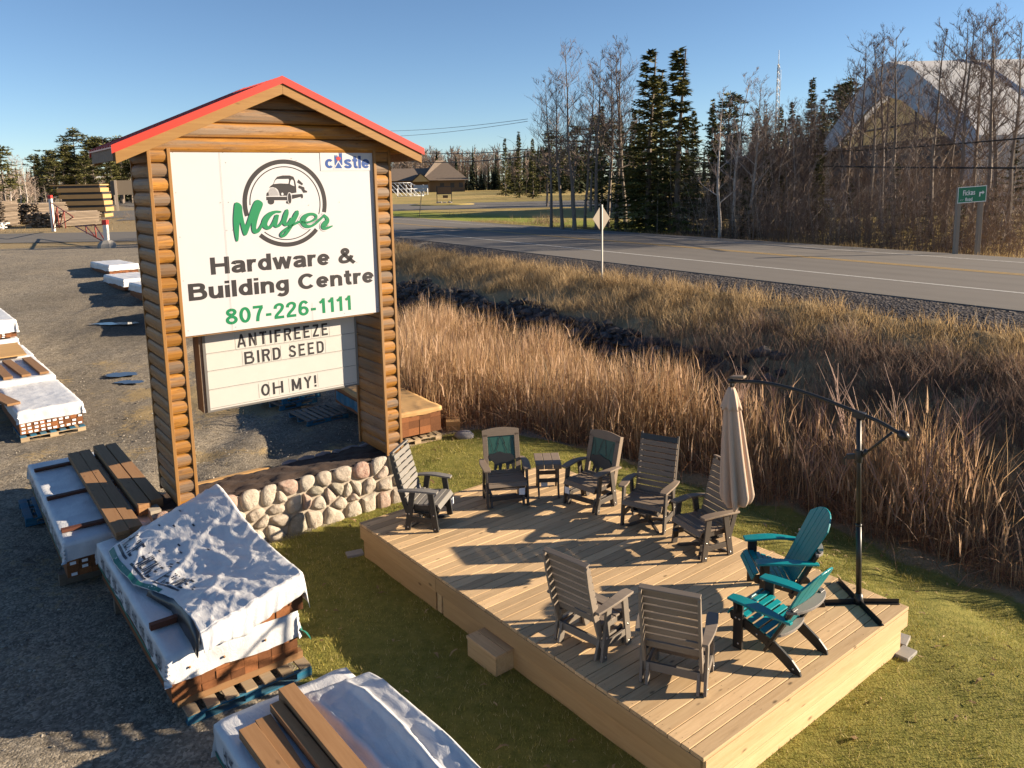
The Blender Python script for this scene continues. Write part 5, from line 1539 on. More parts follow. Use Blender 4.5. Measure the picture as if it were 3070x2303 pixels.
ps = empty('lumber_packs', (-53.9, 95.3, 1.9), radians(6)); tag(ps, 'tall square stack of five lumber packs with dark sides', 'lumber stack')
for i in range(5):
    mb = MB(); z = i*.78; dx = (-.1, .05, -.05, -.12, -.35)[i]
    mb.box(dx, dx+5.0, -.2, 2.4, z, z+.50); mb.build('wood_pack', M['packwood'], ps)
    mb = MB(); mb.box(dx+.15, dx+4.85, -.05, 2.2, z+.502, z+.775); mb.build('black_pack', M['packblack'], ps)
mb = MB(); mb.box(-1.2, 4.6, -.1, 2.6, 3.9, 4.05); mb.build('top_sheet', M['packwood'], ps)
def lumber_pile(x, y, rz, L, W, h, label, mat='greywood', seed=0):
    t = empty('lumber_pile', (x, y, 1.9), rz); tag(t, label, 'lumber pile', 'old lumber piles by the gate')
    r = random.Random(seed); mb = MB(); z = .1
    while z < h:
        xx = 0
        while xx < W:
            w = r.uniform(.16, .3); mb.box(xx + r.uniform(-.08, .08)*(z/h), xx+w, r.uniform(-.5, .3), L + r.uniform(-.4, .5), z, z+.09); xx += w + r.uniform(.01, .06)
        z += .12
    mb.build('old_boards', M[mat], t); mb = MB(); mb.box(0, W, .3, .5, -.05, .1); mb.box(0, W, L-.6, L-.4, -.05, .1); mb.build('bearers', M['greywood'], t)
lumber_pile(-44.5, 73.0, radians(-12), 5, 3.4, 1.4, 'grey weathered board pile right beside the tall gate post', 'greywood', 1)
lumber_pile(-52.0, 80.5, radians(8), 7, 3.6, 2.1, 'long dark board pile behind the grey one', 'greywood', 2)
lumber_pile(-49.6, 73.5, radians(18), 4.5, 2.2, 2.5, 'tall narrow board pile at the left end of the old lumber', 'greywood', 3)
lumber_pile(-45.4, 68.2, radians(60), 3.4, 1.6, .7, 'low pale pallet load in front of the old lumber piles', 'whitepost', 4)
sg = empty('highway_sign', (-59.3, 119.0, 1.9), atan2(3.5, 2.6)*0 + .9); tag(sg, 'large highway sign seen from its bare back beside the lumber packs', 'road sign')
mb = MB(); mb.box(-.4, 5.2, 0, .06, 2.55, 4.7); mb.build('sign_board', M['signback'], sg)
for x in (.3, 3.9):
    mb = MB(); mb.box(x-.16, x+.16, -.22, -.005, -.2, 4.75); mb.build('post', M['woodpost'], sg)
sg.rotation_euler = (0, 0, radians(22))
gs = empty('road_sign', (-129.5, 250, 2.1), radians(4)); tag(gs, 'small green road sign far beyond the lumber packs', 'road sign')
mb = MB(); mb.box(0, 4.2, 0, .06, 2.2, 3.9); mb.build('sign_board', M['signgreen'], gs); mb = MB(); mb.box(.8, .95, .07, .2, 0, 3.8); mb.box(3.2, 3.35, .07, .2, 0, 3.8); mb.build('posts', M['woodpost'], gs)
# white guide posts along the far highway
fp = None
for i in range(44):
    if i < 22: x, y = -172 + i*4.2, 330 - i*3.3
    else: x, y = -78 + (i-22)*2.6, 262 - (i-22)*2.2
    if fp is None:
        fp = empty('fence_post', (0, 0, 0)); mb = MB(); mb.box(-.14, .14, -.14, .14, -.3, 2.6); mb.lathe([(.198, 2.6), (.1, 2.72), (0, 2.75)], (0, 0, 0), 4, False); mb.build('post', M['whitepost'], fp); o = fp
    else: o = copy_tree(fp)
    o.location = (x, y, H(x, y)); tag(o, 'white wooden post in the row along the distant highway', 'post', 'white posts along the distant highway')

# ------------------------------------------------------------------ highway signs
dsn = empty('warning_sign', (3.15, 26.9, 1.75), radians(42)); tag(dsn, 'diamond road sign seen from its bare back beside the highway', 'road sign')
mb = MB(); mb.bar((0, 0, 2.42), (.0, .0, 2.42), .1, .1) if False else None
D_ = .465
mb = MB(); mb.prism([(0, -D_*1.02), (D_*.95, 0), (0, D_*1.02), (-D_*.95, 0)], lambda x, z, tt: (x, .03+tt, 2.20+z), .008); mb.build('sign_plate', M['signback'], dsn)
mb = MB(); mb.box(-.022, .022, -.02, .025, -.4, 2.67); mb.build('post', M['postgrey'], dsn)
fk = empty('street_sign', (16.98, 29.75, 2.0), radians(2)); tag(fk, 'green street sign on two wooden posts across the highway', 'road sign')
for x in (0, .86):
    mb = MB(); mb.box(x-.07, x+.07, .012, .17, -.4, 2.68); mb.build('post', M['woodpost'], fk, .006)
FKX0, FKX1, FKZ0, FKZ1 = -.10, 1.0, 2.1, 2.70
TI = .055
mb = MB(); 
def fkp(x, z): return z + TI*(x-FKX0)
mb.prism([(FKX0, fkp(FKX0, FKZ0)), (FKX1, fkp(FKX1, FKZ0)), (FKX1, fkp(FKX1, FKZ1)), (FKX0, fkp(FKX0, FKZ1))], lambda x, z, tt: (x, -tt+.01, z), .012); fplate = mb.build('sign_plate', M['signgreen'], fk)
lay[0] = 0; lg = MB(); f0 = on_panel(-.002)
for a, b, c, d in ((FKX0, FKX1, FKZ0, FKZ0+.025), (FKX0, FKX1, FKZ1-.025, FKZ1), (FKX0, FKX0+.022, FKZ0+.025, FKZ1-.025), (FKX1-.022, FKX1, FKZ0+.025, FKZ1-.025)):
    lg.flat([(a, fkp(a, c)), (b, fkp(b, c)), (b, fkp(b, d)), (a, fkp(a, d))], f0)
fx = on_panel(-.002)
block_text(lg, 'Fickas', .10, .56, 2.38, 2.57, lambda x, z, q=0: fx(x, fkp(x, z), q), .17, .1)
block_text(lg, 'Road', .20, .47, 2.16, 2.29, lambda x, z, q=0: fx(x, fkp(x, z), q), .17, .1)
for a, b in ((.0, .06), (.085, .13)): lg.flat([(a, fkp(a, 2.205)), (b, fkp(b, 2.22)), (b, fkp(b, 2.235)), (a, fkp(a, 2.22))], fx)
arrow = [(.72, 2.02), (.765, 2.02), (.765, 2.14), (.84, 2.14), (.84, 2.09), (.92, 2.165), (.84, 2.24), (.84, 2.19), (.72, 2.19)]
lg.flat([(x, fkp(x, z)) for x, z in [(x, z+.28) for x, z in arrow]], on_panel(-.006))
lg.build('legend', M['signlegend'], fplate, fix=False)

# ------------------------------------------------------------------ school grounds beyond the highway
def goal(pos, rz, w, h, d, label):
    t = empty('soccer_goal', pos, rz); tag(t, label, 'goal', 'soccer goals on the field')
    mb = MB()
    for p, q in (((0, 0, 0), (0, 0, h)), ((w, 0, 0), (w, 0, h)), ((0, 0, h), (w, 0, h)), ((0, 0, h), (.0, d*.35, h)), ((w, 0, h), (w, d*.35, h)), ((0, d*.35, h), (0, d, 0)), ((w, d*.35, h), (w, d, 0)), ((0, d, .05), (w, d, .05)), ((0, 0, .05), (0, d, .05)), ((w, 0, .05), (w, d, .05))): mb.tube([p, q], .085, 6)
    mb.build('frame', M['goalwhite'], t)
    mb = MB()
    for i in range(15):
        x = w*i/14; mb.tube([(x, d*.35, h), (x, d, 0)], .012, 3, False, False)
    for j in range(6):
        u = j/6; mb.tube([(0, d*.35+d*.65*u, h*(1-u)), (w, d*.35+d*.65*u, h*(1-u))], .012, 3, False, False)
    mb.build('net', M['goalwhite'], t)
goal((-2.0, 288, 2.15), radians(0), 5.7, 3.0, 3, 'white soccer goal alone in front of the dark tree line')
goal((-25.7, 214, 2.15), radians(3), 3.6, 2.5, 2, 'white soccer goal in front of the brown roofed house')
bl_ = empty('bleacher_frame', (-28.5, 187, 2.15), 0); tag(bl_, 'slanted white framed structure beside the right sign post', 'climbing frame')
mb = MB()
for i in range(7): mb.tube([(i*1.0-1.0, 3, 3.3), (i*1.0+2.4, -1.0, .2)], .07, 5)
mb.tube([(-1, 3, 3.3), (5, 3, 3.3)], .07, 5); mb.tube([(2.4, -1, .2), (8.4, -1, .2)], .07, 5); mb.tube([(.6, 1.1, 1.85), (6.6, 1.1, 1.85)], .07, 5)
for x, y, z in ((-1, 3, 3.3), (5, 3, 3.3), (2.2, -.5, 2.0), (5.0, .6, 1.6), (7.0, -.9, .4)): mb.tube([(x, y, 0), (x, y, z)], .08, 5)
mb.build('frame', M['goalwhite'], bl_)
ss_ = empty('school_sign', (-10.6, 116, 2.3), radians(2)); tag(ss_, 'black framed notice sign on the grassy island', 'sign')
mb = MB(); mb.box(0, 2.15, 0, .12, 1.3, 2.45); mb.build('picture_panel', M['steelshade'], ss_); mb = MB(); mb.box(.1, 2.05, -.012, -.002, 1.42, 2.34); mb.build('picture', M['shed'], ss_)
for x in (-.06, 2.09):
    mb = MB(); mb.box(x, x+.09, -.02, .14, 0, 2.5); mb.build('post', M['packblack'], ss_)
mb = MB(); mb.box(.85, 1.6, .0, .1, .75, 1.15); mb.build('lower_panel', M['shed'], ss_)
r = random.Random(11)
for i in range(6):
    mb = MB(); mb.lathe([(0, -.05), (.2, 0), (.18, .14), (.0, .24)], (0, 0, 0), 7, False); o = mb.build('boulder', M['rock']); o.location = (-10.4 + i*.38 + r.uniform(-.1, .1), 115.4 + r.uniform(-.3, .3), 2.38); o.scale = (r.uniform(.7, 1.6), 1, r.uniform(.6, 1.3)); tag(o, 'pale rock on the island under the notice sign', 'rock', 'rocks under the notice sign')
w_ = empty('roadside_sign', (-8.7, 75.9, 2.15), 0); tag(w_, 'small white sign on a leaning pole at the road edge', 'sign')
mb = MB(); mb.tube([(0, 0, -.1), (.37, 0, 2.75)], .04, 6); mb.build('pole', M['woodpost'], w_); mb = MB(); mb.box(-.45, .95, -.05, -.01, 2.62, 2.95); mb.build('upper_panel', M['signwhite'], w_); mb = MB(); mb.box(-.35, .8, -.05, -.01, 2.38, 2.58); mb.build('lower_panel', M['signwhite'], w_)

# house with hipped roof
hs = empty('house', (-27, 280, 2.2), radians(6)); tag(hs, 'wide brown hip roofed building beyond the soccer field', 'house')
mb = MB(); mb.box(-18, 11, -7, 12, -.5, 4.2); wl_ = mb.build('wall', M['housewall'], hs)
mb = MB(); mb.add([(-4, -8.5, 3.9), (12.6, -8.5, 3.9), (12.6, 13, 3.9), (-6, 13, 3.9), (1.5, 1, 10.9), (4.5, 3, 10.9)], [(0, 1, 5, 4), (1, 2, 5), (2, 3, 4, 5), (3, 0, 4), (0, 3, 2, 1)])
mb.build('main_roof', M['shingle'], hs)
mb = MB(); mb.add([(-20, -8.5, 4), (2, -8.5, 4), (2, 10, 4), (-20, 10, 4), (-14, 1, 8.3), (2, 1, 8.3)], [(0, 1, 5, 4), (1, 2, 5), (2, 3, 4, 5), (3, 0, 4), (0, 3, 2, 1)]); mb.build('wing_roof', M['shingle'], hs)
mb = MB(); mb.add([(-7.5, -13, 3.4), (-.5, -13, 3.4), (-4, -13, 6.6), (-4, -4, 6.6), (-7.5, -4, 3.4), (-.5, -4, 3.4)], [(0, 2, 3, 4), (1, 5, 3, 2)]); mb.build('porch_roof', M['shingle'], hs)
mb = MB(); mb.add([(-6.9, -12.6, 3.6), (-1.1, -12.6, 3.6), (-4, -12.6, 6.2)], [(0, 1, 2)]); mb.build('porch_gable', M['tanend'], hs, fix=False)
mb = MB(); mb.box(-6.9, -6.5, -12.7, -12.3, 0, 3.5); mb.box(-1.5, -1.1, -12.7, -12.3, 0, 3.5); mb.build('porch_posts', M['shed'], hs)
for x in (-15, -11.5, 2.5, 6.0, 9.0):
    mb = MB(); mb.box(x, x+1.4, -7.06, -7.005, 1.4, 3.0); mb.build('window', M['steelshade'], hs)

# ------------------------------------------------------------------ fabric building, shed, lattice mast
fb = empty('fabric_building', (0, 0, 0)); tag(fb, 'huge white fabric covered gable building behind the bare trees', 'storage building')
E0, E1, AP0, AP1, RLEN = (35.4, 60, 8.0), (38.1, 99, 8.5), (37.4, 77.8, 15.7), (37.5, 81.5, 15.9), 62
def fbm(pts): return [Vector(p) for p in pts]
outline = fbm([(35.35, 60, 1.8), E0, (36.0, 63.5, 10.0), (36.9, 74.2, 15.0), AP0, (37.45, 79.6, 16.15), AP1, (37.7, 85.0, 15.0), (38.05, 95.5, 9.8), E1, (38.3, 99, 1.8)])
r_ = MB(); n = len(outline); NR = 9
for j in range(NR+1):
    for i, p in enumerate(outline):
        sag = 0
        if 1 < i < n-2: sag = -.25*(1-abs(((j*2) % 2)-0)) * 0
        r_.v.append((p.x + RLEN*j/NR, p.y, p.z))
for j in range(NR):
    for i in range(1, n-2): r_.f.append((j*n+i, j*n+i+1, (j+1)*n+i+1, (j+1)*n+i)); r_.sm.append(False)
r_.build('roof_cover', M['fabric'], fb)
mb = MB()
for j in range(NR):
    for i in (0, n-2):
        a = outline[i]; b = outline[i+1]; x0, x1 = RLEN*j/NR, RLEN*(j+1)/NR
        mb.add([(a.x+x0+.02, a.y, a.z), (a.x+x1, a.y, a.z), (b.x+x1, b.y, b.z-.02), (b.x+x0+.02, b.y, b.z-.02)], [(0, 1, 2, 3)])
mb.build('side_wall', M['fabricshade'], fb, fix=False)
mb = MB()
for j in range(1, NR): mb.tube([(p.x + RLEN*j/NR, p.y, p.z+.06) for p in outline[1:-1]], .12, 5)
mb.build('roof_ribs', M['fabricshade'], fb)
# rim with shade coloured in, tan end wall set back, dark sheet as unlit opening
ctr = Vector((36.9, 79.5, 3.0)); inner = []
for p in outline:
    d = (ctr - p); d.x = 0; L = d.length; q = p + d*(3.2/L if p.z > 3 else 1.2/L); inner.append(Vector((p.x, q.y, q.z)))
inner[0] = Vector((35.4, 62.4, 1.8)); inner[-1] = Vector((38.2, 96.6, 1.8)); inner[1] = Vector((35.5, 62.4, 7.0)); inner[-2] = Vector((38.1, 96.6, 7.4))
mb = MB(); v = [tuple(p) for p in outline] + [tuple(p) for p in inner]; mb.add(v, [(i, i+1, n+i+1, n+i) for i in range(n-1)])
o = mb.build('front_rim', M['fabricshade'], fb, fix=False); md = o.modifiers.new('solid', 'SOLIDIFY'); md.thickness = .25
mb = MB(); q = inner[1:-1]; zc = 8.1
poly = [p for p in q if p.z > zc]; poly = [Vector((35.6, 63.5, zc))] + poly + [Vector((38.1, 95.3, zc))]
mb.add([(p.x+.9, p.y, p.z) for p in poly], [tuple(range(len(poly)))]); mb.build('end_wall', M['tanend'], fb, fix=False)
mb = MB(); mb.add([(36.6, 62.3, 1.8), (39.2, 96.7, 1.8), (39.2, 96.7, 8.098), (36.6, 62.3, 8.098)], [(0, 1, 2, 3)]); mb.build('opening_shade', M['steelshade'], fb, fix=False)  # dark sheet painting the unlit inside of the open end
mb = MB()
for k_ in range(5):
    u = .12+.19*k_; y = 62.5+34*u; mb.tube([(36.35+2.6*u, y, 2), (36.35+2.6*u, y, 9.0 + 5.0*(1-abs(2*u-1)))], .09, 5)
for z in (8.2, 9.8): mb.tube([(36.5+.1*(z-8), 64.5+(z-8)*1.5, z), (38.8, 95-(z-8)*1.5, z)], .12, 5)
mb.build('end_truss', M['steelshade'], fb)

sd_ = empty('shed', (24.4, 88, 2.1), 0); tag(sd_, 'low brown shed with dark gable roof below the lattice mast', 'shed')
mb = MB(); mb.box(0, 8.6, 0, 7, -.3, 4.6); mb.add([(.1, -.02, 4.6), (8.5, -.02, 4.6), (5.8, -.02, 6.0)], [(0, 1, 2)]); mb.build('wall', M['shed'], sd_, fix=False)
mb = MB()
for x0, z0, x1, z1 in ((-1.2, 4.5, 5.8, 6.15), (5.8, 6.15, 9.5, 4.3)): mb.add([(x0, -.8, z0), (x1, -.8, z1), (x1, 7.6, z1), (x0, 7.6, z0), (x0, -.8, z0-.2), (x1, -.8, z1-.2), (x1, 7.6, z1-.2), (x0, 7.6, z0-.2)], [(0, 1, 2, 3), (7, 6, 5, 4), (0, 4, 5, 1), (1, 5, 6, 2), (2, 6, 7, 3), (3, 7, 4, 0)])
mb.build('roof', M['shedroof'], sd_)
mb = MB(); mb.box(3.5, 4.3, -.04, -.005, 0, 2.1); mb.build('door', M['fabricshade'], sd_)
tw = empty('lattice_mast', (31.87, 95, 2.0), 0); tag(tw, 'thin guyed lattice radio mast above the brown shed', 'mast')
mb = MB(); HT = 16.2; L3 = [Vector((cos(a)*.28, sin(a)*.28, 0)) for a in (0, 2.094, 4.189)]
for p in L3: mb.tube([p, p*.8 + Vector((0, 0, HT*.8)), p*.35 + Vector((0, 0, HT))], .035, 5)
nz = 40
for i in range(nz):
    z0, z1 = HT*i/nz, HT*(i+1)/nz
    for k_ in range(3):
        a, b = L3[k_], L3[(k_+1) % 3]
        if i % 2: a, b = b, a
        mb.tube([a*(1-.3*z0/HT) + Vector((0, 0, z0)), b*(1-.3*z1/HT) + Vector((0, 0, z1))], .018, 3, False)
mb.build('lattice', M['postgrey'], tw); mb = MB(); mb.tube([(0, 0, HT-.5), (0, 0, HT+1.6)], .04, 5); mb.tube([(.3, 0, HT-3), (.3, 0, HT-.6)], .03, 5); mb.build('antenna', M['signlegend'], tw)
yp = empty('utility_pole', (34.0, 97, 2.0), 0); tag(yp, 'short pale pole right of the lattice mast', 'pole'); mb = MB(); mb.tube([(0, 0, 0), (.1, 0, 9.3)], [.16, .1], 7); mb.build('pole', M['whitepost'], yp); mb = MB(); mb.box(-.6, .8, -.06, .06, 8.7, 8.85); mb.build('crossarm', M['whitepost'], yp)
tk = empty('propane_tank', (23.2, 60, 2.55), radians(-8)); tag(tk, 'long pale propane tank half hidden in the thicket', 'tank')
mb = MB(); mb.tube([(-1.4, 0, .5), (-1.3, 0, .5), (-1.15, 0, .5), (1.15, 0, .5), (1.3, 0, .5), (1.4, 0, .5)], [.12, .36, .45, .45, .36, .12], 14); mb.build('tank', M['whitepost'], tk); mb = MB(); mb.box(-.9, -.75, -.35, .35, -.4, .2); mb.box(.75, .9, -.35, .35, -.4, .2); mb.build('saddle', M['concrete'], tk)
mb = MB(); mb.box(-.5, .5, -.4, .4, -.3, .55); mb.box(-.55, .55, -.45, .45, .551, .62); o = mb.build('storage_box', M['packwood']); o.location = (18.7, 55, 2.55); o.rotation_euler = (0, 0, -.5); tag(o, 'sunlit yellow wooden box between the trunks', 'box')

# cables
def cable(a, b, sag, rad, label):
    a, b = Vector(a), Vector(b); mb = MB(); n = 24
    mb.tube([a.lerp(b, i/n) - Vector((0, 0, sag*4*(i/n)*(1-i/n))) for i in range(n+1)], rad, 5)
    o = mb.build('power_cable', M['wire']); tag(o, label, 'cable', 'overhead cables')
cable((12.25, 60, 6.5), (22.9, 33, 5.35), .12, .045, 'thick lower cable strung across the bare trees')
cable((17.0, 60, 7.05), (22.9, 33, 6.72), .25, .035, 'upper cable strung across the fabric building front')
cable((-22.3, 150, 15.05), (2.48, 100, 12.91), .3, .03, 'thin upper cable against the sky above the house')
cable((-22.35, 150, 14.03), (2.47, 100, 12.63), .3, .03, 'thin lower cable against the sky above the house')
cable((-15.2, 120, 10.0), (2.17, 90, 8.83), .4, .05, 'dark cable in front of the distant tree line, higher one')
cable((-15.2, 120, 8.6), (2.3, 88, 8.0), .4, .06, 'dark cable in front of the distant tree line, lower one')
# ------------------------------------------------------------------ grasses and reeds
def blades(name, px_, py_, pz, h, w, lean, cols, mat, seg=1, curl=.35, faces_dir=None, seed=0):
    """ribbons that taper to a point; arrays per blade"""
    r = np.random.default_rng(seed); n = len(px_)
    a = r.uniform(0, 2*pi, n) if faces_dir is None else faces_dir + r.normal(0, .5, n)
    la = r.uniform(0, 2*pi, n)
    wx, wy = np.cos(a)*w/2, np.sin(a)*w/2
    lx, ly = np.cos(la)*lean*h, np.sin(la)*lean*h
    V = []; rows = seg + 1
    for k_ in range(rows):
        u = k_/seg
        cx = px_ + lx*(u**(1+curl*2)); cy = py_ + ly*(u**(1+curl*2)); cz = pz + h*u*(1 - .35*lean*lean*u)
        if k_ < seg:
            t_ = 1 - .55*u
            V += [np.stack([cx-wx*t_, cy-wy*t_, cz], -1), np.stack([cx+wx*t_, cy+wy*t_, cz], -1)]
        else: V.append(np.stack([cx, cy, cz], -1))
    k2 = len(V); verts = np.stack(V, 1).reshape(-1, 3)
    base = (np.arange(n)*k2)[:, None]
    tri = []
    for k_ in range(seg-1): tri += [[2*k_, 2*k_+1, 2*k_+3], [2*k_, 2*k_+3, 2*k_+2]]
    tri.append([2*seg-2, 2*seg-1, 2*seg])
    f = (base[:, :, None] + np.array(tri)[None]).reshape(-1, 3)
    c = np.repeat(cols, k2, axis=0)
    o = np_mesh(name, verts, f, mat, cols=c)
    o['kind'] = 'stuff'
    return o
def in_box(px_, py_, o, ang, x0, x1, y0, y1):
    dx, dy = px_-o[0], py_-o[1]; x = dx*cos(ang)+dy*sin(ang); y = -dx*sin(ang)+dy*cos(ang)
    return (x > x0) & (x < x1) & (y > y0) & (y < y1)
def lerpc(a, b, t): return np.asarray(a)[None]*(1-t[:, None]) + np.asarray(b)[None]*t[:, None]

n = 330000
px_ = rng.uniform(-5, 10, n); py_ = rng.uniform(2.4, 16.4, n)
keep = poly_sd(px_, py_, LAWN) < .12 + .2*wob(px_, py_, 2.5, 31)
keep &= ~in_box(px_, py_, (DN.x, DN.y), atan2(ex.y, ex.x), .02, DW-.10, .02, DLEN-.04)
keep &= ~in_box(px_, py_, (-4.746, 10.481), SA, -.5, 3.7, -.1, 1.2)
bare = wob(px_, py_, .9, 33)*.6 + wob(px_, py_, 3.0, 34)*.5
keep &= rng.uniform(-.1, 1, n) > np.clip(bare*.9, 0, .9)
near_dirt = ss(.9, -.6, poly_sd(px_, py_, LAWN) + .0) 
keep &= (rng.uniform(0, 1, n) < .25 + .75*near_dirt)
px_, py_ = px_[keep], py_[keep]; n = len(px_)
h = rng.uniform(.022, .066, n)*(1 + .35*wob(px_, py_, 1.8, 35) + .35*wob(px_, py_, 6.0, 38)); w = rng.uniform(.004, .0075, n)
tcol = np.clip(.42 + .42*wob(px_, py_, .8, 36) + .3*wob(px_, py_, 3.5, 37) + rng.normal(0, .22, n), 0, 1)
cols = lerpc((.10, .13, .016), (.46, .37, .09), tcol)
dead = rng.uniform(0, 1, n) < .12; cols[dead] = np.array((.60, .47, .22))
blades('lawn_grass', px_, py_, height(px_, py_) - .004 + .012*wob(px_, py_, 3, 7), h, w, rng.uniform(.2, .9, n), cols, M['blade'], 1, .3, None, 41)

# fallen leaves and straw on lawn and gravel
n = 9000
px_ = rng.uniform(-14, 9, n); py_ = rng.uniform(3, 24, n); s_, d_ = sD(px_, py_)
lsd = poly_sd(px_, py_, LAWN)
kk = (s_ < -13.4) & (lsd > -.2) & (rng.uniform(0, 1, n) < .25 + .6*np.clip(wob(px_, py_, .7, 51), 0, 1)); px_, py_ = px_[kk], py_[kk]; n = len(px_)
cols = lerpc((.14, .095, .04), (.40, .31, .16), rng.uniform(0, 1, n))
blades('straw_litter', px_, py_, height(px_, py_) + .012, rng.uniform(.02, .06, n), rng.uniform(.006, .012, n), rng.uniform(1.2, 3.2, n), cols, M['blade'], 1, .1, None, 42)
# fallen leaves
n = 1500
px_ = rng.uniform(-4, 8.5, n); py_ = rng.uniform(3, 16, n); kk = (poly_sd(px_, py_, LAWN) < .6) & ~in_box(px_, py_, (DN.x, DN.y), atan2(ex.y, ex.x), -.02, DW+.02, -.02, DLEN+.02) & (rng.uniform(0, 1, n) < .35 + .65*np.clip(wob(px_, py_, .6, 58), 0, 1))
px_, py_ = px_[kk], py_[kk]; n = len(px_)
blades('fallen_leaves', px_, py_, height(px_, py_) + .035, rng.uniform(.03, .065, n), rng.uniform(.03, .05, n), rng.uniform(1.5, 3, n), lerpc((.16, .09, .04), (.50, .36, .19), rng.uniform(0, 1, n)), M['blade'], 2, .1, None, 59)
# loose stones on the gravel yard
def stones(name, px_, py_, pz, size, cols, mat, seed=0):
    ico = [(0, 0, 1), (.9, 0, .3), (.28, .86, .3), (-.73, .53, .3), (-.73, -.53, .3), (.28, -.86, .3), (.6, .4, -.5), (-.3, .7, -.5), (-.7, -.1, -.5), (-.1, -.75, -.5), (.6, -.45, -.5)]
    fc = [(0,1,2),(0,2,3),(0,3,4),(0,4,5),(0,5,1),(1,6,2),(2,7,3),(3,8,4),(4,9,5),(5,10,1),(6,7,2),(7,8,3),(8,9,4),(9,10,5),(10,6,1)]
    r = np.random.default_rng(seed); n = len(px_); ic = np.array(ico)
    a = r.uniform(0, 2*pi, n); ca, sa_ = np.cos(a), np.sin(a)
    sc = r.uniform(.6, 1.3, (n, 3))*size[:, None]; sc[:, 2] *= .6
    jit = r.uniform(.8, 1.2, (n, len(ico), 1))
    p = ic[None]*sc[:, None]*jit
    x = p[:, :, 0]*ca[:, None] - p[:, :, 1]*sa_[:, None]; y = p[:, :, 0]*sa_[:, None] + p[:, :, 1]*ca[:, None]
    v = np.stack([x + px_[:, None], y + py_[:, None], p[:, :, 2] + pz[:, None]], -1).reshape(-1, 3)
    f = (np.arange(n)[:, None, None]*len(ico) + np.array(fc)[None]).reshape(-1, 3)
    o = np_mesh(name, v, f, mat, cols=np.repeat(cols, len(ico), 0)); o['kind'] = 'stuff'; return o
n = 26000
px_ = rng.uniform(-13, .5, n); py_ = 3 + 19*rng.uniform(0, 1, n)**1.5
s_, d_ = sD(px_, py_); kk = (s_ < -13.3) & (poly_sd(px_, py_, LAWN) > .1); px_, py_ = px_[kk], py_[kk]; n = len(px_)
sz = .006 + .02*rng.uniform(0, 1, n)**6
cols = lerpc((.13, .115, .10), (.46, .41, .34), rng.uniform(0, 1, n))
stones('gravel', px_, py_, height(px_, py_) + sz*.25, sz, cols, M['blade'], 43)

# dark broken rock along the lower far bank
n = 2600
d_ = rng.uniform(-31, -1, n); s_ = rng.uniform(-9.4, -6.7, n)
kk = (s_ + .5*wob(s_*1.0, d_, .9, 11) < -7.0) & (rng.uniform(-6, 0, n) > d_ + 1); d_, s_ = d_[kk], s_[kk]; n = len(d_)
px_ = HP[0] + HN[0]*s_ + HD[0]*d_; py_ = HP[1] + HN[1]*s_ + HD[1]*d_
sz = rng.uniform(.08, .24, n); cols = lerpc((.035, .032, .032), (.13, .12, .115), rng.uniform(0, 1, n)**1.5)
stones('bank_rocks', px_, py_, height(px_, py_) + sz*.2, sz, cols, M['blade'], 44)

# tall dry reeds in the ditch
RCOL = ((.29, .165, .080), (.72, .49, .27))
def reed_zone(n, s0, s1, d0, d1, seed):
    r = np.random.default_rng(seed)
    d_ = r.uniform(d0, d1, n); s_ = r.uniform(s0, s1, n)
    px_ = HP[0] + HN[0]*s_ + HD[0]*d_; py_ = HP[1] + HN[1]*s_ + HD[1]*d_
    return px_, py_, s_, d_
px_, py_, s_, d_ = reed_zone(70000, -14.2, -8.7, -22, 6.3, 45)
lsd = poly_sd(px_, py_, LAWN)
dens = ss(.05, 1.0, lsd + .3*wob(px_, py_, 2.2, 46))*ss(-8.6, -9.5, s_ + .6*wob(px_, py_, 1.0, 47))*ss(6.2, 5.4, d_)*np.clip(.85 + .4*wob(px_, py_, .8, 48), .25, 1)
kk = (rng.uniform(0, 1, len(px_)) < dens) & (px_ > -3.3 + .4*wob(px_, py_, 1.1, 49)); px_, py_, s_, lsd = px_[kk], py_[kk], s_[kk], lsd[kk]; n = len(px_)
edge = ss(0.0, 1.8, lsd)
h = (.5 + 1.15*edge)*rng.uniform(.5, 1.14, n)*(1 + .16*wob(px_, py_, 1.4, 50) + .14*wob(px_, py_, .5, 57))
w = rng.uniform(.010, .019, n)
cols = lerpc(RCOL[0], RCOL[1], np.clip(rng.uniform(0, 1, n)**1.1*.9 + .2*wob(px_, py_, 1.1, 52), 0, 1)); gr = rng.uniform(0, 1, n) < .1; cols[gr] = np.array((.20, .17, .12))
pz = height(px_, py_)
blades('dry_reeds', px_, py_, pz - .05, h, w, (.05 + .75*rng.uniform(0, 1, n)**2.2)*(1.25 - .4*edge), cols, M['reed'], 3, .5, None, 53)
# bent over layer that fills the foot of the reed belt
m = rng.integers(0, n, 26000)
blades('bent_reeds', px_[m] + rng.normal(0, .1, len(m)), py_[m] + rng.normal(0, .1, len(m)), pz[m] - .03, rng.uniform(.35, .95, len(m)), rng.uniform(.009, .017, len(m)), rng.uniform(.6, 1.6, len(m)),
       lerpc((.20, .10, .055), (.46, .28, .165), rng.uniform(0, 1, len(m))), M['reed'], 3, .4, None, 54)
# seed plumes and cattail tips on some stalks
m = rng.integers(0, n, 2600)
blades('reed_plumes', px_[m], py_[m], pz[m] + h[m]*.72, rng.uniform(.25, .55, len(m)), rng.uniform(.018, .035, len(m)), rng.uniform(.05, .5, len(m)),
       lerpc((.36, .22, .13), (.62, .43, .28), rng.uniform(0, 1, len(m))), M['reed'], 2, .4, None, 55)

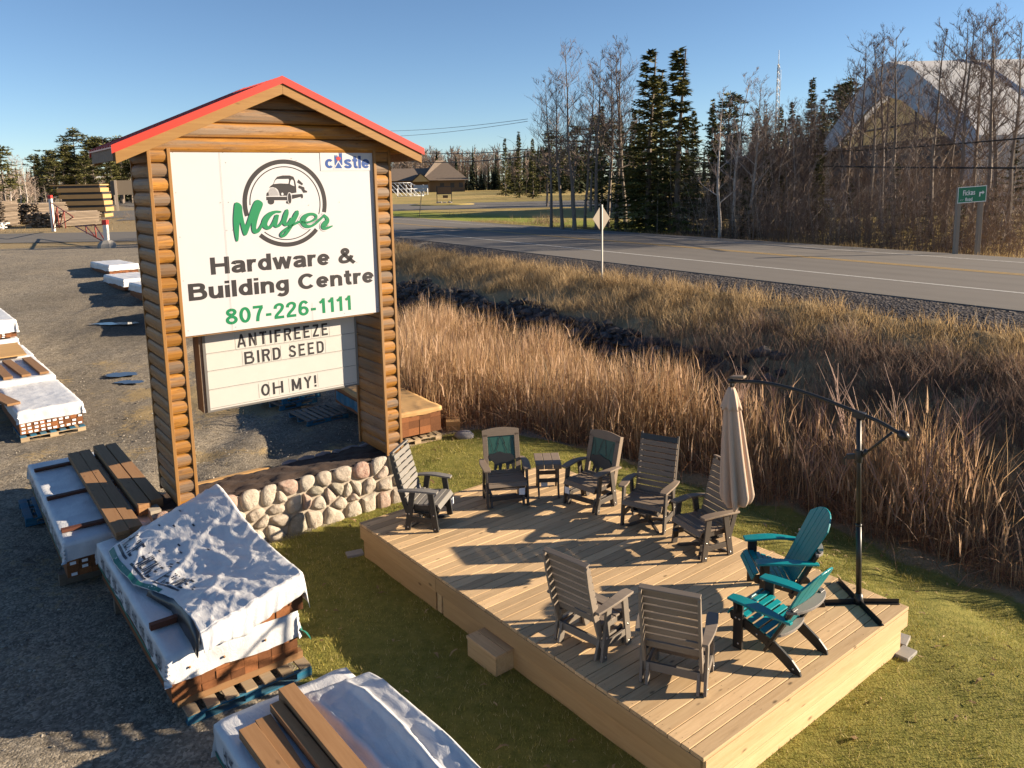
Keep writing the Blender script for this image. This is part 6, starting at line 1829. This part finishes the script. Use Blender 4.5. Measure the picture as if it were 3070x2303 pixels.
# dry tussock grass over the far bank and verge
def tussock(name, n, s0, s1, d0, d1, h0, h1, seed, ca, cb, dens_f=None, lean=(.2, .9), w=(.008, .016)):
    px_, py_, s_, d_ = reed_zone(n, s0, s1, d0, d1, seed)
    r = np.random.default_rng(seed+1)
    if dens_f is not None:
        kk = r.uniform(0, 1, n) < dens_f(px_, py_, s_, d_); px_, py_, s_, d_ = px_[kk], py_[kk], s_[kk], d_[kk]
    n = len(px_)
    cl = wob(px_, py_, 2.4, seed+2)
    h = r.uniform(h0, h1, n)*(1 + .45*cl)
    cols = lerpc(ca, cb, np.clip(r.uniform(0, 1, n) + .25*cl, 0, 1))
    return blades(name, px_, py_, height(px_, py_) - .03, h, r.uniform(*w, n), r.uniform(*lean, n), cols, M['reed'], 2, .4, None, seed+3)
tussock('bank_grass', 66000, -7.6, -3.6, -31, 7, .18, .50, 61, (.22, .145, .07), (.56, .39, .20), lambda x, y, s, d: ss(-7.2, -6.0, s + .7*wob(x, y, .8, 62) - 1.1*ss(-6, -1, d))*np.clip(.75 + .8*wob(x, y, .9, 63), .08, 1)*(.12 + .88*ss(-3.6, -4.4, s)))
tussock('bank_brush', 30000, -9.4, -5.4, -8, 6, .22, .6, 65, (.085, .055, .042), (.27, .18, .13), lambda x, y, s, d: ss(-7, -2, d)*np.clip(.7 + .7*wob(x, y, .8, 66), .1, 1))
tussock('rock_weeds', 15000, -9.4, -6.4, -31, -3, .25, .6, 68, (.16, .11, .07), (.42, .30, .18), lambda x, y, s, d: np.clip(-.1 + .8*wob(x, y, .7, 69), 0, 1))
tussock('verge_grass', 7000, -4.6, -3.9, -34, 14, .06, .2, 71, (.14, .11, .05), (.32, .25, .12), None, (.4, 1.2))
tussock('verge_grass', 16000, 9.1, 11.4, -45, 8, .10, .34, 73, (.16, .11, .055), (.40, .28, .14), lambda x, y, s, d: np.clip(.5 + .8*wob(x, y, .7, 74), .12, 1))
tussock('field_edge_grass', 9000, 11, 14.5, -58, -22, .25, .8, 75, (.16, .10, .06), (.34, .24, .14), lambda x, y, s, d: np.clip(.1 + 1.0*wob(x, y, .35, 76), .0, 1)*ss(-22, -30, d), (.2, .8), (.015, .03))
# rough grass between yard and highway at the far left
n = 14000; px_ = rng.uniform(-75, -10, n); py_ = rng.uniform(34, 110, n); s_, d_ = sD(px_, py_)
kk = (s_ < -4.6) & (py_ > 40 - .35*px_*0 + 0) & ~((py_ > 49 - .1*(px_+22)) & (py_ < 64)) & (rng.uniform(0, 1, n) < np.clip(.5 + .6*wob(px_, py_, .25, 78), 0, 1)) & ((py_ > 64) | (px_ > -19))
px_, py_ = px_[kk], py_[kk]; n = len(px_)
blades('rough_grass', px_, py_, height(px_, py_) - .02, rng.uniform(.1, .45, n), rng.uniform(.02, .05, n), rng.uniform(.3, 1, n), lerpc((.22, .14, .06), (.45, .31, .15), rng.uniform(0, 1, n)), M['reed'], 1, .4, None, 79)

# bare red stemmed willow shrubs standing in the reeds
class TM_:
    """triangle soup for trees"""
    def __init__(s): s.v = []; s.f = []
    def limb(s, pts, rad, n=4):
        b = len(s.v); m = len(pts)
        t = pts[-1]-pts[0]; t = t/(np.linalg.norm(t)+1e-9)
        rf = np.array([0, 0, 1.]) if abs(t[2]) < .8 else np.array([1., 0, 0])
        x = np.cross(t, rf); x /= np.linalg.norm(x); y = np.cross(t, x)
        for p, r in zip(pts, rad):
            for k_ in range(n):
                a = 2*pi*k_/n; s.v.append(p + (x*cos(a) + y*sin(a))*r)
        for i in range(m-1):
            for k_ in range(n):
                a0, a1 = b+i*n+k_, b+i*n+(k_+1) % n
                s.f += [(a0, a1, a1+n), (a0, a1+n, a0+n)]
    def tri(s, a, b, c): k_ = len(s.v); s.v += [a, b, c]; s.f.append((k_, k_+1, k_+2))
    def mesh(s, name, mat, cols=None):
        o = np_mesh(name, np.array(s.v), np.array(s.f), mat, cols=cols); me = o.data; bpy.data.objects.remove(o); return me
def rot_about(v, ax, a):
    return np.array(Matrix.Rotation(a, 3, Vector(ax)) @ Vector(v))
def grow(r, p, d, L, n, wob_, up=.0):
    pts = [p]
    for i in range(n):
        d = d + r.normal(0, wob_, 3) + np.array([0, 0, up]); d = d/np.linalg.norm(d); p = p + d*L/n; pts.append(p)
    return pts, d
def willow(seed, hgt):
    r = np.random.default_rng(seed); tm = TM_()
    for i in range(6):
        a = r.uniform(0, 2*pi); d = np.array([cos(a)*.22, sin(a)*.3, 1.]); d /= np.linalg.norm(d)
        pts, dd = grow(r, np.array([cos(a)*.08, sin(a)*.08, 0]), d, hgt*r.uniform(.6, 1), 6, .07, .03)
        tm.limb(pts, np.linspace(.0055, .0018, 7), 3)
        for j in range(9):
            q = r.integers(2, 6); a2 = r.uniform(0, 2*pi); e = np.array([cos(a2)*.6, sin(a2)*.6, 1.]); e /= np.linalg.norm(e)
            b2, _ = grow(r, pts[q], e, hgt*r.uniform(.15, .4), 3, .08, .04); tm.limb(b2, np.linspace(.0026, .001, 4), 3)
    return tm
M['willow'] = mat_plain('pale red willow bark', (.30, .19, .145), .8, .3, 5, .05)
wm = [willow(90+i, 1.0).mesh('stems', M['willow']) for i in range(3)]
for i, (s_, d_, hh) in enumerate(((-9.6, -2.6, 2.2), (-9.3, .6, 2.3), (-9.0, 1.8, 2.5), (-9.8, 3.2, 2.4), (-8.9, 3.4, 2.1), (-9.4, 4.6, 2.0), (-10.0, -5.6, 2.2), (-9.2, -1.2, 2.0), (-8.4, 2.6, 1.8), (-10.2, 1.6, 2.1))):
    p = hp(s_, d_); o = empty('willow_shrub', (p[0], p[1], H(p[0], p[1])-.05), i*1.3); o.scale = (hh, hh, hh); link('stems', wm[i % 3], o)
    tag(o, 'bare pale stemmed willow shrub rising above the dry reeds', 'shrub', 'willow shrubs in the reeds')

# ------------------------------------------------------------------ trees
def bare_tree(seed, hgt=10.0, spread=.36, low=.3, nprim=20, dens=1.0, lean=0.0):
    r = np.random.default_rng(seed); tr = TM_(); cr = TM_()
    d = np.array([lean, 0, 1.])/math.hypot(lean, 1); pts, _ = grow(r, np.zeros(3), d, hgt, 14, .035, .02)
    rad = np.linspace(.0125*hgt, .0012*hgt, 15); rad[0] *= 1.25
    tr.limb(pts, rad, 6)
    for i in range(nprim):
        u = low + (1-low)*(i + r.uniform(0, 1))/nprim; q = min(13.99, u*14); k_ = int(q); p = pts[k_]*(1-(q-k_)) + pts[k_+1]*(q-k_)
        a = i*2.4 + r.uniform(-.5, .5); inc = r.uniform(.55, .95) + .35*(1-u)
        e = np.array([cos(a)*sin(inc), sin(a)*sin(inc), cos(inc)]); L = hgt*spread*(1.12-u)**.75*r.uniform(.65, 1.1)
        bp_, bd = grow(r, p, e, L, 6, .09, .07); r0 = max(.012, rad[k_]*.42); tr.limb(bp_, np.linspace(r0, r0*.25, 7), 4)
        for j in range(int(7*dens)):
            q2 = r.integers(1, 7); a2 = r.uniform(0, 2*pi); s_ = bp_[q2]; dirp = bp_[q2]-bp_[q2-1]; dirp = dirp/np.linalg.norm(dirp)
            e2 = dirp + .75*np.array([cos(a2), sin(a2), r.uniform(-.2, .7)]); e2 /= np.linalg.norm(e2); L2 = L*r.uniform(.25, .55)
            b2, _ = grow(r, s_, e2, L2, 4, .10, .06); cr.limb(b2, np.linspace(r0*.38, .005, 5), 3)
            for m_ in range(int(6*dens)):
                q3 = r.integers(1, 5); a3 = r.uniform(0, 2*pi); d3 = b2[q3]-b2[q3-1]; d3 = d3/np.linalg.norm(d3)
                e3 = d3 + .8*np.array([cos(a3), sin(a3), r.uniform(-.2, .6)]); e3 /= np.linalg.norm(e3); L3_ = L2*r.uniform(.25, .6)
                b3, d4 = grow(r, b2[q3], e3, L3_, 2, .12, .05); cr.limb(b3, [.008, .006, .003], 3)
                for z in range(2):
                    a4 = r.uniform(0, 2*pi); e4 = d4 + .8*np.array([cos(a4), sin(a4), .2]); e4 /= np.linalg.norm(e4); p4 = b3[r.integers(1, 3)]; en = p4 + e4*L3_*r.uniform(.4, .8)
                    sd2 = np.cross(e4, [0.3, .5, .8]); sd2 = sd2/np.linalg.norm(sd2)*.006; cr.tri(p4-sd2, p4+sd2, en)
    return tr, cr
def spruce(seed, hgt=12.0, rad=.20, low=.04, dens=1.0, ca=(.018, .028, .009), cb=(.15, .135, .035), irregular=.25):
    r = np.random.default_rng(seed); tr = TM_(); cr = TM_(); col = []
    pts, _ = grow(r, np.zeros(3), np.array([0, 0, 1.]), hgt, 8, .008, .02); tr.limb(pts, np.linspace(.013*hgt, .002*hgt, 9), 6)
    nw = int(46*dens*(1 if hgt > 7 else .62))
    for i in range(nw):
        u = low + (.985-low)*(i + r.uniform(-.6, .6)*(0 < i < nw-1))/(nw-1); z = u*hgt; Rr = hgt*rad*(1-u)**1.0*(1 - .35*max(0, .12-u)/.12) + .10
        for j in range(7 if u < .85 else 5):
            a = r.uniform(0, 2*pi); L = Rr*r.uniform(1-irregular*1.6, 1.12); drop = .32 - .75*u + r.uniform(-.1, .1)
            e = np.array([cos(a), sin(a), -drop]); e /= np.linalg.norm(e); p0 = np.array([0, 0, z + r.uniform(-.02, .02)*hgt]); sidev = np.array([-sin(a), cos(a), 0])
            tone = np.clip(r.uniform(0, 1)*.8 + .1, 0, 1); c0 = np.array(ca)*(1-tone) + np.array(cb)*tone
            nb = max(5, int(L/hgt*70))
            tip = p0 + e*L + np.array([0, 0, .10*L])
            cr.limb([p0, p0+e*L*.6, tip], [.018, .012, .004], 3); col += [np.array((.05, .035, .022))]*9
            for m_ in range(nb):
                t_ = .16 + .84*(m_ + r.uniform(0, 1))/nb; q = p0 + e*L*t_ + np.array([0, 0, .10*L*t_*t_])
                ln = hgt*.023*(1.5 - .7*t_)*r.uniform(.7, 1.3)
                for sgn in (-1, 1):
                    dv = e*.75 + sidev*sgn*r.uniform(.5, 1.0) + np.array([0, 0, r.uniform(-.95, .25)]); dv = dv/np.linalg.norm(dv)
                    wv = np.cross(dv, r.normal(0, 1, 3)); wv = wv/np.linalg.norm(wv)*ln*.21
                    cr.v += [q-wv, q+wv, q+dv*ln]; k_ = len(cr.v); cr.f.append((k_-3, k_-2, k_-1)); col += [c0*r.uniform(.75, 1.25)]*3
    return tr, cr, np.array(col)
def pine(seed, hgt=14.0, low=.35, spread=.22, ca=(.022, .030, .010), cb=(.16, .145, .045)):
    r = np.random.default_rng(seed); tr = TM_(); cr = TM_(); col = []
    pts, _ = grow(r, np.zeros(3), np.array([0, 0, 1.]), hgt, 10, .025, .02); tr.limb(pts, np.linspace(.013*hgt, .003*hgt, 11), 6)
    nb = 40
    for i in range(nb):
        u = low + (1-low)*(i+r.uniform(0, 1))/nb; q = min(9.99, u*10); k_ = int(q); p = pts[k_]*(1-(q-k_)) + pts[k_+1]*(q-k_)
        a = r.uniform(0, 2*pi); inc = r.uniform(.9, 1.45); e = np.array([cos(a)*sin(inc), sin(a)*sin(inc), cos(inc)])
        L = hgt*spread*r.uniform(.4, 1.15)*min(1, (1.06-u)*2.2)**.7*min(1, .55 + (u-low)*1.6)
        b_, _ = grow(r, p, e, L, 4, .08, .06); tr.limb(b_, np.linspace(.004*hgt, .0012*hgt, 5), 3)
        for c_ in range(3):
            ctr_ = b_[4 - c_] + r.normal(0, .012*hgt, 3); S = hgt*.034*r.uniform(.7, 1.3); tone = r.uniform(0, 1); c0 = np.array(ca)*(1-tone) + np.array(cb)*tone
            for m_ in range(34):
                dv = r.normal(0, 1, 3); dv[2] = abs(dv[2])*.5 + .1*dv[2]; dv /= np.linalg.norm(dv); q0 = ctr_ + dv*S*r.uniform(.2, .9)*np.array([1.25, 1.25, .7]); ln = S*r.uniform(.5, .9)
                wv = np.cross(dv, r.normal(0, 1, 3)); wv = wv/np.linalg.norm(wv)*ln*.22; k2 = len(cr.v); cr.v += [q0-wv, q0+wv, q0+dv*ln]; cr.f.append((k2, k2+1, k2+2)); col += [c0*r.uniform(.7, 1.3)]*3
    return tr, cr, np.array(col)

bare_me = []
for i, kw in enumerate((dict(spread=.33), dict(spread=.27, low=.36, nprim=22), dict(spread=.36, low=.24, nprim=20), dict(spread=.24, low=.42, nprim=20))):
    tr, cr = bare_tree(200+i, 10.0, **kw)
    bare_me.append((tr.mesh('trunk', M['bark']), cr.mesh('crown', M['twig'])))
birch_me = []
for i, kw in enumerate((dict(spread=.25, low=.34, nprim=18), dict(spread=.29, low=.30, nprim=20, lean=.08), dict(spread=.22, low=.25, nprim=16, lean=-.06))):
    tr, cr = bare_tree(230+i, 10.0, **kw)
    birch_me.append((tr.mesh('trunk', M['birchbark']), cr.mesh('crown', M['paletwig'])))
spruce_me = []
for i, (hg, rd, ir) in enumerate(((12, .205, .3), (12, .18, .35), (12, .16, .25))):
    tr, cr, col = spruce(260+i, hg, rd, .05, 1.0, irregular=ir); spruce_me.append((tr.mesh('trunk', M['bark']), cr.mesh('crown', M['needle'], col)))
small_me = []
for i in range(2):
    tr, cr, col = spruce(280+i, 4.0, .30, .02, .8, (.022, .03, .010), (.075, .072, .022), .35); small_me.append((tr.mesh('trunk', M['bark']), cr.mesh('crown', M['needle'], col)))
pine_me = []
for i in range(3):
    tr, cr, col = pine(300+i, 14.0, (.38, .3, .2)[i], (.20, .24, .22)[i]); pine_me.append((tr.mesh('trunk', M['bark']), cr.mesh('crown', M['needle'], col)))
ORD = ['first', 'second', 'third', 'fourth', 'fifth', 'sixth', 'seventh', 'eighth', 'ninth', 'tenth', 'eleventh', 'twelfth', 'thirteenth', 'fourteenth', 'fifteenth', 'sixteenth']
tcount = [0]
def tree(name, mes, base_h, x, y, z, h, label, group, sxy=1.0):
    i = tcount[0]; tcount[0] += 1
    o = empty(name, (x, y, z-.05), (i*2.399) % 6.28); k_ = h/base_h; o.scale = (k_*sxy, k_*sxy, k_)
    tr, cr = mes[i % len(mes)]
    link('trunk', tr, o); link('crown', cr, o); tag(o, label, 'tree', group); return o
def row(lst, name, mes, base_h, fmt, group, sxy=1.0):
    order = sorted(range(len(lst)), key=lambda i: lst[i][0]/lst[i][1])
    for k_, i in enumerate(order):
        x, y, z, h = lst[i]; tree(name, mes, base_h, x, y, z, h, fmt.format(ORD[k_] if k_ < len(ORD) else 'a'), group, sxy)
BIRCH_A = [(2.73,52,2.16,9.43),(3.34,50,2.16,9.59),(4.02,49,2.16,10.75),(4.96,52,2.08,10.19),(5.52,50,2.08,10.6),(6.7,54,2.03,10.78),(7.18,53,1.95,11.99),(8.22,56,2.11,11.88)]
BIRCH_W = [(11.77,44,1.55,8.39),(13.08,46,1.62,9.29),(14.12,47,1.75,9.01)]
ASPEN = [(21.18,50,2.1,9.85),(20.27,46,2.1,10.44),(20.01,44,2.02,10.36),(21.73,46,2.1,10.99),(20.98,43,2.04,10.38),(23.55,46,2.1,8.98),(21.45,40,1.95,10.29),(23.18,42,2.1,10.75),(21.58,38,1.87,10.53),(24.09,41,2.1,10.32),(22.34,37,1.88,10.19),(24.13,39,2.09,10.6),(23.49,37,1.96,9.93)]
SPRUCE_T = [(8.79,50,1.8,11.2),(9.99,52.5,1.8,10.4),(10.23,48.3,1.75,11.1)]
SPRUCE_B = [(33.77,105,2.16,11.4),(37.46,110,2.16,12.37),(38.25,108,2.16,12.78),(42.38,112,2.16,16.33),(37.34,120,2.16,13.08),(25.56,90,2.16,10.89),(36.22,100,2.16,10.47),(45.08,115,2.16,13.77),(1.94,150,2.16,12.24),(4.22,140,2.16,10.39),(-.77,170,2.16,12.07),(9.37,80,2.16,10.29),(10.93,78,2.16,9.2),(13.38,85,2.16,10.43),(19.05,82,2.16,9.82),(20.41,80,2.16,10.74)]
PINE_B = [(40.86,100,2.16,14.02),(41.94,98,2.16,13.93),(20.51,76,2.16,10.76),(8.0,78,2.16,9.03),(9.51,74,2.16,8.27),(6.75,85,2.16,8.65),(4.52,95,2.16,8.55)]
SPRUCE_S = [(15.19,47,1.82,4.81),(13.45,45,1.6,3.7),(11.67,50,1.74,3.92),(12.47,48,1.68,3.53),(10.62,52,1.86,4.14),(8.5,52,1.84,3.61),(7.14,52,1.87,3.76),(8.79,47,1.77,3.1),(20.56,42,1.97,3.89),(20.52,36,1.71,3.07),(20.64,39,1.85,2.7),(24.17,38,2.05,4.73),(22.72,37,1.91,2.73),(19.01,44,1.95,3.11),(17.2,46,1.92,2.79),(23.84,40,2.1,2.73)]
PINE_L = [(-96.02,165,1.9,9.74),(-95.7,170,1.93,12.45),(-93.31,172,2.02,15.61),(-91.73,175,2.11,14.49),(-87.02,172,2.16,13.89),(-87.23,178,2.16,13.71),(-86.71,182,2.16,12.35),(-91.77,160,1.9,9.07),(-88.24,165,2.04,10.86),(-79.73,160,2.16,8.56),(-87.77,190,2.16,12.7),(-103.13,175,1.9,7.65),(-83.92,162,2.1,9.68)]
BIRCH_L = [(-62.93,100,1.9,7.89),(-58.75,95,1.9,7.1),(-56.01,92,1.9,7.23),(-77.49,130,1.9,5.45),(-73.18,125,1.9,4.26)]
PINE_FL = [(-53.98,85,1.9,8.05),(-69.17,110,1.9,5.51)]
row(BIRCH_A, 'bare_birch', bare_me, 10.0, '{} bare birch, counted from the mown verge, in the clump behind the diamond sign', 'bare birches behind the diamond sign')
row(BIRCH_W, 'white_birch', birch_me, 10.0, '{} white barked birch, counted from the tall spruces towards the fabric building', 'white birches between the spruces and the mast')
row(ASPEN, 'bare_aspen', bare_me, 10.0, '{} tall bare aspen from the left in front of the fabric building', 'bare aspens in front of the fabric building')
row(SPRUCE_T, 'tall_spruce', spruce_me, 12.0, '{} of the three tall dark spruces from the left, above the diamond sign', 'tall spruces above the diamond sign', 1.55)
row(SPRUCE_B, 'distant_spruce', spruce_me, 12.0, '{} distant dark spruce from the left, rising behind the roadside thicket', 'distant spruces behind the thicket')
row(PINE_B, 'round_pine', pine_me, 14.0, '{} round crowned pine from the left behind the roadside thicket', 'pines behind the thicket', 1.25)
row(SPRUCE_S, 'young_spruce', small_me, 4.0, '{} low young spruce from the left in the thicket along the highway', 'young spruces along the highway')
row(PINE_L, 'tall_pine', pine_me, 14.0, '{} pine from the left in the dark grove beyond the lumber packs', 'pines in the grove beyond the lumber packs', 1.6)
row(BIRCH_L, 'bare_birch', birch_me, 10.0, '{} pale bare birch from the left beside the old lumber piles', 'pale birches beside the lumber piles', 1.15)
row(PINE_FL, 'young_pine', pine_me, 14.0, '{} small pine from the left edge by the old lumber piles', 'small pines beside the lumber piles', 1.3)
r = random.Random(31)
for i in range(26):
    y = r.uniform(168, 196); x = -y*r.uniform(.395, .60); tree('grove_pine', pine_me if i % 3 else spruce_me, 14.0 if i % 3 else 12.0, x, y, 2.0, r.uniform(7.5, 12.5) + (2.5 if -.56 < x/y < -.46 else 0), 'dark conifer filling the grove beyond the lumber packs', 'conifers filling the far grove', 1.5)
# more of the same wood further back
r = random.Random(77)
k_ = 0
while k_ < 46:
    d = r.uniform(-30, 16); s = 17 + 24*r.random()**1.2; p = hp(s, d)
    if p[0] > 33 and p[1] > 55: continue
    if p[0]/p[1] > .40 or p[0]/p[1] < .075: continue
    if 17.5 < p[0] < 31 and p[1] > 52: continue
    if 51 < p[1] < 68: continue
    h = r.uniform(4.5, 7.6)
    if r.random() < .2: tree('wood_spruce', spruce_me, 12.0, p[0], p[1], 2.1, h*.8, 'dark spruce among the bare trunks behind the roadside thicket', 'conifers inside the roadside wood', 1.35)
    else: tree('wood_birch', bare_me if r.random() < .6 else birch_me, 10.0, p[0], p[1], 2.1, h, 'slender bare tree among the trunks of the roadside wood', 'bare trees inside the roadside wood', 1.0)
    k_ += 1
# thicket of thin bare stems and low brush along the far edge of the highway: one mass
def brush_mass(name, n, s0, s1, d0, d1, h0, h1, seed, mat, dens=None, rad=.011):
    r = np.random.default_rng(seed); tm = TM_()
    for i in range(n):
        d = r.uniform(d0, d1); s = r.uniform(s0, s1); p = hp(s, d)
        if p[0]/p[1] < .062 + .01*r.normal() or p[0]/p[1] > .665: continue
        if dens and r.uniform() > dens(s, d): continue
        z = H(p[0], p[1]); hh = r.uniform(h0, h1)*(1 + .25*sin(d*.9+seed)); a = r.uniform(0, 2*pi); e = np.array([cos(a)*.16, sin(a)*.16, 1.]); e /= np.linalg.norm(e)
        pts, _ = grow(r, np.array([p[0], p[1], z-.05]), e, hh, 4, .06, .02); tm.limb(pts, np.linspace(rad, rad*.35, 5), 3)
        for j in range(10):
            q = r.integers(1, 5); a2 = r.uniform(0, 2*pi); e2 = np.array([cos(a2)*.7, sin(a2)*.7, r.uniform(.3, 1)]); e2 /= np.linalg.norm(e2); L = hh*r.uniform(.12, .34)
            b2, dd = grow(r, pts[q], e2, L, 2, .1, .05); sd2 = np.cross(dd, [.3, .5, .8]); sd2 = sd2/np.linalg.norm(sd2)*.007
            tm.tri(b2[0]-sd2, b2[0]+sd2, b2[2])
            for m_ in range(3):
                a3 = r.uniform(0, 2*pi); e3 = dd + .8*np.array([cos(a3), sin(a3), .2]); e3 /= np.linalg.norm(e3); tm.tri(b2[1]-sd2*.8, b2[1]+sd2*.8, b2[1]+e3*L*.55)
    o = np_mesh(name, np.array(tm.v), np.array(tm.f), mat); o['kind'] = 'stuff'; return o
M['brush'] = mat_plain('brown brush twigs', (.20, .14, .105), .9, .35, .6, 0)
M['brushpale'] = mat_plain('grey brush stems', (.34, .27, .22), .9, .35, .6, 0)
brush_mass('thicket', 1900, 11.8, 18, -26, 12, 1.3, 3.2, 401, M['brush'])
brush_mass('thicket', 420, 12.0, 20, -26, 12, 2.2, 4.8, 402, M['brushpale'], None, .014)
brush_mass('thicket', 1300, 18, 32, -22, 8, 2.2, 5.0, 403, M['brush'])
brush_mass('undergrowth', 1500, 11.4, 15.5, -26, 12, .4, 1.2, 404, M['brush'])

# distant woods: bare hardwoods with dark conifers between, far beyond the fields: one mass
def far_wood(name, items, seed):
    r = np.random.default_rng(seed); V = []; Fc = []; C = []
    def tri(a, b, c, col): k_ = len(V); V.extend([a, b, c]); Fc.append((k_, k_+1, k_+2)); C.extend([col]*3)
    for x, y, h, kind in items:
        b = np.array([x, y, 2.0]); right = np.array([y, -x, 0.])/math.hypot(x, y); fw = np.array([x, y, 0.])/math.hypot(x, y)
        if kind == 'c':
            tone = r.uniform(0, 1); col = np.array((.016, .022, .011))*(1-tone) + np.array((.05, .055, .024))*tone
            n_ = 46; R_ = h*r.uniform(.13, .2)
            for i in range(n_):
                u = i/n_; z = h*(.04 + .96*u); rr = R_*(1-u)**.85 + .1; a = r.uniform(0, 2*pi); q = b + np.array([0, 0, z]); d = np.array([cos(a), sin(a), 0.]); t_ = np.array([-sin(a), cos(a), 0.])
                cc = col*r.uniform(.7, 1.3)
                tri(q + t_*rr*.5 + np.array([0, 0, h*.03]), q - t_*rr*.5 + np.array([0, 0, h*.05]), q + d*rr*r.uniform(.7, 1.2) - np.array([0, 0, h*.05]), cc)
                tri(q + d*rr*.4, q - d*rr*.5, q + t_*rr*r.uniform(-1.1, 1.1) - np.array([0, 0, h*.04]), cc)
        else:
            tone = r.uniform(0, 1); tc = np.array((.30, .25, .20))*(.6+.6*tone); wc = np.array((.33, .25, .195))*(.8+.4*r.uniform())
            w = h*.008 + .05; wv = right*w; top = b + np.array([r.normal(0, .3), r.normal(0, .3), h*.92])
            tri(b-wv, b+wv, top, tc); tri(b-fw*w, b+fw*w, top, tc)
            for i in range(44):
                u = r.uniform(.35, 1); q = b*(1-u) + top*u; q[2] = 2.0 + h*.92*u; a = r.uniform(0, 2*pi); d = np.array([cos(a), sin(a), r.uniform(.5, 1.8)]); d /= np.linalg.norm(d); L = h*r.uniform(.08, .22)*(1.25-u*.6)
                s2 = np.cross(d, fw); s2 = s2/(np.linalg.norm(s2)+1e-6)*h*.0062
                tri(q-s2, q+s2, q+d*L, wc); 
                for m_ in range(2):
                    e = d + r.normal(0, .5, 3); e /= np.linalg.norm(e); q2 = q+d*L*r.uniform(.3, .8); tri(q2-s2*.8, q2+s2*.8, q2+e*L*.6, wc)
    o = np_mesh(name, np.array(V), np.array(Fc), M['needle'], cols=np.array(C)); o['kind'] = 'stuff'; return o
r = random.Random(99); items = []
for i in range(300):                                     # behind house and goals
    x = -75 + 115*r.random(); y = r.uniform(335, 385); items.append((x, y, r.uniform(14, 19.5), 'h' if r.random() < .9 else 'c'))
for i in range(16): items.append((-74 + r.uniform(0, 26), r.uniform(318, 335), r.uniform(13, 20), 'c'))
for x, h in ((-62.5, 22), (-58.5, 20.5), (-66, 17), (-55, 17)): items.append((x, 318, h, 'c'))
for i in range(90):                                      # dark trees right of the house
    y = r.uniform(190, 320); x = y*(.0 + .115*r.random()) - 14*(1-r.random()*.2)*max(0, (320-y)/320)*0; items.append((x, y, r.uniform(9, 13.5)*y/230, 'c' if r.random() < .6 else 'h'))
for i in range(60):
    y = r.uniform(300, 318); x = r.uniform(-18, 14); items.append((x, y, r.uniform(5, 11), 'c' if r.random() < .75 else 'h'))
for i in range(150):                                     # behind mast and fabric building
    y = r.uniform(125, 170); x = y*r.uniform(.13, .72); items.append((x, y, r.uniform(8, 12.5), 'c' if r.random() < .6 else 'h'))
for i in range(120):                                     # far left
    y = r.uniform(200, 420); x = -y*r.uniform(.455, .56); items.append((x, y, r.uniform(7, 11.5)*y/300, 'h' if r.random() < .6 else 'c'))
for i in range(70):
    y = r.uniform(180, 250); x = -y*r.uniform(.37, .50); items.append((x, y, r.uniform(5, 9), 'c' if r.random() < .6 else 'h'))
for i in range(110):
    y = r.uniform(105, 150); x = -y*r.uniform(.60, .78); items.append((x, y, r.uniform(3.5, 7), 'h' if r.random() < .7 else 'c'))
for i in range(160):
    y = r.uniform(520, 900); x = -y*r.uniform(.1, .7); items.append((x, y, r.uniform(16, 26), 'h' if r.random() < .6 else 'c'))
for i in range(120):
    y = r.uniform(420, 700); x = y*r.uniform(-.25, .75); items.append((x, y, r.uniform(16, 22), 'h' if r.random() < .6 else 'c'))
far_wood('far_forest', items, 500)
